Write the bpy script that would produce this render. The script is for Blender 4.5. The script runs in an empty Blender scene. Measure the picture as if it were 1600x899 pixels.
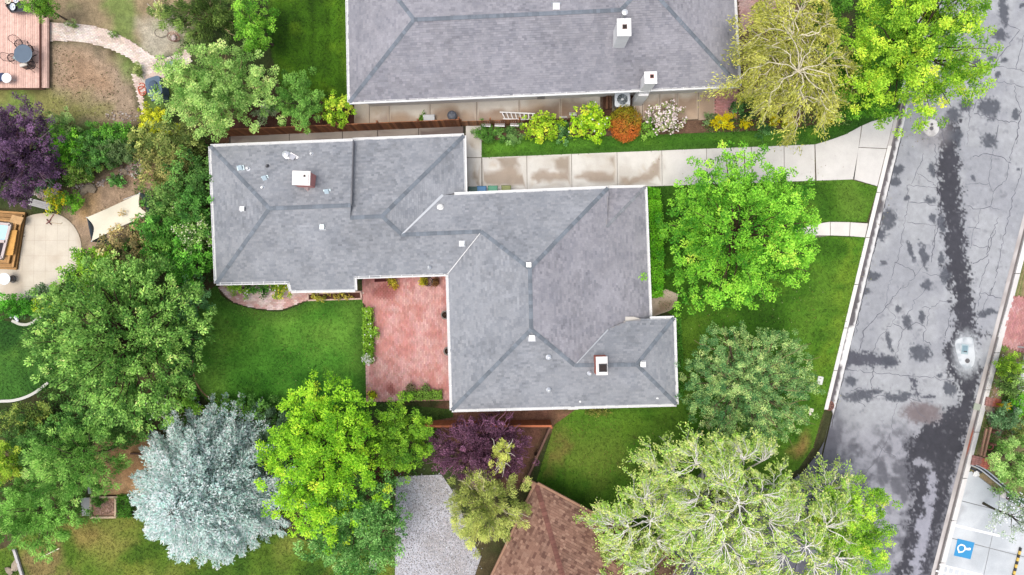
import bpy, math, random
import numpy as np
from mathutils import Vector, geometry

# ---------------------------------------------------------------- camera, sky, sun, exposure
H = 42.67                      # drone height over the ground, metres
FPX = 1066.7                   # focal length in pixels of a 1600 pixel wide picture
sc = bpy.context.scene
col = sc.collection
cam_d = bpy.data.cameras.new("camera")
cam = bpy.data.objects.new("camera", cam_d)
col.objects.link(cam)
cam_d.sensor_width = 36.0
cam_d.lens = 36.0 * FPX / 1600.0
cam_d.clip_start = 0.5
cam_d.clip_end = 2000.0
cam.location = (0, 0, H)
sc.camera = cam

SUN_EL, SUN_AZ = 78.0, -120.0   # azimuth from +Y towards +X, degrees
w = bpy.data.worlds.new("World")
sc.world = w
w.use_nodes = True
nt = w.node_tree
sky = nt.nodes.new("ShaderNodeTexSky")
sky.sky_type = 'NISHITA'
sky.sun_disc = False
sky.sun_elevation = math.radians(SUN_EL)
sky.sun_rotation = math.radians(SUN_AZ)
sky.air_density = 1.0
sky.dust_density = 4.0
sky.ozone_density = 1.0
bg = nt.nodes["Background"]
bg.inputs[1].default_value = 0.15
hs = nt.nodes.new("ShaderNodeHueSaturation")          # thin even overcast: a paler sky
hs.inputs["Saturation"].default_value = 0.55
nt.links.new(sky.outputs[0], hs.inputs["Color"])
nt.links.new(hs.outputs[0], bg.inputs[0])
sl = bpy.data.lights.new("sun", 'SUN')
sl.energy = 0.8
sl.angle = math.radians(30)
sl.color = (1.0, 0.93, 0.84)
so = bpy.data.objects.new("sun", sl)
col.objects.link(so)
_d = Vector((math.sin(math.radians(SUN_AZ)) * math.cos(math.radians(SUN_EL)), math.cos(math.radians(SUN_AZ)) * math.cos(math.radians(SUN_EL)), math.sin(math.radians(SUN_EL))))
so.rotation_euler = _d.to_track_quat('Z', 'Y').to_euler()
so.location = _d * 80
sc.view_settings.view_transform = 'Standard'
sc.view_settings.look = 'None'
sc.view_settings.gamma = 1.0
sc.view_settings.exposure = 1.27
sc.cycles.max_bounces = 10
sc.cycles.diffuse_bounces = 6
sc.cycles.transmission_bounces = 6
sc.cycles.transparent_max_bounces = 6

# ---------------------------------------------------------------- small helpers
rng = np.random.default_rng(7)
random.seed(7)
ORG = {}
GAIN = 1.9

def W(px, py, z=0.0):
    """Pixel of the 1600x899 photograph and a height -> point of the place."""
    k = (H - z) / FPX
    return np.array(((px - 800.0) * k, (449.5 - py) * k, z))

def T(px, py, zt, z0=0.0):
    """Where a thing stands whose top, at height zt, is seen at the pixel."""
    p = W(px, py, zt); p[2] = z0
    return p

def WS(pts, z=0.0):
    return np.array([W(p[0], p[1], p[2] if len(p) > 2 else z) for p in pts])

def lin(c):
    c = np.asarray(c, float) / 255.0
    return np.where(c <= 0.04045, c / 12.92, ((c + 0.055) / 1.055) ** 2.4)

def A(r, g, b, gain=None):
    """A surface colour as it photographs (0-255) -> base colour."""
    return np.clip(lin((r, g, b)) / (gain or GAIN), 0.003, 0.82)

def hash2(ix, iy, seed):
    h = (ix.astype(np.int64) * 374761393 + iy.astype(np.int64) * 668265263 + seed * 982451653) & 0xFFFFFFFF
    h = ((h ^ (h >> 13)) * 1274126177) & 0xFFFFFFFF
    return ((h ^ (h >> 16)) & 0xFFFF) / 65535.0

def vnoise(x, y, seed=0):
    x = np.asarray(x, float); y = np.asarray(y, float)
    ix = np.floor(x); iy = np.floor(y)
    fx = x - ix; fy = y - iy
    fx = fx * fx * (3 - 2 * fx); fy = fy * fy * (3 - 2 * fy)
    a = hash2(ix, iy, seed); b = hash2(ix + 1, iy, seed); c = hash2(ix, iy + 1, seed); d = hash2(ix + 1, iy + 1, seed)
    return (a * (1 - fx) + b * fx) * (1 - fy) + (c * (1 - fx) + d * fx) * fy

def fbm(x, y, s=1.0, o=4, seed=0):
    t = 0; n = 0; a = 1.0
    for i in range(o):
        t = t + a * vnoise(np.asarray(x) * s + 17.3 * i, np.asarray(y) * s - 9.1 * i, seed + i)
        n += a; a *= 0.55; s *= 2.05
    return t / n

def sstep(a, b, x):
    t = np.clip((x - a) / (b - a), 0, 1)
    return t * t * (3 - 2 * t)

def mixc(a, b, t):
    t = np.asarray(t)[..., None]
    return np.asarray(a) * (1 - t) + np.asarray(b) * t

def inpoly(x, y, P):
    P = np.asarray(P)[:, :2]
    r = np.zeros(np.shape(x), bool)
    j = len(P) - 1
    for i in range(len(P)):
        xi, yi = P[i]; xj, yj = P[j]
        if yi != yj:
            r ^= ((yi > y) != (yj > y)) & (x < (xj - xi) * (y - yi) / (yj - yi) + xi)
        j = i
    return r

def edgedist(x, y, P, closed=True):
    P = np.asarray(P)[:, :2]
    d = np.full(np.shape(x), 1e9)
    n = len(P)
    for i in range(n if closed else n - 1):
        a = P[i]; b = P[(i + 1) % n]
        ab = b - a; L = max(ab @ ab, 1e-12)
        t = np.clip(((x - a[0]) * ab[0] + (y - a[1]) * ab[1]) / L, 0, 1)
        d = np.minimum(d, np.hypot(x - a[0] - t * ab[0], y - a[1] - t * ab[1]))
    return d

def sdist(x, y, P):
    d = edgedist(x, y, P)
    return np.where(inpoly(x, y, P), d, -d)

def spl(pts, n=6, closed=True):
    P = np.asarray(pts, float); m = len(P); out = []
    for i in range(m if closed else m - 1):
        if closed:
            p0, p1, p2, p3 = P[i - 1], P[i], P[(i + 1) % m], P[(i + 2) % m]
        else:
            p0, p1, p2, p3 = P[max(i - 1, 0)], P[i], P[i + 1], P[min(i + 2, m - 1)]
        for k in range(n):
            t = k / n
            out.append(0.5 * ((2 * p1) + (p2 - p0) * t + (2 * p0 - 5 * p1 + 4 * p2 - p3) * t * t + (3 * p1 - p0 - 3 * p2 + p3) * t ** 3))
    if not closed:
        out.append(P[-1])
    return np.array(out)

# ---------------------------------------------------------------- materials
MATS = {}
def M(name, base=None, rough=0.85, fine=(30, 0.12), mid=(3, 0.12), bump=None, metal=0.0, spec=0.3, trans=0.0):
    """Base colour (or the mesh's own colour attribute) varied by two noises; optional bump, translucency."""
    if name in MATS:
        return MATS[name]
    m = bpy.data.materials.new(name); MATS[name] = m
    m.use_nodes = True
    t = m.node_tree; N = t.nodes; L = t.links
    p = N["Principled BSDF"]; out = N["Material Output"]
    geo = N.new("ShaderNodeNewGeometry")
    if base is None:
        c = N.new("ShaderNodeAttribute"); c.attribute_name = "Col"; c = c.outputs["Color"]
    else:
        c = N.new("ShaderNodeRGB"); c.outputs[0].default_value = (*[float(v) for v in base], 1); c = c.outputs[0]
    for sca, amt in (fine, mid):
        if amt <= 0:
            continue
        n = N.new("ShaderNodeTexNoise"); n.inputs["Scale"].default_value = sca; n.inputs["Detail"].default_value = 4
        L.new(geo.outputs["Position"], n.inputs["Vector"])
        mr = N.new("ShaderNodeMapRange"); mr.inputs[1].default_value = 0.3; mr.inputs[2].default_value = 0.7
        mr.inputs[3].default_value = 1 - amt; mr.inputs[4].default_value = 1 + amt
        L.new(n.outputs[0], mr.inputs[0])
        mx = N.new("ShaderNodeVectorMath"); mx.operation = 'SCALE'
        L.new(c, mx.inputs[0]); L.new(mr.outputs[0], mx.inputs["Scale"]); c = mx.outputs[0]
    L.new(c, p.inputs["Base Color"])
    p.inputs["Roughness"].default_value = rough
    p.inputs["Metallic"].default_value = metal
    p.inputs["Specular IOR Level"].default_value = spec
    if bump:
        n = N.new("ShaderNodeTexNoise"); n.inputs["Scale"].default_value = bump[0]; n.inputs["Detail"].default_value = 3
        L.new(geo.outputs["Position"], n.inputs["Vector"])
        b = N.new("ShaderNodeBump"); b.inputs["Strength"].default_value = bump[1]; b.inputs["Distance"].default_value = bump[2]
        L.new(n.outputs[0], b.inputs["Height"]); L.new(b.outputs[0], p.inputs["Normal"])
    if trans > 0:
        tr = N.new("ShaderNodeBsdfTranslucent"); L.new(c, tr.inputs["Color"])
        ms = N.new("ShaderNodeMixShader"); ms.inputs[0].default_value = trans
        L.new(p.outputs[0], ms.inputs[1]); L.new(tr.outputs[0], ms.inputs[2]); L.new(ms.outputs[0], out.inputs[0])
    return m

LEAF = M("leaf", None, 0.6, (60, 0.0), (1.5, 0.08), spec=0.22, trans=0.45)
GRASS = M("grass_blade", None, 0.7, (60, 0.0), (1.5, 0.08), spec=0.2, trans=0.3)
BARK = M("bark", None, 0.9, (18, 0.3), (3, 0.2), spec=0.1)
TURF = M("turf", None, 0.95, (22, 0.35), (3.5, 0.16), bump=(30, 0.5, 0.05), spec=0.1)
SOIL = M("soil", None, 0.95, (14, 0.25), (2.5, 0.2), bump=(20, 0.6, 0.06), spec=0.1)
CONC = M("concrete", None, 0.85, (22, 0.05), (1.3, 0.06), bump=(60, 0.15, 0.01), spec=0.25)
ASPH = M("asphalt", None, 0.9, (40, 0.2), (2.2, 0.08), bump=(70, 0.4, 0.015), spec=0.12)
SHIN = M("shingle_grit", None, 0.9, (45, 0.16), (1.1, 0.07), spec=0.15)
BRICK = M("brick", None, 0.9, (30, 0.14), (2.5, 0.08), spec=0.15)
WOOD = M("wood", None, 0.75, (25, 0.15), (4, 0.12), spec=0.2)
PAINT = M("paint", None, 0.55, (14, 0.04), (2.0, 0.05), spec=0.35)
METAL = M("metal", None, 0.4, (20, 0.06), (3, 0.06), metal=0.6, spec=0.5)
STONE = M("stone", None, 0.9, (16, 0.2), (4, 0.12), spec=0.2)
CLOTH = M("cloth", None, 0.9, (14, 0.05), (1.2, 0.05), spec=0.1)
WATER = M("tub_water", (0.25, 0.45, 0.55), 0.08, (5, 0.05), (2, 0.1), bump=(7, 0.3, 0.02), spec=0.6)

# ---------------------------------------------------------------- objects
def tag(o, label=None, cat=None, group=None, kind=None):
    for k, v in (("label", label), ("category", cat), ("group", group), ("kind", kind)):
        if v:
            o[k] = v
    return o

def thing(name, label, cat, loc, group=None):
    o = bpy.data.objects.new(name, None)
    o.empty_display_size = 0.2
    col.objects.link(o)
    o.location = [float(v) for v in loc]
    ORG[o.name] = np.array(loc, float)
    return tag(o, label, cat, group)

def link_mesh(name, me, mat, parent, org, kind, label, cat, group):
    o = bpy.data.objects.new(name, me)
    col.objects.link(o)
    me.materials.append(mat)
    if parent is not None:
        o.parent = parent
        ORG[o.name] = ORG[parent.name]
    else:
        o.location = [float(v) for v in org]
        ORG[o.name] = np.asarray(org, float)
    return tag(o, label, cat, group, kind)

def put_cols(me, C):
    C = np.asarray(C, np.float32)
    a = me.color_attributes.new("Col", 'FLOAT_COLOR', 'POINT')
    d = np.ones((len(C), 4), np.float32); d[:, :3] = C
    a.data.foreach_set("color", d.ravel())

def mesh(name, V, F, mat, parent=None, org=None, C=None, kind=None, label=None, cat=None, group=None, smooth=False):
    V = np.asarray(V, float)
    if parent is not None:
        o0 = ORG[parent.name]
    else:
        if org is None:
            org = np.array((V[:, 0].mean(), V[:, 1].mean(), V[:, 2].min()))
        o0 = np.asarray(org, float)
    me = bpy.data.meshes.new(name)
    me.from_pydata((V - o0).tolist(), [], [list(map(int, f)) for f in F])
    if C is not None:
        C = np.asarray(C, float)
        if C.ndim == 1:
            C = np.tile(C, (len(V), 1))
        put_cols(me, C)
    if smooth:
        me.polygons.foreach_set("use_smooth", np.ones(len(me.polygons), bool))
    me.update()
    return link_mesh(name, me, mat, parent, o0, kind, label, cat, group)

def fast(name, V, k, mat, parent=None, org=None, C=None, kind=None, label=None, cat=None, group=None):
    """V: N*k points, every k points one separate face. C: one colour per face."""
    V = np.asarray(V, np.float32).reshape(-1, 3)
    o0 = ORG[parent.name] if parent is not None else np.asarray(org, float)
    n = len(V); f = n // k
    me = bpy.data.meshes.new(name)
    me.vertices.add(n); me.vertices.foreach_set("co", (V - o0.astype(np.float32)).ravel())
    me.loops.add(n); me.loops.foreach_set("vertex_index", np.arange(n, dtype=np.int32))
    me.polygons.add(f); me.polygons.foreach_set("loop_start", np.arange(0, n, k, dtype=np.int32))
    put_cols(me, np.repeat(np.asarray(C, np.float32), k, axis=0))
    me.update(calc_edges=True)
    return link_mesh(name, me, mat, parent, o0, kind, label, cat, group)

class MB:
    """Collects shapes for ONE mesh."""
    def __init__(s):
        s.V = []; s.F = []; s.C = []; s.n = 0
    def add(s, V, F, c=(0.5, 0.5, 0.5)):
        V = np.asarray(V, float)
        s.V.append(V); s.F += [[i + s.n for i in f] for f in F]; s.n += len(V)
        c = np.asarray(c, float)
        s.C.append(np.tile(c, (len(V), 1)) if c.ndim == 1 else c)
        return s
    def build(s, name, mat, parent=None, **kw):
        return mesh(name, np.vstack(s.V), s.F, mat, parent, C=np.vstack(s.C), **kw)

BOXF = [(0, 3, 2, 1), (4, 5, 6, 7), (0, 1, 5, 4), (1, 2, 6, 5), (2, 3, 7, 6), (3, 0, 4, 7)]
def box(c, s, rz=0.0, taper=1.0):
    """Box standing on c (its base centre)."""
    x, y, z = s[0] / 2, s[1] / 2, s[2]
    P = np.array([(-x, -y, 0), (x, -y, 0), (x, y, 0), (-x, y, 0), (-x * taper, -y * taper, z), (x * taper, -y * taper, z), (x * taper, y * taper, z), (-x * taper, y * taper, z)])
    return rot(P, rz) + np.asarray(c, float), BOXF

def rot(P, a):
    ca, sa = math.cos(a), math.sin(a)
    Q = np.array(P, float); x = Q[:, 0].copy(); y = Q[:, 1].copy()
    Q[:, 0] = ca * x - sa * y; Q[:, 1] = sa * x + ca * y
    return Q

def beam(a, b, wd, ht, up=(0, 0, 1)):
    """Rectangular bar from a to b, wd across, ht along up."""
    a = np.asarray(a, float); b = np.asarray(b, float); d = b - a
    d = d / max(np.linalg.norm(d), 1e-9); up = np.asarray(up, float)
    s = np.cross(d, up)
    if np.linalg.norm(s) < 1e-6:
        s = np.cross(d, (1.0, 0, 0))
    s = s / np.linalg.norm(s); u = np.cross(s, d)
    P = []
    for q in (a, b):
        for i, j in ((-1, -1), (1, -1), (1, 1), (-1, 1)):
            P.append(q + s * wd / 2 * i + u * ht / 2 * j)
    return np.array(P), [(0, 1, 2, 3), (7, 6, 5, 4), (0, 4, 5, 1), (1, 5, 6, 2), (2, 6, 7, 3), (3, 7, 4, 0)]

def tube(path, rad, n=6, cap=True):
    P = np.asarray(path, float); m = len(P)
    R = np.broadcast_to(np.asarray(rad, float), (m,))
    T = np.gradient(P, axis=0); T /= np.maximum(np.linalg.norm(T, axis=1), 1e-9)[:, None]
    ref = np.array((0.31, 0.17, 0.93)) if abs(T[0, 2]) < 0.8 else np.array((0.93, 0.31, 0.1))
    V = []
    for i in range(m):
        s = np.cross(T[i], ref); s /= max(np.linalg.norm(s), 1e-9); u = np.cross(s, T[i])
        for k in range(n):
            a = 2 * math.pi * k / n
            V.append(P[i] + R[i] * (math.cos(a) * s + math.sin(a) * u))
    F = [(i * n + k, i * n + (k + 1) % n, (i + 1) * n + (k + 1) % n, (i + 1) * n + k) for i in range(m - 1) for k in range(n)]
    if cap:
        F += [tuple(range(n - 1, -1, -1)), tuple(range((m - 1) * n, m * n))]
    return np.array(V), F

def lathe(prof, c, n=16, rx=1.0, ry=1.0, rz=0.0):
    V = []
    for r, z in prof:
        for k in range(n):
            a = 2 * math.pi * k / n
            V.append((r * rx * math.cos(a), r * ry * math.sin(a), z))
    m = len(prof)
    F = [(i * n + k, i * n + (k + 1) % n, (i + 1) * n + (k + 1) % n, (i + 1) * n + k) for i in range(m - 1) for k in range(n)]
    F += [tuple(range(n - 1, -1, -1)), tuple(range((m - 1) * n, m * n))]
    return rot(np.array(V), rz) + np.asarray(c, float), F

def prism(P, z0, z1):
    """P: outline, xy; counter-clockwise or not."""
    P = np.asarray(P, float)[:, :2]; n = len(P)
    if 0.5 * np.sum(P[:, 0] * np.roll(P[:, 1], -1) - np.roll(P[:, 0], -1) * P[:, 1]) < 0:
        P = P[::-1]
    V = np.vstack([np.c_[P, np.full(n, z0)], np.c_[P, np.full(n, z1)]])
    F = [tuple(range(n - 1, -1, -1)), tuple(range(n, 2 * n))] + [(i, (i + 1) % n, n + (i + 1) % n, n + i) for i in range(n)]
    return V, F

OCT_F = [(0, 2, 4), (2, 1, 4), (1, 3, 4), (3, 0, 4), (2, 0, 5), (1, 2, 5), (3, 1, 5), (0, 3, 5)]
def rock(c, s, r=None):
    """A lumpy stone of 18 points."""
    g = r or random
    V = []; n = 6
    for z, rr in ((-0.25, 0.85), (0.15, 1.0), (0.45, 0.62)):
        for k in range(n):
            a = 2 * math.pi * (k + 0.5 * (z > 0)) / n
            q = rr * g.uniform(0.82, 1.15)
            V.append((q * math.cos(a) * s[0], q * math.sin(a) * s[1], (z + g.uniform(-.06, .06)) * s[2]))
    F = [(i * n + k, i * n + (k + 1) % n, (i + 1) * n + (k + 1) % n, (i + 1) * n + k) for i in range(2) for k in range(n)]
    F += [tuple(range(n - 1, -1, -1)), tuple(range(2 * n, 3 * n))]
    return rot(np.array(V), g.uniform(0, 6.28)) + np.asarray(c, float), F

def pebbles(name, P, smin, smax, cols, mat, **kw):
    """Many small 6-point stones as one mesh."""
    n = len(P); s = rng.uniform(smin, smax, n)
    B = np.array([(1, 0, 0), (-1, 0, 0), (0, 1, 0), (0, -1, 0), (0, 0, .6), (0, 0, -.6)], float)
    V = B[None] * rng.uniform(.7, 1.3, (n, 6, 1)) * s[:, None, None]
    a = rng.uniform(0, 6.28, n); ca, sa = np.cos(a)[:, None], np.sin(a)[:, None]
    X = V[:, :, 0] * ca - V[:, :, 1] * sa; Y = V[:, :, 0] * sa + V[:, :, 1] * ca
    V = np.stack([X, Y, V[:, :, 2]], 2) + P[:, None, :]
    T = V[:, np.array(OCT_F)].reshape(-1, 3)
    return fast(name, T, 3, mat, C=np.repeat(cols, 8, axis=0), org=P.mean(0), **kw)

def sheet(name, poly, z, mat, colfn, res=0.5, kind='structure', parent=None, skirt=0.0, **kw):
    """A ground sheet: pixel outline, inner grid, colour from colfn(x, y, inside distance)."""
    P = WS(poly, z) if len(np.shape(poly)) == 2 and np.shape(poly)[1] == 2 else np.asarray(poly, float)
    P2 = P[:, :2]
    lo, hi = P2.min(0), P2.max(0)
    gx, gy = np.meshgrid(np.arange(lo[0] + res / 2, hi[0], res), np.arange(lo[1] + res / 2, hi[1], res))
    gx = gx.ravel() + rng.uniform(-.2, .2, gx.size) * res; gy = gy.ravel() + rng.uniform(-.2, .2, gy.size) * res
    k = sdist(gx, gy, P2) > res * 0.4
    pts = [Vector(p) for p in P2] + [Vector((x, y)) for x, y in zip(gx[k], gy[k])]
    vs, _e, fs, *_ = geometry.delaunay_2d_cdt(pts, [], [list(range(len(P2)))], 1, 1e-5)
    V = np.array([(v.x, v.y, z) for v in vs])
    C = colfn(V[:, 0], V[:, 1], edgedist(V[:, 0], V[:, 1], P2))
    F = []
    for f in fs:
        a, b, c = (V[i] for i in f[:3])
        F.append(f if (b[0] - a[0]) * (c[1] - a[1]) - (b[1] - a[1]) * (c[0] - a[0]) > 0 else f[::-1])
    if skirt > 0:
        if 0.5 * np.sum(P2[:, 0] * np.roll(P2[:, 1], -1) - np.roll(P2[:, 0], -1) * P2[:, 1]) < 0:
            P2 = P2[::-1]
        n = len(P2); b = len(V)
        V = np.vstack([V, np.c_[P2, np.full(n, z)], np.c_[P2, np.full(n, z - skirt)]])
        C = np.vstack([C, np.tile(C.mean(0) * 0.9, (2 * n, 1))])
        F = [list(f) for f in F] + [[b + n + i, b + n + (i + 1) % n, b + (i + 1) % n, b + i] for i in range(n)]
    return mesh(name, V, F, mat, parent, C=C, kind=kind, **kw)

def scatter(poly, n, edge=0.0):
    """n random xy points in a world outline."""
    P = np.asarray(poly)[:, :2]; lo, hi = P.min(0), P.max(0); out = np.zeros((0, 2))
    while len(out) < n:
        q = rng.uniform(lo, hi, (n * 2 + 50, 2))
        k = inpoly(q[:, 0], q[:, 1], P)
        if edge > 0:
            k &= edgedist(q[:, 0], q[:, 1], P) > edge
        out = np.vstack([out, q[k]])
    return out[:n]

def area(P):
    P = np.asarray(P)[:, :2]
    return abs(0.5 * np.sum(P[:, 0] * np.roll(P[:, 1], -1) - np.roll(P[:, 0], -1) * P[:, 1]))

# ================================================================ GROUND AND ROAD
def xl(y): return 1372 + (292 - y) * 0.2414      # outer edge of the kerb, west side of the street
def xr(y): return 1600 + (335 - y) * 0.2571      # asphalt edge, east side

def ground_col(x, y, d):
    x, y = x * .2, y * .2
    n = fbm(x, y, .25, 4, 3)
    return mixc(A(70, 66, 48), A(70, 92, 42), sstep(.4, .62, n))
sheet("ground", [(-24000, -24000), (25600, -24000), (25600, 24900), (-24000, 24900)], -0.2, SOIL, ground_col, res=28.0)

ZONES = [  # soft patches of bare soil, mulch and dry grass in the yards (pixel outline, colour, softness in metres)
    ([(76, -60), (300, -60), (305, 60), (290, 90), (240, 80), (150, 66), (76, 40)], (156, 138, 108), .5),
    ([(205, 40), (270, 20), (300, 70), (250, 100), (215, 75)], (186, 178, 158), .8),
    ([(76, 64), (150, 75), (195, 100), (212, 120), (225, 185), (120, 195), (76, 150)], (168, 148, 126), .6),
    ([(100, 85), (170, 95), (180, 140), (110, 150), (80, 120)], (166, 138, 112), .9),
    ([(-20, 140), (76, 140), (160, 165), (160, 185), (100, 200), (-20, 190)], (140, 138, 82), .8),
    ([(110, 300), (190, 262), (250, 290), (240, 350), (150, 400), (120, 370), (100, 350)], (170, 146, 122), .6),
    ([(115, 320), (150, 300), (150, 340), (125, 340)], (196, 160, 110), .7),
    ([(200, 245), (222, 238), (245, 265), (235, 285), (205, 285)], (170, 130, 110), .4),
    ([(700, 630), (872, 635), (862, 665), (820, 760), (790, 770), (690, 690), (665, 650)], (128, 92, 78), .4),
    ([(870, 640), (905, 640), (890, 665), (862, 668)], (150, 112, 90), .5),
    ([(560, 720), (625, 720), (630, 770), (600, 790), (560, 760)], (110, 70, 58), .4),
    ([(745, 185), (1330, 170), (1330, 195), (1100, 212), (745, 222)], (118, 92, 76), .3),
    ([(330, 180), (560, 160), (560, 205), (330, 225)], (100, 66, 56), .3),
    ([(145, 690), (235, 680), (235, 775), (145, 775)], (176, 140, 100), .25),
    ([(300, 450), (345, 450), (310, 500), (300, 560), (290, 560)], (128, 100, 76), .5),
    ([(1012, 290), (1050, 290), (1050, 470), (1012, 470)], (104, 84, 66), .3),
    ([(1140, -80), (1300, -80), (1290, 60), (1200, 190), (1150, 160)], (120, 98, 82), .6),
]
ZW = [(WS(p), A(*c), s) for p, c, s in ZONES]
def soil_col(x, y, d):
    n = fbm(x, y, .5, 4, 11)
    c = mixc(A(62, 74, 40), A(92, 82, 58), sstep(.42, .65, n))
    jx = (fbm(x, y, .9, 3, 21) - .5) * 1.6; jy = (fbm(x, y, .9, 3, 22) - .5) * 1.6
    for P, zc, s in ZW:
        c = mixc(c, zc, sstep(-s, s, sdist(x + jx * s * 1.5, y + jy * s * 1.5, P)))
    g = fbm(x, y, .45, 4, 31)                     # thin grass coming through the bare yard
    dry = inpoly(x, y, WS([(-60, -80), (310, -80), (310, 100), (235, 200), (-60, 210)]))
    c = np.where(dry[:, None], mixc(c, A(112, 140, 66), sstep(.5, .66, g) * .75), c)
    return c * (0.8 + 0.4 * fbm(x, y, 2.2, 3, 12))[:, None]
sheet("soil", [(-420, -300), (xl(-300) + 4, -300), (xl(645) + 4, 645), (1283, 670), (1272, 702), (1250, 735), (1180, 782), (1040, 846), (990, 905), (860, 1200), (-420, 1200)], -0.03, SOIL, soil_col, res=0.42)

# ---- lawns
def grass_on(P, dens, colfn, label, seed, ln=(.05, .12)):
    g = np.random.default_rng(seed)
    n = int(area(P) * dens)
    q = scatter(P, n); a = g.uniform(0, 6.28, n); L = g.uniform(*ln, n); wd = g.uniform(.02, .04, n)
    dx, dy = np.cos(a), np.sin(a)
    z = P[0][2]
    V = np.zeros((n, 3, 3))
    V[:, 0] = np.c_[q[:, 0] - dy * wd, q[:, 1] + dx * wd, np.full(n, z)]
    V[:, 1] = np.c_[q[:, 0] + dy * wd, q[:, 1] - dx * wd, np.full(n, z)]
    V[:, 2] = np.c_[q[:, 0] + dx * L, q[:, 1] + dy * L, z + L * g.uniform(.5, 1.0, n)]
    C = colfn(q[:, 0], q[:, 1], np.full(n, 9.0)) * g.uniform(.72, 1.5, (n, 1))
    return fast("grass", V, 3, GRASS, org=P.mean(0), C=np.clip(C, 0, .8), kind="stuff", label=label)

def lawn(poly, label, base, lite, dark, seed, stripe=None, edge=.5, brown=None, dens=110, z=0.0, rim=None):
    P = WS(poly, z)
    base, lite, dark = A(*base), A(*lite), A(*dark)
    def f(x, y, d):
        n = fbm(x, y, .32, 4, seed); m = fbm(x, y, 1.3, 3, seed + 5)
        c = mixc(base, lite, sstep(.48, .72, n)); c = mixc(c, dark, sstep(.5, .75, 1 - n))
        c = c * (.74 + .52 * m)[:, None]
        c = mixc(c, lite * (1.1, 1.02, .9), sstep(.6, .76, fbm(x, y, .8, 4, seed + 9)) * .6)
        if stripe:
            ang, wv, am = stripe
            s = np.sin((x * math.cos(ang) + y * math.sin(ang)) * 2 * math.pi / wv + 2.0 * fbm(x, y, .3, 2, seed + 3))
            c = c * (1 + am * s)[:, None]
        for bp, bc, bs in (brown or ()):
            t = sstep(-bs, bs, sdist(x + (m - .5) * 2 * bs * 2, y + (n - .5) * 2 * bs * 2, WS(bp)))
            c = mixc(c, A(*bc), t * .8)
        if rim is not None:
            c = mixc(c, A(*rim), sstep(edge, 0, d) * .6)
        return c
    sheet("lawn", P, z, TURF, f, res=.33)
    grass_on(P, dens, f, label, seed)

SIDE_LAWN = [(752, 222), (800, 216), (1000, 212), (1090, 208), (1200, 204), (1290, 194), (1340, 150), (1340, -120), (1465, -120), (xl(100), 100), (xl(178), 178), (1384, 184), (1362, 190), (1345, 197), (1322, 210), (1300, 218), (1272, 226), (1035, 235), (752, 247)]
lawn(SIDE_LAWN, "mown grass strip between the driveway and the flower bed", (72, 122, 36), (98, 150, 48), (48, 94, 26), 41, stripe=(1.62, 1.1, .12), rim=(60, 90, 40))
lawn([(1012, 292), (1330, 281), (1372, 292.5), (1354, 347), (1300, 346), (1240, 352), (1012, 352)], "mown grass between the driveway and the front walk", (78, 122, 34), (104, 142, 50), (58, 100, 28), 42, stripe=(0.4, 1.4, .07))
FRONT = [(1012, 352), (1240, 356), (1275, 369), (1352, 371), (xl(500), 500), (xl(640), 640), (1281, 662), (1270, 700), (1248, 732), (1178, 778), (1040, 842), (985, 899), (940, 899), (958, 828), (838, 752), (866, 664), (900, 640), (1056, 636), (1062, 500), (1030, 480), (1012, 470)]
lawn(FRONT, "front lawn grass around the trees by the street", (74, 120, 32), (98, 138, 44), (56, 96, 24), 43, stripe=(1.3, 1.6, .06),
     brown=[([(1232, 700), (1252, 680), (1262, 672), (1258, 695), (1240, 712)], (190, 150, 95), .3), ([(880, 670), (960, 660), (980, 720), (900, 750)], (112, 134, 52), 1.4), ([(850, 690), (880, 660), (880, 690), (850, 740)], (140, 120, 70), .8),
            ([(1330, 372), (1352, 372), (1290, 632), (1270, 632)], (120, 150, 46), .8)])
BACK = spl([(338, 447), (346, 462), (364, 474), (400, 484), (440, 487), (466, 478), (490, 468), (530, 468), (564, 467), (567, 490), (570, 560), (572, 640), (500, 655), (420, 645), (340, 634), (312, 612), (300, 570), (300, 530), (308, 490), (322, 462)], 4)
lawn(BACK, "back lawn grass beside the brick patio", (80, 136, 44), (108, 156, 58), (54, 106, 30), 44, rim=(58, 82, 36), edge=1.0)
lawn([(572, 628), (708, 640), (708, 652), (660, 660), (572, 650)], "narrow grass strip below the patio edge", (66, 92, 40), (84, 108, 50), (48, 72, 32), 45)
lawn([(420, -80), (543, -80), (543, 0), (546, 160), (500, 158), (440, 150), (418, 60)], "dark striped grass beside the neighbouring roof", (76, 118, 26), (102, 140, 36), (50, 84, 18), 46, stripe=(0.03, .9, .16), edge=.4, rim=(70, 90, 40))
lawn([(-120, 900), (25, 850), (70, 815), (160, 806), (230, 808), (430, 826), (480, 846), (617, 866), (617, 990), (-120, 990)], "patchy grass under the blue spruce", (92, 122, 40), (128, 138, 62), (62, 96, 30), 47,
     brown=[([(90, 820), (150, 815), (170, 835), (120, 850)], (164, 142, 84), .5), ([(30, 860), (90, 845), (95, 899), (30, 920)], (150, 128, 86), .5), ([(150, 812), (190, 812), (200, 850), (160, 850)], (150, 146, 76), .8)])
lawn(spl([(-60, 505), (40, 505), (70, 488), (100, 480), (120, 540), (95, 592), (74, 606), (52, 618), (20, 626), (-60, 628)], 4), "small round lawn grass under the big dense tree", (70, 116, 44), (92, 136, 56), (48, 88, 34), 48)

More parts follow.
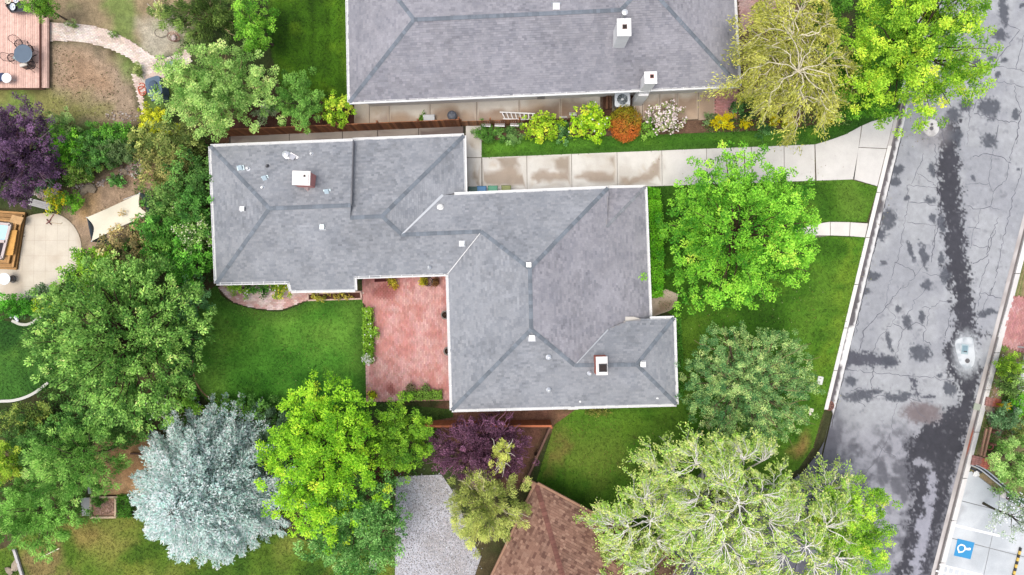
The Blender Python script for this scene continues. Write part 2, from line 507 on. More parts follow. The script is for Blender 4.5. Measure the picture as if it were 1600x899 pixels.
# ---- street
DARK, PALE = A(62, 62, 68), A(172, 174, 177)
STRIP = WS([(1479, 186), (1502, 190), (1498, 225), (1502, 250), (1505, 300), (1509, 335), (1511, 380), (1518, 430), (1523, 470), (1526, 515), (1549, 522), (1530, 530), (1533, 560), (1534, 585), (1527, 620), (1515, 680), (1500, 720), (1478, 800), (1452, 905), (1400, 905), (1425, 800), (1425, 735), (1418, 700), (1440, 670), (1498, 625), (1490, 595), (1478, 560), (1472, 534), (1492, 530), (1493, 500), (1487, 455), (1480, 410), (1474, 360), (1467, 310), (1464, 275), (1463, 250), (1470, 225)])
STRIP2 = WS([(1322, 547), (1345, 549), (1374, 556), (1404, 561), (1404, 573), (1372, 573), (1345, 574), (1318, 570)])
STRIP3 = WS([(1423, 590), (1436, 592), (1430, 612), (1445, 620), (1462, 618), (1460, 624), (1435, 622), (1427, 608)])
BLOTS = [(1568, 15, 8, 22, 0), (1564, 55, 13, 10, 0), (1597, 8, 4, 4, 0), (1545, 168, 17, 15, 0), (1514, 165, 7, 9, 0), (1490, 180, 14, 12, 0), (1505, 165, 8, 10, 0), (1588, 180, 5, 10, 0), (1545, 220, 12, 10, 0), (1480, 212, 14, 8, 0), (1497, 215, 6, 14, 0),
         (1456, 266, 5, 11, .3), (1418, 308, 4, 5, 0), (1451, 312, 9, 5, 0), (1457, 343, 5, 8, .3), (1470, 350, 5, 12, .1), (1388, 344, 14, 15, .5), (1376, 366, 9, 12, .5), (1424, 392, 4, 19, .25), (1443, 398, 6, 20, .25), (1362, 430, 12, 8, 0), (1450, 446, 10, 6, 0), (1400, 266, 12, 7, 0), (1398, 284, 10, 7, 0), (1470, 405, 4, 10, 0),
         (1526, 100, 7, 9, 0), (1560, 117, 6, 5, 0), (1570, 95, 6, 4, 0), (1548, 92, 7, 5, 0), (1418, 503, 8, 12, .2), (1440, 495, 4, 9, .2), (1390, 532, 5, 16, .25), (1402, 484, 4, 4, 0), (1389, 564, 14, 8, 0), (1437, 550, 17, 13, 0), (1350, 455, 9, 5, 0), (1546, 488, 14, 5, 0), (1478, 430, 8, 14, 0), (1535, 490, 9, 4, 0), (1380, 412, 6, 4, 0), (1590, 265, 3, 3, 0), (1521, 278, 4, 4, 0),
         (1345, 618, 26, 10, .1), (1482, 607, 9, 12, 0), (1330, 595, 10, 8, 0), (1405, 620, 22, 7, 0), (1372, 610, 8, 4, 0), (1471, 585, 5, 4, 0)]
def road_col(x, y, d):
    n1 = fbm(x, y, .5, 4, 51); n2 = fbm(x, y, 2.2, 4, 52); n3 = fbm(x, y, 6.0, 2, 53)
    c = mixc(PALE, A(160, 162, 167), sstep(.4, .65, n1))
    jx = (n2 - .5) * 1.1; jy = (fbm(x, y, 2.0, 4, 54) - .5) * 1.1
    px = 800 + x * FPX / (H + .1); py = 449.5 - y * FPX / (H + .1)
    low = sstep(615, 690, py + (n1 - .5) * 60)                    # the wetter asphalt down the street
    c = mixc(c, mixc(A(158, 158, 165), A(102, 102, 109), sstep(.34, .56, n2 * .5 + n1 * .5)), low * .95)
    near = sstep(70, 8, px - xl(py)) * sstep(620, 680, py)
    c = mixc(c, A(96, 96, 105), near * .7)
    n4 = fbm(x, y, 11.0, 2, 57)
    rag = .3 * (n2 - .5) + .45 * (n3 - .5) + .4 * (n4 - .5)
    c = mixc(c, mixc(DARK, A(74, 74, 81), n1), sstep(-.1, .16, sdist(x + jx * .34, y + jy * .34, STRIP) - .04 + rag * 1.7) * .985)
    for S in (STRIP2, STRIP3):
        c = mixc(c, A(84, 85, 94), sstep(-.12, .16, sdist(x + jx * .4, y + jy * .4, S) + rag * 1.3) * .95)
    for bx, by, rx, ry, t in BLOTS:
        u = (px - bx) + jx * 9; v = (py - by) + jy * 9
        uu = u * math.cos(t) - v * math.sin(t); vv = u * math.sin(t) + v * math.cos(t)
        c = mixc(c, A(84, 87, 95), sstep(1.25, .75, np.hypot(uu / rx, vv / ry) + rag * 1.5) * .9)
    halo = np.hypot((px - 1511) / 17, (py - 553) / 27)            # paler ring on the asphalt round the collar
    c = mixc(c, A(196, 200, 203), sstep(1.7, .7, halo + rag * 1.0) * .8)
    pale = sdist(x + jx * .7, y + jy * .7, WS([(1458, 735), (1468, 745), (1462, 790), (1456, 830), (1440, 905), (1420, 905), (1436, 820), (1448, 770)]))
    c = mixc(c, A(168, 168, 178), sstep(-.1, .2, pale + rag) * .85)
    for bx, by, r in ((1436, 722, 12), (1450, 727, 9)):
        c = mixc(c, A(176, 176, 184), sstep(1.2, .5, np.hypot((px - bx) / r, (py - by) / 6) + rag * 2) * .7)
    rust = np.hypot((px - 1440) / 36, (py - 645) / 20)
    c = mixc(c, A(118, 104, 104), sstep(1.1, .5, rust + rag) * .8)
    for bx, by, r1 in ((1456, 200, 13),):
        c = mixc(c, A(150, 146, 148), sstep(3.2, 1.0, np.hypot((px - bx) / r1, (py - by - 5) / r1)) * .6)
    grit = fbm(x, y, 9.0, 2, 55)
    spot = sstep(.7, .8, fbm(x, y, 3.1, 3, 56))                   # small scattered oil and tar spots
    c = mixc(c, A(120, 120, 126), spot * .45)
    return c * (0.86 + .14 * n3 + .14 * grit)[:, None]

ys = np.linspace(-60, 960, 480)
us = np.linspace(0, 1, 118)
RV = np.array([W(xl(y) + 15 + (xr(y) - xl(y) - 15) * u, y, -.1) for y in ys for u in us])
nu = len(us)
RF = [(i * nu + j, (i + 1) * nu + j, (i + 1) * nu + j + 1, i * nu + j + 1) for i in range(len(ys) - 1) for j in range(nu - 1)]
road = mesh("road", RV, RF, ASPH, C=road_col(RV[:, 0], RV[:, 1], None), kind="structure", org=W(1450, 450, -.1))
sheet("side_road", [(xl(652) + 12, 652), (1288, 690), (1275, 712), (1254, 738), (1184, 788), (1044, 852), (994, 911), (900, 1060), (1330, 1060), (xl(1060) + 15.5, 1060)], -.104, ASPH, road_col, res=.3)
# far stretches of the street, out of the picture
for ya, yb in ((-1500, -60), (960, 2400)):
    mesh("road_stretch", WS([(xl(ya) + 15, ya), (xr(ya), ya), (xr(yb), yb), (xl(yb) + 15, yb)], -.1), [(3, 2, 1, 0)], ASPH, C=PALE * .9, kind="structure")

def ribbon(mb, pts, wd, z, c, jit=.03, step=.25):
    P = WS(pts, z)
    L = np.r_[0, np.cumsum(np.linalg.norm(np.diff(P, axis=0), axis=1))]
    m = max(3, int(L[-1] / step))
    t = np.linspace(0, L[-1], m)
    Q = np.c_[np.interp(t, L, P[:, 0]), np.interp(t, L, P[:, 1])]
    Q[1:-1] += rng.normal(0, jit, (m - 2, 2))
    T = np.gradient(Q, axis=0); T /= np.maximum(np.linalg.norm(T, axis=1), 1e-6)[:, None]
    wv = wd * .5 * rng.uniform(.5, 1.5, m)[:, None]
    N = np.c_[-T[:, 1], T[:, 0]] * wv
    V = np.r_[np.c_[Q + N, np.full(m, z)], np.c_[Q - N, np.full(m, z)]]
    mb.add(V, [(i, m + i, m + i + 1, i + 1) for i in range(m - 1)], c)

CRACKS = [[(1443, 240), (1435, 262), (1424, 288)], [(1432, 270), (1445, 278), (1462, 290)], [(1460, 225), (1463, 255), (1467, 300), (1470, 340), (1460, 380), (1455, 410)], [(1417, 290), (1466, 293)], [(1420, 316), (1462, 321)], [(1417, 347), (1463, 352)],
          [(1417, 290), (1420, 320), (1412, 355), (1404, 400), (1398, 412), (1392, 440), (1388, 452)], [(1398, 410), (1425, 422), (1430, 432)], [(1462, 352), (1457, 395), (1440, 420), (1413, 450)], [(1520, 245), (1540, 240), (1562, 245), (1580, 255)], [(1553, 225), (1547, 270), (1545, 288), (1552, 300), (1548, 322)],
          [(1507, 288), (1545, 287)], [(1552, 300), (1572, 282), (1580, 240), (1590, 210)], [(1510, 322), (1532, 327), (1548, 323), (1562, 328)], [(1532, 327), (1528, 352), (1520, 360), (1518, 385)], [(1512, 355), (1532, 358)], [(1520, 383), (1547, 389)], [(1520, 412), (1542, 402), (1555, 360)], [(1597, 262), (1575, 340), (1555, 435)], [(1545, 405), (1530, 450)],
          [(1408, 450), (1380, 485), (1350, 515), (1342, 550)], [(1388, 452), (1383, 480), (1400, 495), (1395, 505), (1372, 530), (1365, 550)], [(1395, 505), (1412, 515), (1430, 505), (1445, 508), (1442, 525), (1440, 530), (1455, 540)], [(1412, 515), (1405, 535), (1400, 557)], [(1450, 450), (1440, 460), (1430, 470), (1425, 480), (1412, 500)],
          [(1440, 482), (1460, 480), (1470, 470), (1488, 472)], [(1453, 482), (1450, 495), (1448, 510)], [(1485, 490), (1477, 525)], [(1533, 450), (1528, 480)], [(1530, 458), (1565, 466)], [(1550, 450), (1547, 462)], [(1320, 578), (1405, 586), (1490, 594)], [(1330, 610), (1345, 606), (1360, 620), (1380, 618), (1420, 622), (1440, 628)],
          [(1402, 630), (1395, 655), (1393, 674), (1380, 700), (1368, 720), (1338, 757)], [(1372, 690), (1375, 702), (1400, 714)], [(1390, 819), (1420, 822), (1430, 826)], [(1565, 33), (1592, 47), (1553, 102)], [(1562, 65), (1555, 102)], [(1530, 92), (1552, 102), (1575, 107), (1600, 112)], [(1600, 55), (1588, 108)], [(1538, 97), (1533, 122), (1528, 152), (1520, 175)],
          [(1540, 123), (1560, 128), (1600, 136)], [(1585, 135), (1590, 160), (1595, 170), (1592, 195), (1588, 225)], [(1522, 178), (1590, 193)], [(1515, 175), (1512, 225)], [(1560, 195), (1555, 225)], [(1550, 128), (1530, 148)], [(1378, 350), (1366, 385), (1352, 420), (1345, 470), (1338, 520)], [(1490, 120), (1515, 150), (1510, 175)], [(1556, 440), (1500, 560)],
          [(1345, 606), (1338, 622), (1352, 636)], [(1420, 622), (1432, 640), (1446, 655)], [(1560, 340), (1545, 380), (1542, 402)], [(1365, 575), (1360, 620)], [(1440, 425), (1465, 432), (1482, 428)], [(1470, 195), (1475, 225)]]
mb = MB()
for c in CRACKS:
    ribbon(mb, c, random.uniform(.025, .045), -.094, A(112, 112, 120), jit=.045, step=.16)
for y0 in range(200, 660, 9):                                  # seam where asphalt meets the gutter
    ribbon(mb, [(xl(y0) + 17.5 + random.uniform(-1, 1), y0), (xl(y0 + 9) + 17.5 + random.uniform(-1, 1), y0 + 9)], .05, -.094, A(90, 88, 92), jit=.02)
mb.build("crack", ASPH, road, kind="stuff")

def kerb_col(x, y, d):
    return mixc(A(232, 228, 220), A(205, 200, 192), sstep(.4, .7, fbm(x, y, 1.2, 4, 61)))
# west kerb: pale kerb stones, dark wet gutter pan with a pale lip
kerb = thing("kerb", None, None, W(1330, 470, -.1)); tag(kerb, kind="structure")
prev = -120.0
while prev < 640:
    nx = min(prev + 70 + random.uniform(-6, 6), 641)
    if not 180 < (prev + nx) / 2 < 262:
        P = WS([(xl(prev) - .5, prev), (xl(prev) + 5.5, prev), (xl(nx - 1) + 5.5, nx - 1), (xl(nx - 1) - .5, nx - 1)])
        V, F = prism(P, -.12, .035)
        mesh("kerb_stone", V, F, CONC, kerb, C=A(238, 234, 228))
    nx0, prev = prev, nx
def gutter_col(x, y, d):
    n = fbm(x, y, 1.0, 4, 62); px = 800 + x * FPX / (H + .09); py = 449.5 - y * FPX / (H + .09); u = px - xl(py)
    c = mixc(A(84, 80, 83), A(116, 110, 112), n)
    pale = sstep(11.5, 13.5, u + (n - .5) * 4)
    c = mixc(c, A(226, 224, 222), pale * np.where(n > .36, 1, .2))
    dry = sstep(508, 514, py) * sstep(574, 568, py) * sstep(6.5, 8, u)
    c = mixc(c, A(236, 234, 230), dry)
    c = mixc(c, A(200, 190, 185), sstep(250, 190, py) * sstep(8, 5, u) * .7)
    return c
sheet("gutter_pan", [(xl(y) + 4.5, y) for y in range(-130, 650, 20)] + [(xl(y) + 16.5, y) for y in range(650, -131, -20)], -.088, CONC, gutter_col, res=.12)

# east kerb
def ekerb_col(k):
    def f(x, y, d):
        n = fbm(x, y, 1.1, 4, 70 + k); py = 449.5 - y * 25
        c = mixc(A(206, 200, 196), A(180, 172, 168), sstep(.4, .65, n))
        if k == 1:
            c = mixc(A(104, 98, 98), A(130, 122, 120), n)
            c = mixc(c, A(176, 104, 84), sstep(668, 680, py) * sstep(716, 700, py))
        if k == 2:
            c = mixc(A(238, 234, 232), A(206, 200, 196), sstep(.5, .75, n))
        return c
    return f
YS = list(range(-140, 1041, 20))
sheet("east_gutter", [(xr(y) - .5, y) for y in YS] + [(xr(y) + 6, y) for y in YS[::-1]], -.086, CONC, ekerb_col(0), res=.15)
sheet("east_gutter", [(xr(y) + 5.5, y) for y in YS] + [(xr(y) + 10.5, y) for y in YS[::-1]], -.082, CONC, ekerb_col(1), res=.12)
ek = thing("east_kerb", None, None, W(1560, 500, -.1)); tag(ek, kind="structure")
y0 = -140
while y0 < 1040:
    y1 = y0 + random.choice((58, 66, 72))
    V, F = prism(WS([(xr(y0) + 10, y0), (xr(y0) + 17.5, y0), (xr(y1 - 1) + 17.5, y1 - 1), (xr(y1 - 1) + 10, y1 - 1)]), -.12, .03)
    mesh("kerb_stone", V, F, CONC, ek, C=A(228, 224, 220) * random.uniform(.9, 1.05))
    y0 = y1
def east_col(x, y, d):
    n = fbm(x, y, .8, 4, 77)
    return mixc(mixc(A(96, 118, 58), A(150, 132, 100), sstep(.4, .6, n)), A(176, 150, 120), sstep(.55, .7, fbm(x, y, 2.5, 3, 78)))
sheet("verge", [(xr(-300) + 17, -300), (2100, -300), (2100, 1200), (xr(1200) + 17, 1200)], -.02, SOIL, east_col, res=.5)

# ---- driveway: separate concrete slabs over a dark joint bed
STAIN = [WS(p) for p in (
    [(752, 270), (775, 270), (790, 262), (815, 262), (822, 290), (800, 292), (760, 292)], [(776, 247), (800, 245), (818, 255), (800, 262), (782, 262)],
    [(828, 272), (846, 268), (868, 272), (892, 270), (892, 282), (860, 284), (830, 282)], [(870, 247), (890, 245), (892, 268), (868, 266)],
    [(898, 276), (920, 268), (940, 267), (962, 272), (962, 284), (920, 284), (900, 280)], [(950, 246), (962, 246), (963, 262), (950, 254)],
    [(966, 278), (995, 278), (1012, 268), (1026, 252), (1034, 242), (1034, 268), (1016, 284), (985, 290), (966, 290)], [(741, 265), (750, 265), (749, 290), (742, 290)], [(730, 222), (740, 224), (738, 232), (728, 230)])]
STREAK = [A(170, 152, 134), A(162, 146, 128)]
def drive_col(x, y, d):
    n = fbm(x, y, 1.0, 4, 81); j = (fbm(x, y, 2.3, 4, 82) - .5) * .7
    c = mixc(A(230, 226, 218), A(212, 206, 196), sstep(.35, .7, n))
    for i, S in enumerate(STAIN):
        c = mixc(c, STREAK[i % 2], sstep(-.09, .08, sdist(x + j, y + j * .6, S)) * .85)
    px = 800 + x * 25
    c = mixc(c, A(224, 220, 216), sstep(1030, 1070, px * 25 / 25) * .8)
    c = mixc(c, A(205, 190, 168), sstep(.6, .8, fbm(x, y, 1.7, 3, 83)) * sstep(1060, 1000, px) * .5)
    return c
drive = thing("driveway", None, None, W(1040, 260)); tag(drive, kind="structure")
sheet("joint_bed", [(727, 196), (753, 196), (753, 246.5), (1272, 226), (1300, 218), (1322, 210), (1345, 197), (1362, 190), (1384, 184), (xl(180) + 3, 181), (xl(291) + 3, 291), (1330, 280.5), (727, 302)], -.012, SOIL, lambda x, y, d: np.tile(A(120, 112, 100), (len(x), 1)), res=1.5, parent=drive, kind=None)
def dtop(x): return 246.5 + (x - 752) * (226 - 246.5) / (1272 - 752)
def dbot(x): return 301 + (x - 727) * (280.5 - 301) / (1330 - 727)
JX = [753, 823, 893, 964, 1034, 1104, 1174, 1225, 1273]
for a, b in zip(JX[:-1], JX[1:]):
    sheet("concrete_slab", [(a + .5, dtop(a)), (b - .4, dtop(b)), (b + .4, dbot(b)), (a + 1.0, dbot(a))], .02, CONC, drive_col, res=.22, parent=drive, kind=None, skirt=.04)
sheet("concrete_slab", [(1274, 226), (1300, 218), (1322, 210), (1346, 197), (1335, 280), (1332, 280.5), (1276, 282.4)], .02, CONC, drive_col, res=.35, parent=drive, kind=None, skirt=.04)
sheet("concrete_slab", [(1347.5, 196.5), (1362, 190), (1384, 184), (xl(182) - 1, 182), (xl(232) - 1, 232), (1342, 230)], .02, CONC, drive_col, res=.35, parent=drive, kind=None, skirt=.04)
sheet("concrete_slab", [(1341.8, 231), (xl(233) - 1, 233), (xl(291) - 1.5, 291), (1333, 280)], .02, CONC, drive_col, res=.35, parent=drive, kind=None, skirt=.04)
for a, b in ((197, 246), (247, 301)):
    sheet("concrete_slab", [(728, a), (752, a), (752.4, b), (728, b)], .02, CONC, drive_col, res=.22, parent=drive, kind=None, skirt=.04)
sheet("driveway_apron", [(xl(181) - .5, 181), (xl(181) + 5, 181), (xl(291) + 5, 291), (xl(291) - .5, 291)], .01, CONC, lambda x, y, d: np.tile(A(206, 200, 194), (len(x), 1)), res=.5, skirt=.12)

walk = thing("front_walk", None, None, W(1310, 358)); tag(walk, kind="structure")
sheet("joint_bed", [(1236, 358), (1300, 347), (1357, 349), (1352, 371), (1300, 368), (1246, 376)], .004, SOIL, lambda x, y, d: np.tile(A(130, 124, 112), (len(x), 1)), res=1.0, parent=walk, kind=None)
for q in ([(1237, 359), (1268, 351), (1270, 368), (1246, 376)], [(1269, 351), (1297, 347), (1297, 368), (1271, 368)], [(1298, 347), (1328, 347.5), (1327, 369), (1298, 368)], [(1329, 347.6), (1356, 349.5), (1351.5, 371), (1328, 369)]):
    sheet("concrete_slab", q, .03, CONC, lambda x, y, d: mixc(A(236, 232, 226), A(220, 214, 206), fbm(x, y, 1.2, 3, 85)), res=.5, parent=walk, kind=None, skirt=.04)
sheet("porch_slab", [(1017, 462), (1040, 452), (1060, 460), (1056, 478), (1046, 486), (1017, 496)], .03, CONC, lambda x, y, d: mixc(A(206, 188, 168), A(150, 128, 106), sstep(-.3, .3, sdist(x + (fbm(x, y, 2, 3, 87) - .5), y, WS([(1028, 470), (1050, 468), (1056, 478), (1040, 490), (1028, 492)])))), res=.25, skirt=.05)

# ---- the neighbour's side walk and the walk behind the fence
def yard_col(x, y, d):
    n = fbm(x, y, .7, 4, 91); py = 449.5 - y * 25; px = 800 + x * 25
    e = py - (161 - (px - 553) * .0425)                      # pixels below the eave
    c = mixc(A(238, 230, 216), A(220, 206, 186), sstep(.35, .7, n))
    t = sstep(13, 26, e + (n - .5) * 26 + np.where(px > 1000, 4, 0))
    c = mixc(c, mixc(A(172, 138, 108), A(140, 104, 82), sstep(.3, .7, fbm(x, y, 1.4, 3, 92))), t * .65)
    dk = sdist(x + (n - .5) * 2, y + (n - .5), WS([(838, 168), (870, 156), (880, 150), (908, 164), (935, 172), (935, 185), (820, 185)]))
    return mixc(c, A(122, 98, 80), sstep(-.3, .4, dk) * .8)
sw = thing("side_walk", None, None, W(840, 170)); tag(sw, kind="structure")
sheet("joint_bed", [(553, 150), (1118, 126), (1118, 188), (760, 194), (553, 197)], -.012, SOIL, lambda x, y, d: np.tile(A(110, 92, 78), (len(x), 1)), res=1.5, parent=sw, kind=None)
JX = [553, 577, 608, 672, 745, 811, 876, 938]
for a, b in zip(JX[:-1], JX[1:]):
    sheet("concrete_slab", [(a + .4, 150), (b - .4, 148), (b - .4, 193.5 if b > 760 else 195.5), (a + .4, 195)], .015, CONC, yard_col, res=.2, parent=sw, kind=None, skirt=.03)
JX = [990, 1004, 1031, 1058, 1091, 1117]
for a, b in zip(JX[:-1], JX[1:]):
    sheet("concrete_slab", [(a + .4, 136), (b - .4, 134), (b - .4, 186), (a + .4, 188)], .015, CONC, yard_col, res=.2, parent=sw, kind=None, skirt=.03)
nw = thing("fence_walk", None, None, W(540, 210)); tag(nw, kind="structure")
sheet("joint_bed", [(358, 212), (726, 196), (726, 240), (358, 250)], -.012, SOIL, lambda x, y, d: np.tile(A(84, 78, 72), (len(x), 1)), res=1.5, parent=nw, kind=None)
JX = [360, 452, 535, 590, 654, 724]
for a, b in zip(JX[:-1], JX[1:]):
    sheet("concrete_slab", [(a + .5, 213 - (a - 360) * .042), (b - .6, 213 - (b - 360) * .042), (b - .6, 240), (a + .5, 248)], .015, CONC,
          lambda x, y, d: mixc(A(176, 166, 156), A(126, 112, 106), sstep(.42, .62, fbm(x, y, .6, 4, 95))), res=.3, parent=nw, kind=None, skirt=.03)

# ================================================================ BRICK AND STONE PAVING
def pavers(name, poly, ang, bl, bw, z, colfn, mortar, seed, holes=()):
    """Running-bond bricks, each a block proud of a mortar bed; ang: direction of the long side."""
    g = np.random.default_rng(seed)
    P = WS(poly, z); c0 = P.mean(0)
    bed = sheet(name, P, z - .012, SOIL, lambda x, y, d: np.tile(mortar, (len(x), 1)), res=1.0)
    Q = rot(P - c0, -ang); lo, hi = Q.min(0), Q.max(0)
    q = []
    for j, v in enumerate(np.arange(lo[1], hi[1], bw)):
        us_ = np.arange(lo[0] - bl + (j % 2) * bl / 2, hi[0], bl)
        q.append(np.c_[us_ + bl / 2, np.full(len(us_), v + bw / 2)])
    q = np.vstack(q)
    wp = rot(np.c_[q, np.zeros(len(q))], ang)[:, :2] + c0[:2]
    k = inpoly(wp[:, 0], wp[:, 1], P)
    for h in holes:
        k &= ~inpoly(wp[:, 0], wp[:, 1], WS(h))
    q = q[k]; wp = wp[k]; n = len(q)
    hl, hw = bl / 2 - .006, bw / 2 - .006
    cx = np.array((-hl, hl, hl, -hl)); cy = np.array((-hw, -hw, hw, hw))
    zt = z + g.uniform(-.002, .006, n)
    X = q[:, 0, None] + cx; Y = q[:, 1, None] + cy
    T = np.stack([X, Y, np.repeat(zt[:, None], 4, 1)], 2)
    B = T.copy(); B[:, :, 2] = z - .02
    faces = [T] + [np.stack([B[:, i], B[:, (i + 1) % 4], T[:, (i + 1) % 4], T[:, i]], 1) for i in range(4)]
    V = np.stack(faces, 1).reshape(-1, 3)
    V = rot(V, ang); V[:, :2] += c0[:2]
    C = colfn(wp[:, 0], wp[:, 1], edgedist(wp[:, 0], wp[:, 1], P)) * g.uniform(.86, 1.14, (n, 1)) * g.uniform(.96, 1.04, (n, 3))
    fast("brick", V, 4, BRICK, bed, C=np.repeat(np.clip(C, 0, .8), 5, axis=0), kind="stuff")
    return bed

PATIO = [(567, 430), (700, 424), (714, 626), (573, 628), (571, 475), (567, 474)]
def patio_col(x, y, d):
    n = fbm(x, y, .55, 5, 101); m = fbm(x, y, 2.4, 4, 102); px = 800 + x * 25; py = 449.5 - y * 25
    c = mixc(A(210, 146, 138), A(220, 164, 157), sstep(.35, .65, m))
    c = mixc(c, A(206, 138, 132), sstep(.5, .75, fbm(x, y, .9, 3, 103)) * .2)
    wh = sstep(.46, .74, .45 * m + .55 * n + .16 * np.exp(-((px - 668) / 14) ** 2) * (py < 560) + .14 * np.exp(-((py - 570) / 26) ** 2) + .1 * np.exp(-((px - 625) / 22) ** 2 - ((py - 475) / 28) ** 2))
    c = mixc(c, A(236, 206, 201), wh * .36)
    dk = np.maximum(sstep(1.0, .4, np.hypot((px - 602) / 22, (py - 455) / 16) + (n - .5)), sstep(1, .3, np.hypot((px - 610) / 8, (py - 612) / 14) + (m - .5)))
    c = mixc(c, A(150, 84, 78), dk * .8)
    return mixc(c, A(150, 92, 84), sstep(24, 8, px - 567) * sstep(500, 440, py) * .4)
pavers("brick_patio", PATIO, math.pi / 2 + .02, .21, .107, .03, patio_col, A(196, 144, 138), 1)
WALKP = np.vstack([spl([(341, 444), (348, 458), (362, 470), (390, 480), (432, 484.5), (452, 480), (466, 474), (480, 469)], 4, False), [(568, 462), (568, 455), (520, 452), (455, 450), (452, 440), (341, 438)]])
pavers("brick_walk", WALKP, .02, .2, .1, .03, lambda x, y, d: mixc(A(214, 168, 160), A(238, 214, 208), sstep(.35, .6, fbm(x, y, 2, 4, 111))), A(186, 150, 142), 2)
CURVE = np.vstack([spl([(76, 35.5), (98, 36), (130, 39), (165, 46), (200, 62), (230, 82), (249, 95.5)], 4, False), [(294, 77), (299, 97), (262, 118), (236, 130), (222, 150), (228, 176), (222, 178), (206, 117)], spl([(222, 109), (200, 90), (172, 77), (140, 68), (105, 64.5), (76, 64)], 4, False)])
pavers("brick_path", CURVE, -.12, .2, .1, .02, lambda x, y, d: mixc(A(236, 222, 210), A(222, 202, 188), sstep(.4, .65, fbm(x, y, 2, 4, 113))), A(196, 176, 160), 3)
pavers("brick_landing", [(1118, 132), (1153, 130), (1156, 184), (1118, 188)], 0, .2, .1, .02, lambda x, y, d: mixc(A(196, 134, 130), A(214, 164, 160), fbm(x, y, 2, 4, 114)), A(160, 118, 112), 4)
pavers("brick_path", spl([(1158, -60), (1215, -60), (1228, 2), (1214, 16), (1190, 26), (1172, 40), (1158, 44)], 4), .3, .2, .1, .02, lambda x, y, d: mixc(A(190, 146, 140), A(206, 184, 178), fbm(x, y, 1.5, 4, 115)), A(150, 120, 112), 5)
pavers("brick_apron", [(1582, 463), (1680, 470), (1640, 560), (1600, 552), (1565, 538)], 1.3, .2, .1, .03, lambda x, y, d: mixc(A(192, 138, 134), A(206, 160, 156), sstep(.5, .7, fbm(x, y, 2.2, 4, 116))), A(170, 110, 106), 6)
sheet("apron_edge", [(xr(456) + 11, 456), (1582, 456), (1568, 538), (xr(538) + 12, 526)], .012, CONC, lambda x, y, d: mixc(A(240, 238, 236), A(222, 216, 212), fbm(x, y, 1.5, 3, 117)), res=.4, skirt=.1)

def mortar_edge(name, pts, wd, h, c, z=0.0, label=None):
    """Low concrete edging along a line."""
    P = WS(pts, z)[:, :2]; T = np.gradient(P, axis=0); T /= np.linalg.norm(T, axis=1)[:, None]
    N = np.c_[-T[:, 1], T[:, 0]] * wd / 2
    V, F = prism(np.vstack([P + N, (P - N)[::-1]]), z - .05, z + h)
    mb = MB()
    n = len(P)
    V = []
    for z_ in (z - .05, z + h):
        V += [(*p, z_) for p in P + N] + [(*p, z_) for p in P - N]
    F = []
    for i in range(n - 1):
        F += [(2 * n + i, 3 * n + i, 3 * n + i + 1, 2 * n + i + 1), (i, i + 1, 2 * n + i + 1, 2 * n + i)[::-1], (n + i, n + i + 1, 3 * n + i + 1, 3 * n + i)]
    F += [(0, n, 3 * n, 2 * n), (n - 1, 3 * n - 1, 4 * n - 1, 2 * n - 1)]
    return mesh(name, V, F, CONC, C=c, kind="structure", label=label)
mortar_edge("lawn_edging", spl([(20, 501), (34, 507), (48, 506), (62, 497), (72, 486), (80, 472), (81, 456), (77, 446)], 5, False), .17, .1, A(206, 204, 192))
mortar_edge("lawn_edging", spl([(-40, 630), (0, 627), (20, 626), (40, 621), (58, 612), (76, 598)], 5, False), .17, .1, A(216, 214, 206))
mortar_edge("lawn_edging", spl([(303, 540), (301, 575), (308, 600), (322, 618), (345, 630)], 5, False), .09, .03, A(150, 116, 88))

# round concrete patio on the west side
RP = np.vstack([spl([(37, 342), (50, 336), (75, 333), (97, 338), (114, 352), (124, 370), (127, 390), (122, 415), (106, 436), (88, 447), (70, 455), (50, 470), (20, 474), (0, 470), (-60, 474)], 5, False), [(-60, 340)]])
def rp_col(x, y, d):
    n = fbm(x, y, .8, 4, 121)
    c = mixc(A(222, 212, 194), A(204, 190, 170), sstep(.4, .66, n))
    return mixc(c, A(176, 158, 136), sstep(.25, .02, d) * .4)
sheet("round_patio", RP, .02, CONC, rp_col, res=.3, skirt=.06)
mb = MB()
for k in range(5):
    ribbon(mb, [(36 + 18 * k, 345), (34 + 18 * k, 462)], .02, .024, A(204, 192, 174), jit=.002, step=1)
    ribbon(mb, [(0, 352 + 24 * k), (116, 352 + 24 * k)], .02, .0245, A(204, 192, 174), jit=.002, step=1)
mb.build("joint", CONC, bpy.data.objects["round_patio"], kind="stuff")

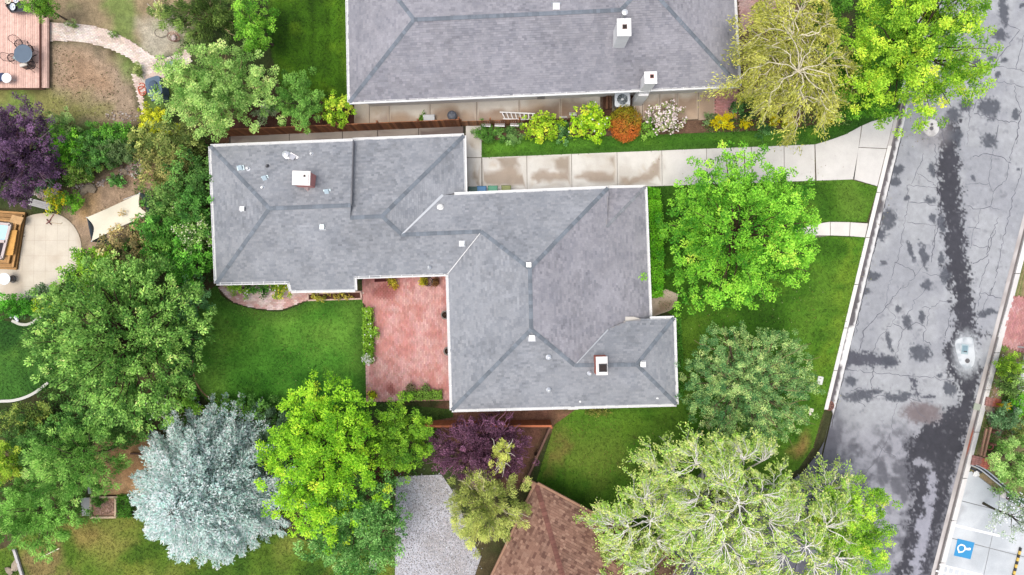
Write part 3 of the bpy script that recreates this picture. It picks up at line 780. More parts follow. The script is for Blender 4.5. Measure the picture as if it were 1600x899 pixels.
# gravel, river stones, rock piles
G1 = WS([(618, 745), (690, 742), (712, 775), (735, 840), (752, 870), (742, 899), (742, 960), (617, 960)], .0)
sheet("gravel_bed", G1, .0, STONE, lambda x, y, d: mixc(A(200, 200, 206), A(180, 176, 176), sstep(.4, .7, fbm(x, y, .8, 4, 131))), res=.5)
q = scatter(G1, int(area(G1) * 170)); q = np.vstack([q, scatter(G1, 900) + rng.normal(0, .28, (900, 2))]); gv = rng.uniform(.55, 1.35, (len(q), 1))
pebbles("gravel", np.c_[q, np.full(len(q), .01)], .025, .055, np.clip(mixc(A(206, 208, 216), A(188, 180, 178), rng.uniform(0, 1, len(q))) * gv, 0, .8), STONE, kind="stuff", label="loose grey gravel between the dark green tree and the olive pine")
for P, n, s in (([(198, 248), (216, 240), (226, 262), (214, 280), (196, 272)], 150, (.05, .14)), ([(38, 280), (60, 286), (92, 296), (98, 312), (70, 314), (40, 298)], 300, (.04, .11)), ([(110, 292), (150, 284), (176, 276), (190, 258), (200, 272), (160, 292), (125, 300)], 90, (.04, .12)), ([(160, 172), (215, 178), (218, 190), (165, 186)], 60, (.03, .07)), ([(1540, 640), (1552, 640), (1560, 680), (1575, 690), (1548, 672)], 60, (.06, .16)), ([(1545, 560), (1562, 548), (1575, 560), (1552, 640), (1540, 640)], 190, (.02, .05))):
    P = WS(P); q = scatter(P, n)
    pebbles("river_stones", np.c_[q, np.full(n, .02)], *s, np.clip(mixc(A(214, 206, 200), A(170, 140, 124), rng.uniform(0, 1, n)) * rng.uniform(.6, 1.15, (n, 1)), 0, .7), STONE, kind="stuff", label="loose pale stones and pebbles on bare soil")
for i, (px, py, s, lb) in enumerate(((141, 294, .42, "large flat grey boulder beside the dry path, bigger than its neighbour"), (131, 299, .3, "small rounded boulder next to the large flat one by the dry path"), (194, 268, .25, "rough boulder among pale stones near the round green bush"), (1546, 640, .3, "pale corner boulder under the yellow striped plant"), (1545, 650, .26, "tan boulder in the verge rock line, beside the storm drain"), (1560, 674, .28, "flat tan boulder below the bluish shrub on the verge"), (1578, 679, .3, "long flat boulder edging the verge grass"), (25, 884, .42, "tan boulder beside the grey timber post"), (14, 892, .3, "smaller boulder in shade behind the grey timber post"))):
    V, F = rock(W(px, py, .08), (s, s * .7, s * .6))
    mesh("boulder", V, F, STONE, C=A(176, 160, 140) * random.uniform(.7, 1.05), label=lb, cat="boulder", group="boulders in the yards", org=W(px, py, 0))

# ================================================================ HOUSES
RCOL = (A(155, 158, 163), A(167, 169, 173), A(137, 140, 146))
BCOL = (A(144, 110, 94), A(176, 142, 122), A(104, 74, 64))
def tris_of(P):
    t = geometry.tessellate_polygon([[Vector((p[0], p[1], 0)) for p in P]])
    return [tuple(i) for i in t]

def zlook(Q, P, T):
    """Height over Q(xy) of the triangulated outline P."""
    z = np.full(len(Q), np.nan); best = np.full(len(Q), -1e9)
    for a, b, c in T:
        A_, B_, C_ = P[a], P[b], P[c]
        den = (B_[1] - C_[1]) * (A_[0] - C_[0]) + (C_[0] - B_[0]) * (A_[1] - C_[1])
        if abs(den) < 1e-9:
            continue
        u = ((B_[1] - C_[1]) * (Q[:, 0] - C_[0]) + (C_[0] - B_[0]) * (Q[:, 1] - C_[1])) / den
        v = ((C_[1] - A_[1]) * (Q[:, 0] - C_[0]) + (A_[0] - C_[0]) * (Q[:, 1] - C_[1])) / den
        m = np.minimum(np.minimum(u, v), 1 - u - v)
        k = m > best
        best[k] = m[k]; z[k] = (u * A_[2] + v * B_[2] + (1 - u - v) * C_[2])[k]
    return z

def roof_slope(house, pts, eave, cols, seed, e=.12, tw=(.14, .26), wear=None):
    """One roof face (pixel, pixel, height) with a deck and real overlapping shingles; eave: the two indexes of its lower edge."""
    g = np.random.default_rng(seed)
    P = np.array([W(*p) for p in pts]); T = tris_of(P)
    n = len(P)
    V = np.vstack([P - (0, 0, .03), P - (0, 0, .16)])
    F = []
    for t in T:
        a, b, c = P[t[0]], P[t[1]], P[t[2]]
        if (b[0] - a[0]) * (c[1] - a[1]) - (b[1] - a[1]) * (c[0] - a[0]) < 0:
            t = t[::-1]
        F += [t, tuple(i + n for i in t[::-1])]
    ccw = 0.5 * np.sum(P[:, 0] * np.roll(P[:, 1], -1) - np.roll(P[:, 0], -1) * P[:, 1]) > 0
    F += [((n + i, n + (i + 1) % n, (i + 1) % n, i) if ccw else (i, (i + 1) % n, n + (i + 1) % n, n + i)) for i in range(n)]
    deck = mesh("roof_slope", V, F, SHIN, house, C=cols[0] * .75)
    a, b = P[eave[0]][:2], P[eave[1]][:2]
    u = (b - a) / np.linalg.norm(b - a); v = np.array((-u[1], u[0]))
    if (P[:, :2].mean(0) - a) @ v < 0:
        v = -v
    U = (P[:, :2] - a) @ u; Vv = (P[:, :2] - a) @ v
    quads = []; meta = []
    for k, v0 in enumerate(np.arange(min(Vv.min(), 0) , Vv.max(), e)):
        def cross(vm):
            xs = []
            for i in range(n):
                j = (i + 1) % n
                if (Vv[i] > vm) != (Vv[j] > vm):
                    xs.append(U[i] + (vm - Vv[i]) / (Vv[j] - Vv[i]) * (U[j] - U[i]))
            return sorted(xs)
        xs = cross(v0 + e * .5)
        for s in range(0, len(xs) - 1, 2):
            x = xs[s] - g.uniform(0, tw[0])
            while x < xs[s + 1]:
                x2 = x + g.uniform(*tw)
                l, r = max(x, xs[s]), min(x2 - .004, xs[s + 1])
                if r - l > .02:
                    quads.append((l, r, v0)); meta.append((g.uniform(.014, .034), g.uniform(0, 1)))
                x = x2
    q = np.array(quads); mt = np.array(meta); m = len(q)
    def xy(uu, vv): return a + uu[:, None] * u + vv[:, None] * v
    p = [xy(q[:, 0], q[:, 2]), xy(q[:, 1], q[:, 2]), xy(q[:, 1], q[:, 2] + e * 1.02), xy(q[:, 0], q[:, 2] + e * 1.02)]
    zz = [zlook(i, P, T) for i in p]
    lift = mt[:, 0]
    top = [np.c_[p[i], zz[i] + (lift if i < 2 else .004)] for i in range(4)]
    bot = [np.c_[p[i], zz[i] - .02] for i in range(2)]
    flip = u[0] * v[1] - u[1] * v[0] < 0
    Q1 = np.stack(top, 1); Q2 = np.stack([bot[0], bot[1], top[1], top[0]], 1)
    if flip:
        Q1 = Q1[:, ::-1]; Q2 = Q2[:, ::-1]
    mid = (p[0] + p[2]) / 2
    t = mt[:, 1]
    c = mixc(cols[0], cols[1], sstep(.5, 1, t) * .6); c = mixc(c, cols[2], sstep(.35, 0, t) * (.55 if e < .13 else .8))
    wz = fbm(mid[:, 0], mid[:, 1], .35, 4, 7); wf = fbm(mid[:, 0], mid[:, 1], 1.6, 3, 8)
    c = c * (.86 + .28 * wz)[:, None]
    c = mixc(c, c * (.95, .97, 1.0) * .82, sstep(.5, .7, wf) * .6)
    spk = sstep(.44, .6, fbm(mid[:, 0], mid[:, 1], .55, 3, 9)) * (g.uniform(0, 1, m) > .62)      # weathered darker tabs, in patches
    c = mixc(c, c * .7, spk * .45)
    if wear is not None:
        c = wear(mid[:, 0], mid[:, 1], c, g)
    V = np.stack([Q1, Q2], 1).reshape(-1, 3)
    fast("shingle", V, 4, SHIN, deck, C=np.repeat(np.clip(c, 0, .8), 2, axis=0), kind="stuff")
    return deck

def ridge_caps(house, lines, c, parent=None, wd=.115):
    V = []; C = []
    for p, q in lines:
        a, b = W(*p), W(*q); L = np.linalg.norm(b - a); d = (b - a) / L
        s = np.array((-d[1], d[0], 0)); s /= np.linalg.norm(s)
        for t in np.arange(0, L - .05, .2):
            p0 = a + d * t; p1 = a + d * min(t + .24, L)
            h0, h1 = .055, .03
            dr = np.array((0, 0, wd * .28))
            cc = c * random.uniform(.8, 1.14)
            m0, m1 = p0 + (0, 0, h0), p1 + (0, 0, h1)
            for sg in (1, -1):
                f = [m0, m1, m1 + sg * s * wd - dr, m0 + sg * s * wd - dr]
                V += f if sg < 0 else f[::-1]; C.append(cc)
            V += [m0 + s * wd - dr, m0, m0, m0 - s * wd - dr]; C.append(cc * .6)
    return fast("ridge_cap", np.array(V), 4, SHIN, house, C=np.array(C), kind="stuff")

def gutter(house, a, b, inward, c=A(246, 246, 244), wd=.13):
    a, b = W(*a), W(*b); d = (b - a) / np.linalg.norm(b - a); s = np.array((-d[1], d[0], 0)); s /= np.linalg.norm(s)
    if inward @ s < 0: s = -s
    mb = MB()
    o = -s * .05 - np.array((0, 0, .09))
    mb.add(*beam(a + o + (0, 0, .05), b + o + (0, 0, .05), wd, .02), c * .95)                      # trough floor, pale with leaf guards
    mb.add(*beam(a + o - s * (wd / 2 - .012) + (0, 0, .06), b + o - s * (wd / 2 - .012) + (0, 0, .06), .028, .13), c)     # outer lip
    mb.add(*beam(a + o + s * (wd / 2 + .012) + (0, 0, .045), b + o + s * (wd / 2 + .012) + (0, 0, .045), .022, .16), c * .9)   # fascia side
    gt = mb.build("gutter", PAINT, house)
    hb = MB(); L = np.linalg.norm(b - a)
    for t in np.arange(.25, L - .1, .62):
        p = a + d * t + o + (0, 0, .105)
        hb.add(*beam(p - s * wd * .6, p + s * wd * (.9 + random.uniform(0, .5)), .035, .02), c)
    if hb.n:
        hb.build("gutter_hanger", PAINT, gt, kind="stuff")
    return gt

def flashing(house, a, b, w0=.08, w1=.12, c=A(214, 217, 219)):
    a, b = W(*a), W(*b); d = b - a; s = np.array((-d[1], d[0], 0)); s /= np.linalg.norm(s); u = np.array((0, 0, .05))
    V = [a - s * w0 / 2 + u, b - s * w1 / 2 + u, b + s * w1 / 2 + u, a + s * w0 / 2 + u, a - (0, 0, .04), b - (0, 0, .04)]
    mesh("valley_flashing", V, [(0, 1, 2, 3), (0, 4, 5, 1), (3, 2, 5, 4)], METAL, house, C=c)

def vent_box(house, px, py, z, s=.3, h=.22, c=A(236, 238, 238), rz=0.0, name="roof_vent"):
    mb = MB(); p = W(px, py, z)
    mb.add(*box(p - (0, 0, .15), (s * .72, s * .72, h), rz), c * .75)
    mb.add(*box(p + (0, 0, h - .15), (s, s, .05), rz, .88), c)
    mb.add(*box(p - (0, 0, .05), (s * 1.35, s * 1.35, .04), rz), A(150, 154, 162))
    return mb.build(name, METAL, house)
def vent_pipe(house, px, py, z, r=.06, h=.35, c=A(230, 232, 234), hood=True):
    mb = MB(); p = W(px, py, z)
    mb.add(*lathe([(r * 2.6, -.02), (r * 2.2, .03), (r * 1.1, .06), (r, h), (r * .6, h), (r * .55, h - .06)], p, 10), c)
    if hood:
        mb.add(*lathe([(r * 1.9, h + .04), (r * 1.9, h + .07), (r * .4, h + .13)], p, 10), c)
    return mb.build("vent_pipe", METAL, house)
def vent_slant(house, px, py, z, rz, c=A(196, 214, 220), s=.24):
    """Low louvred vent with a hood that opens down the slope."""
    mb = MB(); p = W(px, py, z)
    mb.add(*box(p - (0, 0, .1), (s * 1.7, s * 1.2, .11), rz), c * .9)
    V = np.array([(-s / 2, -s / 2, 0), (s / 2, -s / 2, 0), (s / 2, s / 2, 0), (-s / 2, s / 2, 0), (-s / 2, -s / 2, .06), (s / 2, -s / 2, .06), (s / 2, s / 2, .2), (-s / 2, s / 2, .2)])
    mb.add(rot(V, rz) + p, BOXF, c)
    return mb.build("roof_vent", METAL, house)

def chimney(house, px, py, z0, z1, sx, sy, body, cap, rz, brick=True, flue=None, over=.0):
    """px, py: where the base stands on the roof; a stack of brick courses, a crown and a flue."""
    p = W(px, py, z0)
    mb = MB(); n = int((z1 - z0 + .6) / .1)
    for i in range(n):
        k = 1.0 + .006 * (i % 2)
        mb.add(*box(p + (0, 0, -.6 + i * .1), (sx * k, sy * k, .094 if brick else .101), rz), body * random.uniform(.88, 1.1) if brick else body)
    ch = mb.build("chimney", BRICK if brick else PAINT, house)
    cb = MB()
    cb.add(*box(p + (0, 0, z1 - z0), (sx + over, sy + over, .08), rz), cap)
    cb.add(*box(p + (0, 0, z1 - z0 + .08), (sx * .94, sy * .94, .05), rz, .9), cap)
    cb.build("crown", PAINT, ch)
    fb = MB()
    for fx, fy, fs, fh, fc in flue or ():
        o = rot(np.array([(fx, fy, 0)]), rz)[0]
        q = p + o + (0, 0, z1 - z0 + .12)
        for a_ in (0, 1, 2, 3):
            dx, dy = ((1, 0), (-1, 0), (0, 1), (0, -1))[a_]
            fb.add(*box(q + rot(np.array([(dx * fs * .45, dy * fs * .45, 0)]), rz)[0], (fs * (.1 if dx else 1), fs * (.1 if dy else .8), fh), rz), fc)
        fb.add(*box(q + (0, 0, .0), (fs * .8, fs * .8, .02), rz), A(62, 54, 52))
    if fb.n:
        fb.build("flue", BRICK, ch)
    return ch

# ---- the grey house with the brick patio
K = 0.0122
def zp(x, y): return 4.52 - K * (y - 326 + .04 * (x - 421))      # the long plane facing the patio
def zn(x, y): return 4.66 - K * (436 - (y + .04 * (x - 421)))    # the plane facing the driveway
house = thing("house", "large grey shingled house with a T-shaped hip roof, round a red brick patio", "house", W(690, 430, 0))
a1 = (329, 229, 3.33); a2 = (551, 220, 3.33); a3 = (548, 321, 4.52); a4 = (421, 326, 4.52); a5 = (338, 443, zp(338, 443))
r1 = (547.5, 340.5, zp(547.5, 340.5)); r2 = (597, 338, 4.29); r3 = (628, 367, 3.92); r4 = (752, 362, 3.92); m1 = (828, 420, 4.66); m2 = (830, 515, 4.66)
v1 = (699.5, 428.5, 3.14); e1 = (725, 212, 2.81); e2 = (727, 300, 2.8); n1 = (692, 305, 3.19); n2 = (950, 294, 3.19)
s1 = (898, 571, 3.94); s2 = (995, 570, 3.9); c1 = (706, 641, 3.15); c2 = (1057, 632, 3.15); c3 = (1053, 497, 3.08); c4 = (1016, 498, 3.08)
p1_ = (947, 355, 3.2); p2_ = (1008, 292.5, 2.45); p3_ = (1016, 497, 2.40); q1 = (950, 515, 3.16); q2 = (980, 503, 3.1)
roof_slope(house, [a1, a2, a3, a4], (0, 1), RCOL, 1)
roof_slope(house, [a5, a1, a4], (0, 1), RCOL, 2)
b1 = (451, 441, zp(451, 441)); b2 = (455, 455, zp(455, 455)); b3 = (555, 453.5, zp(555, 453.5)); b4 = (554, 433, zp(554, 433))
roof_slope(house, [a5, b1, b2, b3, b4, v1, r4, r3, r2, r1, a3, a4], (0, 1), RCOL, 3)
roof_slope(house, [(551, 219, 2.8), e1, r2, r1], (0, 1), RCOL, 4)
roof_slope(house, [e1, e2, n1, r3, r2], (0, 1), RCOL, 5)
roof_slope(house, [n1, n2, m1, r4, r3], (0, 1), RCOL, 6)
roof_slope(house, [v1, c1, m2, m1, r4], (0, 1), RCOL, 7)
roof_slope(house, [c1, c2, s2, s1, m2], (0, 1), RCOL, 8)
LIL = (A(154, 153, 159), A(167, 165, 171), A(136, 135, 143))
roof_slope(house, [p2_, p3_, (980, 503, 2.78), q1, s1, m2, m1, n2, p1_], (0, 1), LIL, 9)
roof_slope(house, [c3, s2, s1, q1, q2, c4], (0, 5), RCOL, 10)
roof_slope(house, [c2, c3, s2], (0, 1), RCOL, 11)
roof_slope(house, [(950, 294, 2.45), p2_, p1_], (0, 1), LIL, 12)
RC = A(127, 134, 142)
ridge_caps(house, [(a1, a4), (a5, a4), (a4, a3), (r1, r2), (r2, e1), (r2, r3), (r3, r4), (r4, m1), (m1, n2), (m1, m2), (m2, c1), (m2, s1), (s1, s2), (s2, c3), (s2, c2)], RC)
ridge_caps(house, [(p1_, p2_)], RCOL[0] * .92, wd=.09)
# step walls where one roof plane stands above the next
SB = A(150, 148, 150)
for nm, a, b, lo_a, lo_b in (("step_wall", a2, a3, 2.7, 4.2), ("step_wall", (950, 294, 3.19), p1_, 2.4, 3.1), ("step_wall", c4, q2, 2.3, 2.7), ("step_wall", q2, q1, 2.7, 3.1), ("step_wall", (b4[0], b4[1], b4[2]), v1, 2.6, 2.6)):
    A0, B0 = W(*a) - (0, 0, .02), W(*b) - (0, 0, .02)
    A1, B1 = A0.copy(), B0.copy(); A1[2] = lo_a; B1[2] = lo_b
    d = B0 - A0; s = np.array((-d[1], d[0], 0)); s = s / np.linalg.norm(s) * .03
    mesh(nm, [A0 - s, B0 - s, B1 - s, A1 - s, A0 + s, B0 + s, B1 + s, A1 + s], [(0, 1, 2, 3), (7, 6, 5, 4), (0, 4, 5, 1), (1, 5, 6, 2), (2, 6, 7, 3), (3, 7, 4, 0)], PAINT, house, C=SB)
flashing(house, r3, n1, .08, .15); flashing(house, (750, 365, 3.9), v1, .03, .05, A(188, 190, 192)); flashing(house, s1, q1, .05, .08, A(204, 207, 209))
dn, up, lf, rt = np.array((0, -1, 0)), np.array((0, 1, 0)), np.array((-1, 0, 0)), np.array((1, 0, 0))
for a, b, i in ((a1, a2, dn), (a1, a5, rt), (a5, b1, up), (b1, b2, rt), (b2, b3, up), (b3, b4, lf), (b4, v1, up), ((551, 219, 2.8), e1, dn), (e1, e2, lf), ((710, 304, 3.19), n2, dn), ((951, 293.5, 2.45), p2_, dn), (p2_, p3_, lf), (c4, c3, dn), (c3, c2, lf), (c1, c2, up), (v1, c1, rt)):
    gutter(house, a, b, i)
SIDING = A(206, 200, 190)
def walls(house, pts, z1, c=SIDING):
    V, F = prism(WS(pts, 2.8)[:, :2], -.05, z1)
    mesh("wall", V, F, PAINT, house, C=c)
walls(house, [(343, 242), (537, 234), (537, 424), (352, 429)], 3.0)
walls(house, [(538, 232), (711, 226), (711, 318), (538, 326)], 2.7, SIDING * .99)
walls(house, [(538.5, 327), (716, 319), (716, 415), (538.5, 420)], 3.0, SIDING * .98)
walls(house, [(717, 318), (938, 308), (1000, 330), (1003, 492), (938, 494), (717, 494)], 2.3, SIDING * .97)
walls(house, [(721, 495), (990, 495), (1041, 511), (1044, 618), (721, 626)], 2.9, SIDING * .96)
chimney(house, 481, 284, 4.0, 5.15, .92, .72, A(214, 148, 142), A(250, 242, 236), -.04, flue=[(.2, .12, .14, .05, A(244, 236, 230))], over=.06)
mesh("saddle", [W(470, 292, 4.05), W(492, 291, 4.05), W(481, 306, 4.08), W(481, 292, 4.45)], [(0, 2, 3), (2, 1, 3), (1, 0, 3), (0, 1, 2)], METAL, house, C=A(232, 204, 200))
chimney(house, 937, 569, 3.88, 4.75, .62, 1.0, A(206, 124, 106), A(246, 240, 236), 0.02, flue=[(.05, -.1, .46, .06, A(90, 90, 92))], over=.02)
bpy.data.objects["crown.001"] if "crown.001" in bpy.data.objects else None
vent_pipe(house, 449, 243, 3.6, .1, .3); vent_slant(house, 458, 246, 3.63, 2.6, A(240, 236, 238), .3); vent_pipe(house, 487, 241, 3.55, .05, .22, hood=False)
vent_slant(house, 376, 263, 3.8, .2); vent_pipe(house, 388, 264, 3.8, .06, .25, hood=False); vent_slant(house, 414, 279, 3.98, .3); vent_pipe(house, 411, 294, 4.12, .06, .25, hood=False)
vent_slant(house, 511, 300, 4.25, .1); vent_pipe(house, 418, 260, 3.75, .05, .2, A(90, 90, 94), hood=False)
vent_box(house, 380, 327, 4.0, .26, .3); vent_box(house, 504, 355, 4.15, .27, .25, A(210, 226, 230)); vent_pipe(house, 688, 324, 3.45, .085, .2, A(244, 242, 236), hood=False)
vent_box(house, 722, 381, 3.85, .27, .25, A(226, 236, 238)); vent_pipe(house, 671, 418, 3.3, .05, .25)
vent_box(house, 826, 414, 4.55, .3, .28); vent_box(house, 831, 528, 4.55, .32, .28); vent_pipe(house, 857, 558, 4.15, .07, .3); vent_pipe(house, 921, 583, 3.8, .06, .3); vent_pipe(house, 857, 609, 3.55, .06, .3)
vent_box(house, 1004, 569, 3.85, .32, .28); vent_pipe(house, 906, 627, 3.2, .05, .2, hood=False); vent_box(house, 1027, 622, 3.25, .12, .15)

# ---- the neighbour's house at the north
h2 = thing("house", "grey shingled house with two white chimneys beside the side walk", "house", W(850, 40, 0))
z0 = 2.9
A_ = (546, 160, z0); B_ = (1155, 134, z0); C_ = (1012, -22, 4.95); D_ = (1003, -19, 4.95); E_ = (970, 16, 4.5); F_ = (647, 31, 4.5); G_ = (541, -105, z0)
N0 = (900, -115, z0); I_ = (1138, -180, z0)
roof_slope(h2, [A_, B_, C_, D_, E_, F_], (0, 1), LIL, 21)
roof_slope(h2, [G_, A_, F_], (0, 1), LIL, 22)
roof_slope(h2, [G_, F_, E_, (895, -112, z0)], (0, 3), LIL, 23)
roof_slope(h2, [B_, I_, (1005, -60, 4.95), C_], (0, 1), LIL, 24)
roof_slope(h2, [D_, E_, (895, -112, z0), (880, -175, z0), I_, (1005, -60, 4.95), C_], (3, 4), LIL, 25)
ridge_caps(h2, [(A_, F_), (G_, F_), (F_, E_), (E_, D_), (C_, B_)], A(126, 133, 142))
gutter(h2, A_, B_, up); gutter(h2, G_, A_, rt); gutter(h2, B_, I_, lf)
walls(h2, [(562, -90), (562, 147), (1142, 122), (1124, -165), (890, -160), (890, -95)], 2.8, A(238, 234, 228))
wy = lambda x: 147.2 - (x - 562) * .0433
for xa, xb in ((893, 914),):
    mbw = MB(); 
    P0, P1 = W(xa, wy(xa), 2.8), W(xb, wy(xb), 2.8); P0[2] = P1[2] = 1.5
    mbw.add(*beam(P0, P1, .09, 1.0), A(244, 244, 242))
    fr = mbw.build("window", PAINT, h2)
    mbw = MB(); d = (P1 - P0); mbw.add(*beam(P0 + d * .06 + (0, -.03, 0), P1 - d * .06 + (0, -.03, 0), .08, .86), A(60, 66, 74))
    mbw.build("pane", M("window_glass", (.03, .035, .04), .1, (5, 0), (1, 0), spec=.6), fr)
chimney(h2, 967, 62, 3.95, 5.7, .66, .85, A(250, 248, 246), A(255, 253, 250), 0.02, brick=False, flue=[(.02, .0, .26, .05, A(150, 130, 120))], over=.1)
vent_pipe(h2, 972, 30, 4.3, .09, .9, A(246, 246, 246)); vent_box(h2, 869, 11, 4.4, .42, .2, A(248, 246, 246))
chimney(h2, 1006, 138, 2.4, 4.35, .62, .6, A(252, 250, 248), A(255, 253, 250), 0.02, brick=False, flue=[(.05, .05, .22, .05, A(190, 130, 120))], over=.08)
P = W(1005, 145, 2.2); V, F = box((P[0], P[1], -.02), (.6, .42, 2.3), .02)
mesh("chimney_breast", V, F, PAINT, h2, C=A(250, 248, 246))

# ---- the brown roofed house at the south
h3 = thing("house", "brown shingled house corner with a wooden fascia below the front lawn", "house", W(880, 860, 0))
k0 = (838, 757, 2.7); kl = (742, 960, 2.7); kr = (1068, 880, 2.7); kh = (905, 990, 4.9); kb = (1010, 1090, 2.7); kc=(790,1080,2.7)
roof_slope(h3, [k0, kl, kh], (0, 1), BCOL, 31, e=.135, tw=(.13, .25))
roof_slope(h3, [k0, kr, kh], (0, 1), BCOL, 32, e=.135, tw=(.13, .25))
roof_slope(h3, [kr, kb, kh], (0, 1), BCOL, 33, e=.3, tw=(.3, .5)); roof_slope(h3, [kl, kc, kb, kh], (1, 2), BCOL, 34, e=.3, tw=(.3, .5))
ridge_caps(h3, [(k0, kh)], A(128, 88, 78), wd=.15)
fz = A(164, 126, 102)
for a, b, nm in (((818, 749, 2.62), (848, 764, 2.62), "beam_end"), (k0, kr, "fascia"), (k0, kl, "fascia")):
    a_, b_ = W(*a), W(*b)
    o = np.array((.07, .07, -.04)) if nm != "beam_end" else 0
    if nm == "fascia" and b is kl:
        o = np.array((-.09, .02, -.04))
    V, F = beam(a_ + o, b_ + o, .14 if nm == "fascia" else .3, .2)
    mesh(nm, V, F, WOOD, h3, C=fz)
walls(h3, [(838, 776), (775, 930), (1000, 1030), (1040, 890)], 2.6, A(160, 130, 110))
vent_box(h3, 893, 888, 3.6, .5, .16, A(128, 124, 132), .5)

# ================================================================ TREES AND SHRUBS
def unit(v):
    return v / np.maximum(np.linalg.norm(v, axis=-1, keepdims=True), 1e-9)

def leaf_quads(C, D, L, Wd, g, upbias=.8, nrm=None):
    """Rhombic leaves: centres, long axes, lengths, widths."""
    n = len(C)
    nr = unit(g.normal(0, 1, (n, 3)) + np.array((0, 0, upbias * 1.6)))
    if nrm is not None:
        nr = unit(nrm + g.normal(0, .34, (n, 3)))
    S = unit(np.cross(D, nr))
    L = L[:, None]; Wd = Wd[:, None]
    V = np.stack([C - D * L * .5, C + S * Wd * .5 - D * L * .06, C + D * L * .5, C - S * Wd * .5 - D * L * .06], 1)
    nz = np.cross(V[:, 1] - V[:, 0], V[:, 3] - V[:, 0])[:, 2]
    V[nz < 0] = V[nz < 0][:, ::-1]
    return V

def fib(n, g, zmin=-.25):
    i = np.arange(n) + .5
    z = 1 - (1 - zmin) * i / n
    a = i * 2.39996 + g.uniform(0, 6.28)
    r = np.sqrt(np.maximum(0, 1 - z * z))
    return np.c_[r * np.cos(a), r * np.sin(a), z]

def G(r, gg, b):
    """A leaf colour as it photographs -> base colour."""
    c = lin((r, gg, b)) / .93
    return np.clip(c * .98 + .02 * (c @ np.array((.25, .65, .1))), .004, .75)

def branch_tubes(mb, paths, c, n=5):
    for p, r0, r1 in paths:
        mb.add(*tube(p, np.linspace(r0, r1, len(p)), n, cap=False), c * random.uniform(.85, 1.15))

def bend(a, b, g, m=5, sag=0.0, wob=.12):
    t = np.linspace(0, 1, m)[:, None]
    L = np.linalg.norm(b - a)
    P = a + (b - a) * t
    P[:, 2] += (sag * L * 4 * t * (1 - t))[:, 0]
    P[1:-1] += g.normal(0, wob * L / m, (m - 2, 3))
    return P

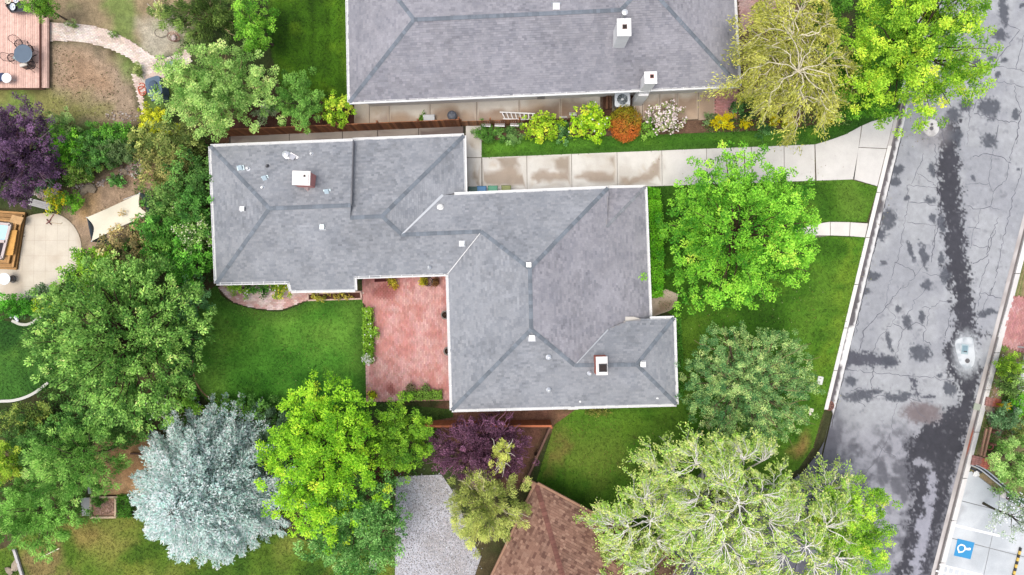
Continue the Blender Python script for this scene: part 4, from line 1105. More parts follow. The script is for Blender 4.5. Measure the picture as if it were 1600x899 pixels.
def tree(name, label, px, py, zc, rx, ry, rz, ca, cb, seed, leaf=(.2, .12), cs=1.0, ss=.42, lai=4.2, arm=.6, reach=.14, droop=.0, spray=0.0, yellow=.35, bark=(120, 104, 88), limbs=True, cat="tree", group=None, rot_=0.0, low=-.25, core=.5, var=(.12, .13, .15), gaps=0.0, twigs=0, twigc=None, base=None, flowers=None):
    """Foliage in three levels (limbs, clumps, leaves) round a crown centre seen at pixel px, py and height zc; rx, ry in pixels, rz in metres."""
    g = np.random.default_rng(seed)
    leaf = (leaf[0] * LS, leaf[1] * LS * 1.15)
    c = W(px, py, zc); k = (H - zc) / FPX
    R = np.array((rx * k, ry * k, rz))
    b0 = W(px, py, zc) * (1, 1, 0) if base is None else np.array((*base, 0.0))
    ar = math.pi * R[0] * R[1]
    t = thing(name, label, cat, b0, group)
    n1 = max(5, int(1.7 * ar / cs ** 2)); n2 = max(4, int(1.6 * (cs / ss) ** 2)); n3 = max(6, int(lai * ar / (leaf[0] * leaf[1] * .5) / (n1 * n2)))
    d = unit(fib(n1, g, low) + g.normal(0, .1, (n1, 3)))
    az = np.arctan2(d[:, 1], d[:, 0])
    lob = 1 + reach * (np.sin(az * 3 + g.uniform(0, 6)) * .4 + np.sin(az * 5 + g.uniform(0, 6)) * .35) + g.normal(0, reach * .55, n1)
    keep = g.uniform(0, 1, n1) >= gaps
    d, lob = d[keep], lob[keep]; n1 = len(d)
    lob = np.clip(lob, .6, 1.2)
    tip = d * R * lob[:, None]                                        # relative to the crown centre
    tip = rot(tip, rot_) if rot_ else tip
    core_p = np.array((0, 0, -core * rz))
    # clumps along the outer part of each limb
    tt = 1 - arm * g.uniform(0, 1, (n1, n2)) ** 1.5
    q2 = core_p + (tip - core_p)[:, None, :] * tt[..., None] + g.normal(0, 1, (n1, n2, 3)) * np.array((cs * .36, cs * .36, cs * .27))
    q2[..., 2] -= droop * (1 - tt) * 0 + droop * np.hypot(q2[..., 0] / R[0], q2[..., 1] / R[1]) ** 2 * rz * .3
    q2 = q2.reshape(-1, 3); m = len(q2)
    h1 = np.repeat(g.normal(0, 1, n1), n2); h2 = g.normal(0, 1, m)
    off = unit(g.normal(0, 1, (m, n3, 3)) + np.array((0, 0, .25))) * (g.uniform(.15, 1, (m, n3, 1)) ** .6) * ss * .75 * np.array((1, 1, .75))
    C = (q2[:, None, :] + off).reshape(-1, 3)
    out = unit(np.repeat(q2 - core_p, n3, axis=0) * (1, 1, .5))
    D = unit(unit(off.reshape(-1, 3)) * (1 - spray) + out * (spray * 1.8) + g.normal(0, .35, (len(C), 3)) + np.array((0, 0, -.15)))
    n = len(C)
    s = g.uniform(.7, 1.25, n)
    nrm = unit(off.reshape(-1, 3)) * .8 + out * .35 + np.array((0, 0, .75))
    V = leaf_quads(C, D, leaf[0] * s, leaf[1] * s * g.uniform(.8, 1.2, n), g, nrm=nrm)
    hh = np.repeat(h1, n3) * var[0] + np.repeat(h2, n3) * var[1] + g.normal(0, var[2], n)
    tipness = np.clip(off.reshape(-1, 3)[:, 2] / (ss * .5), -1, 1) * .25
    ty = np.clip(yellow + np.repeat(h2, n3) * .25 + np.repeat(h1, n3) * .15 + g.normal(0, .18, n) + tipness, 0, 1)
    col_ = mixc(ca, cb, ty) * np.exp(hh)[:, None] * g.uniform(.94, 1.06, (n, 3))
    zz = V[:, :, 2] + c[2]
    ok = zz.min(1) > .03
    fast("crown", (V + c)[ok], 4, LEAF, t, C=np.clip(col_[ok], .003, .75))
    if flowers is not None:
        fc, fn, fs = flowers
        idx = g.integers(0, m, fn)
        P = q2[idx] + unit(g.normal(0, 1, (fn, 3)) + np.array((0, 0, 1.0))) * ss * .85
        P[:, 2] += .04
        fV = leaf_quads(P, unit(g.normal(0, 1, (fn, 3)) * (1, 1, .3)), np.full(fn, fs) * g.uniform(.7, 1.3, fn), np.full(fn, fs * .9), g, 2.0)
        fast("blossom", fV + c, 4, CLOTH, t, C=np.clip(np.asarray(fc)[g.integers(0, len(fc), fn)] * g.uniform(.8, 1.1, (fn, 1)), 0, .8), kind="stuff")
    if limbs:
        mb = MB(); bc = A(*bark)
        top = c + core_p
        hgt = max(top[2], .25)
        rad = .035 * R[:2].mean() + .02
        tr = np.array([b0 + (0, 0, -.05), b0 + (g.normal(0, .03), g.normal(0, .03), hgt * .4), top])
        mb.add(*tube(tr, [rad * 1.3, rad, rad * .8], 8), bc)
        for i in range(0, n1, 1 if n1 < 40 else 2):
            e = c + tip[i] * .93
            branch_tubes(mb, [(bend(top, e, g, 5, .04), rad * .42, rad * .08)], bc)
        mb.build("trunk", BARK, t)
    if twigs:
        mb = MB(); bc = A(*(twigc or bark))
        for i in range(twigs):
            j = g.integers(0, n1)
            a_ = c + core_p + (tip[j] - core_p) * g.uniform(.45, .8); b_ = c + core_p + (tip[j] - core_p) * g.uniform(1.0, 1.12) + g.normal(0, .3, 3)
            p = bend(a_, b_, g, 5, .05, .2); p[:, 2] += .1
            mb.add(*tube(p, np.linspace(.028, .008, 5), 4, cap=False), bc * g.uniform(.8, 1.15))
        mb.build("twig", BARK, t, kind="stuff")
    return t

def weeping(name, label, px, py, zc, r, rz, ca, cb, seed, bursts, bark, leaf=(.17, .06), dens=1.0, tw=9, nb=13, rb=.05, hang=1.0, cat="tree", up=.5, spread_=1.0, sink=.0, fan=3.14159):
    """A tree of pale arching boughs with hanging leafy shoots; bursts: (pixel x, y, height, radius m) where boughs fan out."""
    g = np.random.default_rng(seed)
    b0 = W(px, py, zc) * (1, 1, 0)
    t = thing(name, label, cat, b0)
    wood = MB(); fine = MB(); bc = A(*bark)
    fork = b0 + (0, 0, zc * .35)
    wood.add(*tube([b0 - (0, 0, .05), b0 + (.05, .02, zc * .2), fork], [.3, .24, .2], 8), bc * .7)
    CC, DD, LL, HH, YY = [], [], [], [], []
    for bx, by, bz, br, *aim in bursts:
        s0 = W(bx, by, bz)
        br *= spread_
        wood.add(*tube(bend(fork, s0, g, 6, .05, .1), np.linspace(.12, rb * 1.5, 6), 6, cap=False), bc * .55)
        for i in range(nb):
            az = 2 * math.pi * (i + g.uniform(-.35, .35)) / nb
            if aim and aim[0] is not None:
                az = aim[0] + g.uniform(-fan, fan)
            Lb = br * g.uniform(.65, 1.15)
            m = 9; tt = np.linspace(0, 1, m)
            dr = np.array((math.cos(az), math.sin(az), 0)); sd = np.array((-dr[1], dr[0], 0))
            cv = g.normal(0, .12)
            path = s0 + np.outer(tt * Lb, dr) + np.outer(cv * Lb * np.sin(tt * 3.1), sd)
            path[:, 2] += up * Lb * .55 * np.sin(tt * 2.3) - hang * .42 * Lb * tt ** 2.2
            path[1:] += g.normal(0, .03 * Lb, (m - 1, 3)) * (1, 1, .5)
            wood.add(*tube(path, np.linspace(rb, rb * .22, m), 5, cap=False), bc * g.uniform(.85, 1.1))
            hb = g.normal()
            for j in range(tw):
                u = g.uniform(.18, 1.0) ** .8
                f = u * (m - 1); i0 = min(int(f), m - 2); s = path[i0] + (path[i0 + 1] - path[i0]) * (f - i0)
                a2 = az + g.choice((-1, 1)) * g.uniform(.15, .95); lt = Lb * g.uniform(.18, .42)
                d2 = np.array((math.cos(a2), math.sin(a2), g.uniform(-.1, .35)))
                m2 = 5; t2 = np.linspace(0, 1, m2)
                p2 = s + np.outer(t2 * lt, d2); p2[:, 2] -= hang * .55 * lt * t2 ** 2
                p2[1:] += g.normal(0, .05 * lt, (m2 - 1, 3))
                fine.add(*tube(p2, np.linspace(rb * .32, rb * .09, m2), 3, cap=False), bc * g.uniform(.85, 1.12))
                # leafy shoots hanging below the twig
                n = int(34 * dens)
                q = g.uniform(.1, 1.15, n); P = np.stack([np.interp(q, t2, p2[:, k]) for k in range(3)], 1)
                P += g.normal(0, .16 * min(lt, 1.2), (n, 3)) * (1, 1, .6); P[:, 2] -= np.abs(g.normal(.1, .16, n)) + sink
                CC.append(P); D = unit(np.tile(d2, (n, 1)) * .8 + g.normal(0, .45, (n, 3)) + np.array((0, 0, -.55 * hang))); DD.append(D)
                HH.append(np.full(n, hb * .12 + g.normal() * .16)); YY.append(np.full(n, g.normal() * .25))
    C = np.vstack(CC); D = np.vstack(DD); n = len(C); hh = np.concatenate(HH) + g.normal(0, .2, n); yy = np.clip(.45 + np.concatenate(YY) + g.normal(0, .2, n), 0, 1)
    s = g.uniform(.7, 1.3, n)
    V = leaf_quads(C, D, leaf[0] * s, leaf[1] * s, g, 1.3)
    ok = V[:, :, 2].min(1) > .05
    fast("crown", V[ok], 4, LEAF, t, C=np.clip((mixc(ca, cb, yy) * np.exp(hh)[:, None])[ok], .003, .75))
    wood.build("trunk", BARK, t); fine.build("branch", BARK, t, kind="stuff")
    return t

def spruce(name, label, px, py, h, R, ca, cb, seed, bark=(112, 104, 96)):
    """A broad spruce: whorls of sloping boughs, every bough a flat spray of needle tufts."""
    g = np.random.default_rng(seed)
    b0 = np.array((*W(px, py, 0)[:2], 0.0)); t = thing(name, label, "tree", b0)
    wood = MB(); bc = A(*bark)
    wood.add(*tube([b0 - (0, 0, .05), b0 + (0, 0, h * .5), b0 + (0, 0, h)], [.26, .16, .02], 8), bc)
    CC, DD, HH, SS = [], [], [], []
    z = .5
    while z < h * .985:
        fr = z / h
        rr = R * (1 - fr ** 1.7) ** .75 + .12
        nb = max(5, int(14 * (1 - fr) + 6))
        for i in range(nb):
            az = 2 * math.pi * (i + g.uniform(-.4, .4)) / nb + z * 2.1; L = rr * g.uniform(.9, 1.04)
            dr = np.array((math.cos(az), math.sin(az), 0)); sd = np.array((-dr[1], dr[0], 0))
            tt = np.linspace(0, 1, 6)
            path = b0 + (0, 0, z) + np.outer(tt * L, dr); path[:, 2] += L * (.22 * tt - .28 * tt ** 2) + .10 * L * fr
            wood.add(*tube(path, np.linspace(.045, .012, 6), 4, cap=False), bc)
            hb = g.normal() * .1
            nsub = max(7, int(L / .14))
            for j in range(nsub):
                u = (.02 if fr > .6 else .2) + (1.0 if fr > .6 else .82) * (j + g.uniform(0, 1)) / nsub
                s = np.array([np.interp(u, tt, path[:, k]) for k in range(3)])
                for sg in (-1, 1, 0):
                    ls = (.85 * (1.08 - u) * min(L, 2.4) * .62 + .16) * g.uniform(.7, 1.15) if sg else .3
                    d2 = unit(dr * .9 + sd * sg * .75 + np.array((0, 0, g.uniform(.0, .6))))
                    n = max(5, int(ls / .065))
                    q = g.uniform(0, 1, n)
                    P = s + d2 * (q * ls)[:, None] + g.normal(0, .035, (n, 3)); P[:, 2] -= .1 * q ** 2 * ls
                    D = unit(d2 + g.normal(0, .55, (n, 3)) + np.array((0, 0, .25)))
                    CC.append(P); DD.append(D); HH.append(np.full(n, hb + g.normal() * .1) + (q - .5) * .25)
        z += .34 + .14 * g.uniform()
    C = np.vstack(CC); D = np.vstack(DD); n = len(C); hh = np.concatenate(HH) + g.normal(0, .16, n)
    V = leaf_quads(C, D, np.full(n, .17) * g.uniform(.7, 1.3, n), np.full(n, .07), g, .9)
    yy = np.clip(.5 + g.normal(0, .3, n), 0, 1)
    fast("crown", V, 4, LEAF, t, C=np.clip(mixc(ca, cb, yy) * np.exp(hh)[:, None], .003, .75))
    wood.build("trunk", BARK, t)
    return t, n

LS = .56
# ---- the big trees
weeping("birch_tree", "feathery birch with bare white boughs over olive leaves, beside the neighbour's roof", 1236, 100, 5.5, 95, 3, G(142, 148, 52), G(192, 188, 94), 201,
        [(1246, 112, 6.3, 3.0), (1242, 60, 6.0, 2.7), (1213, 70, 5.4, 2.0), (1252, 150, 5.2, 2.4), (1219, 105, 5.2, 2.0), (1275, 95, 5.3, 2.6), (1250, 20, 5.2, 2.2), (1211, 125, 4.6, 1.9)], (226, 216, 188), dens=1.3, nb=12, rb=.033, tw=9, leaf=(.17, .05))
tree("ash_tree", "big lime green street tree with a dark gap, overhanging the storm drain cover", 1436, 66, 6.0, 112, 114, 3.2, G(84, 142, 24), G(168, 202, 52), 202, leaf=(.21, .11), cs=1.15, ss=.45, yellow=.5, lai=4.5, arm=.75, reach=.12, bark=(80, 66, 56), droop=.6)
tree("ash_tree", "darker green tree between the white birch and the lime street tree", 1335, 128, 3.6, 40, 56, 2.2, G(66, 124, 26), G(110, 164, 40), 203, leaf=(.18, .1), cs=.9, yellow=.4, bark=(80, 66, 56))
tree("ash_tree", "small mid green tree top at the picture's top edge, behind the birch", 1292, 24, 3.0, 34, 46, 1.8, G(62, 112, 30), G(100, 150, 44), 204, leaf=(.18, .1), cs=.9, bark=(80, 66, 56))
tree("maple_tree", "vivid green maple with pointed lobes between driveway and front walk", 1160, 364, 4.4, 116, 116, 3.0, G(62, 134, 24), G(142, 198, 56), 205, leaf=(.19, .13), cs=1.0, ss=.42, arm=.5, reach=.2, spray=.25, yellow=.5, droop=.7, bark=(96, 76, 64), lai=4.0)
tree("hawthorn_tree", "blue-green twiggy tree with olive patches on the front lawn below the maple", 1168, 604, 3.2, 102, 94, 2.4, G(82, 138, 78), G(160, 180, 106), 206, leaf=(.13, .08), cs=.8, ss=.28, arm=.75, reach=.1, yellow=.36, lai=3.5, bark=(104, 90, 74), twigs=50, twigc=(150, 130, 100), var=(.12, .2, .25))
WB = []
_g = np.random.default_rng(71)
for cx, cy, rp, zt, nbst in ((1138, 790, 84, 8.0, 13), (1004, 816, 50, 5.4, 7), (1246, 850, 66, 6.8, 9), (1092, 752, 46, 6.4, 5), (1196, 752, 46, 6.0, 5), (1030, 765, 40, 5.4, 4), (1070, 880, 60, 5.8, 6), (1170, 880, 50, 6.0, 5), (978, 896, 34, 4.6, 3), (1292, 800, 36, 5.0, 3)):
    for i in range(nbst):
        q = math.sqrt((i + .4) / nbst); a = i * 2.4 + _g.uniform(-.4, .4)
        WB.append((cx + rp * q * math.cos(a), cy + rp * q * math.sin(a), zt - 1.5 * q * q, _g.uniform(1.15, 1.75), -a if q > .3 else None))
weeping("willow_tree", "huge pale willow with fine white twigs over the brown roof and side road", 1150, 800, 6.5, 180, 4, G(136, 180, 58), G(208, 224, 128), 207, WB, (246, 242, 232), dens=.6, nb=10, rb=.023, tw=9, leaf=(.12, .065), up=.7, sink=.1, fan=1.5)
tree("ash_tree", "round light green crown at the east edge of the pale willow, over the side road", 1325, 825, 4.0, 62, 68, 2.2, G(98, 156, 26), G(166, 206, 60), 208, leaf=(.19, .09), cs=.95, ss=.4, reach=.2, yellow=.5)
tree("pine_tree", "loose olive pine with a bare topped leader between the gravel and the brown roof", 762, 792, 4.2, 58, 62, 2.6, G(116, 134, 54), G(170, 176, 94), 209, leaf=(.26, .06), cs=.95, ss=.4, arm=.62, reach=.3, spray=.45, yellow=.5, gaps=.12, bark=(190, 176, 140), twigs=26, twigc=(214, 204, 170), base=(-1.5, -13.0))
tree("pine_tree", "thin pale pine leader with white bare twigs, poking out of the purple tree", 786, 708, 4.6, 15, 24, .7, G(150, 160, 60), G(190, 196, 96), 210, leaf=(.2, .06), cs=.4, ss=.25, reach=.4, gaps=.2, bark=(220, 210, 190), twigs=16, twigc=(225, 215, 198), yellow=.6, base=(-.6, -10.2))
tree("plum_tree", "round purple plum tree in front of the orange fence below the grey house", 752, 702, 3.2, 74, 50, 2.0, G(74, 42, 58), G(116, 78, 100), 211, leaf=(.16, .1), cs=.6, ss=.3, reach=.06, arm=.75, yellow=.4, bark=(90, 60, 66), twigs=60, twigc=(150, 104, 130), var=(.12, .16, .3))
tree("plum_tree", "purple plum tree crown cut by the picture's west edge", 22, 240, 3.6, 62, 80, 2.2, G(62, 42, 66), G(116, 86, 116), 212, leaf=(.17, .1), cs=.75, ss=.34, reach=.16, yellow=.36, bark=(96, 66, 70), twigs=60, twigc=(140, 116, 132))
tree("plum_tree", "low purple plum bough spreading onto the pale stones", 70, 260, 2.0, 26, 18, .8, G(66, 46, 66), G(118, 84, 108), 213, leaf=(.16, .1), cs=.6, ss=.3, yellow=.4, bark=(96, 66, 70))
tree("locust_tree", "brilliant yellow-green tree reaching onto the back lawn beside the blue spruce", 504, 712, 4.6, 86, 120, 3.0, G(82, 148, 16), G(160, 206, 42), 214, leaf=(.21, .12), cs=1.0, ss=.42, arm=.6, reach=.22, yellow=.55, gaps=.05, bark=(74, 60, 50), spray=.15)
tree("hornbeam_tree", "round mid green tree between the yellow-green tree and the purple tree", 626, 682, 2.8, 52, 50, 1.9, G(70, 124, 22), G(138, 178, 46), 215, leaf=(.17, .1), cs=.85, ss=.36, yellow=.42, bark=(90, 76, 60))
tree("elm_tree", "dark green glossy tree with pale leaf edges beside the gravel", 562, 818, 3.8, 74, 74, 2.6, G(58, 114, 40), G(134, 178, 96), 216, leaf=(.22, .11), cs=.9, ss=.4, arm=.6, reach=.16, yellow=.36, bark=(80, 66, 56), spray=.2, var=(.1, .16, .3))
sp, ns = spruce("spruce_tree", "large blue spruce with silver needles above the patchy grass", 357, 743, 7.4, 5.0, G(148, 188, 174), G(216, 238, 228), 217)
tree("juniper_tree", "dark green conifer behind the blue spruce, in shade", 432, 690, 1.6, 36, 44, 1.4, G(56, 82, 56), G(92, 120, 88), 218, leaf=(.2, .06), cs=.7, ss=.34, spray=.4, bark=(90, 70, 60))
tree("linden_tree", "very large dense green tree filling the middle of the west side", 194, 530, 5.2, 122, 134, 3.4, G(68, 118, 40), G(142, 180, 86), 219, leaf=(.26, .12), cs=.85, ss=.4, arm=.55, reach=.12, spray=.35, yellow=.36, bark=(80, 66, 52), lai=4.4, var=(.12, .2, .26))
tree("linden_tree", "bright yellow-green tree beside the cream awning and round patio", 146, 430, 3.0, 38, 40, 1.9, G(76, 138, 18), G(150, 192, 52), 220, leaf=(.18, .1), cs=.8, ss=.36, yellow=.5)
tree("cedar_tree", "feathery green cedar at the west end above the patchy grass", 118, 722, 4.0, 66, 56, 2.6, G(66, 124, 34), G(150, 192, 92), 221, leaf=(.26, .06), cs=.95, ss=.38, arm=.6, reach=.22, spray=.5, yellow=.42, lai=4.0)
tree("cedar_tree", "broad green cedar at the corner beneath the other cedar", 58, 800, 3.4, 64, 56, 2.2, G(72, 128, 36), G(136, 182, 82), 222, leaf=(.26, .06), cs=.95, ss=.38, arm=.6, reach=.22, spray=.45, yellow=.42)
tree("cedar_tree", "pale yellow-green cedar tip cut by the west edge above the corner cedar", 2, 722, 3.4, 28, 40, 1.6, G(122, 166, 24), G(186, 210, 74), 223, leaf=(.2, .08), cs=.7, ss=.34, reach=.2, yellow=.5)
tree("cedar_tree", "shaded cedar behind the two feathery cedars", 62, 690, 2.2, 54, 30, 1.6, G(54, 96, 36), G(98, 140, 66), 224, leaf=(.22, .07), cs=.8, ss=.36, spray=.3)
tree("pear_tree", "pale grey-green spreading tree over the brick path and covered grill", 336, 140, 4.4, 82, 68, 2.4, G(96, 144, 54), G(172, 200, 112), 225, leaf=(.19, .1), cs=.95, ss=.4, arm=.7, reach=.16, yellow=.46, lai=4.8, bark=(150, 128, 100), droop=.4)
tree("juniper_tree", "olive feathery juniper at the top edge beside the dirt yard", 326, 22, 2.4, 68, 42, 1.8, G(60, 88, 34), G(118, 142, 66), 226, leaf=(.3, .06), cs=.95, ss=.4, arm=.65, reach=.25, spray=.6, yellow=.38, twigs=30, twigc=(150, 140, 100), bark=(110, 90, 70))
tree("laurel_tree", "bright green upright tree between the juniper and the striped lawn", 398, 42, 3.0, 24, 48, 2.0, G(74, 138, 24), G(146, 196, 62), 227, leaf=(.17, .1), cs=.7, ss=.34, yellow=.45)
tree("maple_tree", "slender drooping green tree at the fence, west of the striped lawn corner", 466, 158, 2.6, 36, 36, 1.6, G(78, 132, 42), G(138, 180, 84), 228, leaf=(.17, .08), cs=.7, ss=.34, reach=.25, yellow=.4, spray=.2)
tree("deck_tree", "small dark green tree overhanging the deck corner", 62, 6, 2.4, 26, 24, 1.2, G(70, 120, 24), G(124, 164, 52), 229, leaf=(.15, .08), cs=.6, ss=.3, reach=.25)
tree("elm_tree", "light green tree behind the timber trellis on the east verge", 1594, 722, 2.6, 42, 44, 1.6, G(86, 136, 44), G(164, 196, 110), 230, leaf=(.18, .09), cs=.75, ss=.36, reach=.25, gaps=.12, yellow=.45)
tree("olive_tree", "grey-green lacy tree with white blossom over the parking lot", 1592, 812, 3.0, 40, 34, 1.3, G(92, 116, 84), G(168, 184, 150), 231, leaf=(.16, .07), cs=.75, ss=.36, reach=.35, gaps=.3, lai=1.5, flowers=([A(240, 242, 246), A(220, 228, 236)], 420, .1), bark=(90, 84, 70))

LS = .75
# ---- shrubs: label, px, py, zc, rx, ry, rz, dark, light, options
def ball(label, px, py, zc, rx, ry, rz, cols, seed, n=5200, leaf=.075):
    """A tightly clipped shrub: small leaves over a lumpy dome, greener low down and tipped with new growth where the clipping thinned it."""
    g = np.random.default_rng(seed); c = W(px, py, zc); k = (H - zc) / FPX
    t = thing("shrub", label, "shrub", c * (1, 1, 0), "plants in the flower bed along the neighbour's side walk")
    d = unit(g.normal(0, 1, (n, 3))); d[:, 2] = np.where(d[:, 2] < -.35, -d[:, 2], d[:, 2])
    lump = 1 + .42 * (fbm(d[:, 0] * 2 + 5, d[:, 1] * 2 + d[:, 2] * 2, 1.5, 3, seed) - .5)
    P = c + d * np.array((rx * k, ry * k, rz)) * (lump * g.uniform(.82, 1.06, n) ** .8)[:, None]; P[:, 2] = np.maximum(P[:, 2], .05)
    V = leaf_quads(P, unit(g.normal(0, 1, (n, 3))), leaf * g.uniform(.7, 1.4, n), leaf * .7 * g.uniform(.7, 1.3, n), g, nrm=d + (0, 0, .3))
    f = np.clip(.55 - d[:, 1] * .75 + (fbm(P[:, 0], P[:, 1], 1.6, 3, seed + 1) - .5) * 1.2 + g.normal(0, .22, n), 0, 1)
    fast("crown", V, 4, LEAF, t, C=np.clip(mixc(G(*cols[0]), G(*cols[1]), f) * np.exp(g.normal(0, .18, (n, 1))), .003, .75))
    V, F = lathe([(.05, 0), (.05, zc * .6), (min(rx, ry) * k * .7, zc * .9), (.05, zc + rz * .7)], c * (1, 1, 0), 12, 1, ry / rx); mesh("branch", V, F, BARK, t, C=A(86, 66, 40))
ball("clipped orange-red barberry dome below the air conditioner, green at its top edge", 977, 194, .7, 25, 28, .8, ((128, 126, 24), (196, 110, 46)), 398)

def shrub(label, px, py, zc, rx, ry, rz, ca, cb, seed, name="shrub", **kw):
    o = dict(leaf=(.13, .075), cs=.5, ss=.26, arm=.6, reach=.12, yellow=.42, cat="shrub", lai=3.6, core=.75, low=-.05)
    o.update(kw)
    return tree(name, label, px, py, zc, rx, ry, rz, G(*ca), G(*cb), seed, **o)

WG = "shrubs in the thicket west of the grey house"
for i, (lb, px, py, zc, rx, ry, rz, ca, cb, kw) in enumerate((
    ("olive green shrub at the top of the thicket, next to the roof corner", 282, 222, 2.2, 42, 30, 1.7, (82, 106, 44), (148, 158, 84), {}),
    ("olive and tan shrub above the cream awning's east tip", 262, 262, 2.0, 34, 34, 1.6, (96, 108, 50), (170, 164, 96), {}),
    ("dark green shrub against the roof's west gutter", 302, 276, 2.2, 34, 38, 1.8, (48, 92, 34), (104, 146, 66), {}),
    ("mid green shrub east of the cream awning", 268, 312, 1.9, 36, 30, 1.6, (62, 104, 40), (120, 152, 74), {}),
    ("deep green shrub at the gutter, halfway down the thicket", 308, 330, 2.2, 32, 34, 1.8, (44, 94, 30), (98, 152, 62), {}),
    ("leafy green shrub below the awning and beside the brown-leaved one", 254, 352, 2.0, 34, 32, 1.6, (52, 112, 32), (110, 166, 64), {}),
    ("white flowering shrub at the gutter", 308, 366, 2.3, 28, 26, 1.5, (74, 124, 44), (150, 186, 92), dict(flowers=([A(240, 240, 206), A(226, 232, 180)], 240, .09))),
    ("bright green shrub by the roof's lower west corner", 300, 408, 2.3, 38, 36, 1.9, (50, 122, 24), (118, 180, 60), {}),
    ("fresh green shrub north-east of the big dense tree", 250, 400, 2.0, 34, 30, 1.6, (56, 118, 30), (124, 172, 66), {}),
    ("brown and bronze leaved shrub on the cream awning's edge", 194, 396, 2.2, 42, 28, 1.7, (92, 98, 56), (172, 152, 100), dict(yellow=.5, var=(.22, .2, .26))),
    ("bronze tipped shrub below the awning's middle", 214, 358, 1.8, 20, 16, 1.2, (92, 88, 58), (166, 146, 104), dict(yellow=.5)),
    ("blue-green shrub at the edge of the back lawn", 300, 470, 2.0, 28, 34, 1.6, (60, 112, 56), (122, 168, 104), {}),
    ("dark shrub in the thicket shade by the back lawn", 292, 530, 1.4, 22, 44, 1.2, (44, 82, 36), (88, 130, 66), {}),
    ("white blossomed shrub above the blue spruce", 258, 654, 1.3, 30, 28, 1.1, (56, 96, 36), (110, 146, 70), dict(flowers=([A(236, 234, 220), A(244, 240, 226)], 210, .09), gaps=.15)),
    ("yellow-green ground shrub between the lawn edging and the blue spruce", 298, 628, .9, 18, 16, .7, (86, 142, 30), (150, 190, 70), {}),
    ("grass green low shrub at the lawn's foot, above the spruce tip", 360, 640, .7, 40, 14, .6, (60, 112, 30), (116, 160, 62), {}),
    ("low green shrub squeezed between spruce and yellow-green tree", 410, 640, .9, 26, 20, .8, (54, 98, 34), (100, 144, 60), {}),
    ("dark green shrub west of the sandy bed", 196, 672, 1.5, 36, 24, 1.2, (54, 98, 36), (110, 150, 70), {}),
    ("green shrub above the feathery cedar, under the big tree", 130, 660, 1.6, 46, 26, 1.3, (50, 104, 36), (104, 150, 66), {}),
    ("mixed green shrub at the west edge under the lawn edging", 50, 660, 1.4, 40, 26, 1.1, (64, 100, 36), (136, 150, 66), {}),
    ("yellow leaved sprig on the west side of the big dense tree", 86, 482, 2.6, 26, 20, 1.1, (96, 146, 20), (190, 208, 50), {}),
)):
    shrub(lb, px, py, zc, rx, ry, rz, ca, cb, 300 + i, group=WG, leaf=(.16, .09), cs=.7, ss=.34, **kw)
YG = "shrubs in the north-west yard"
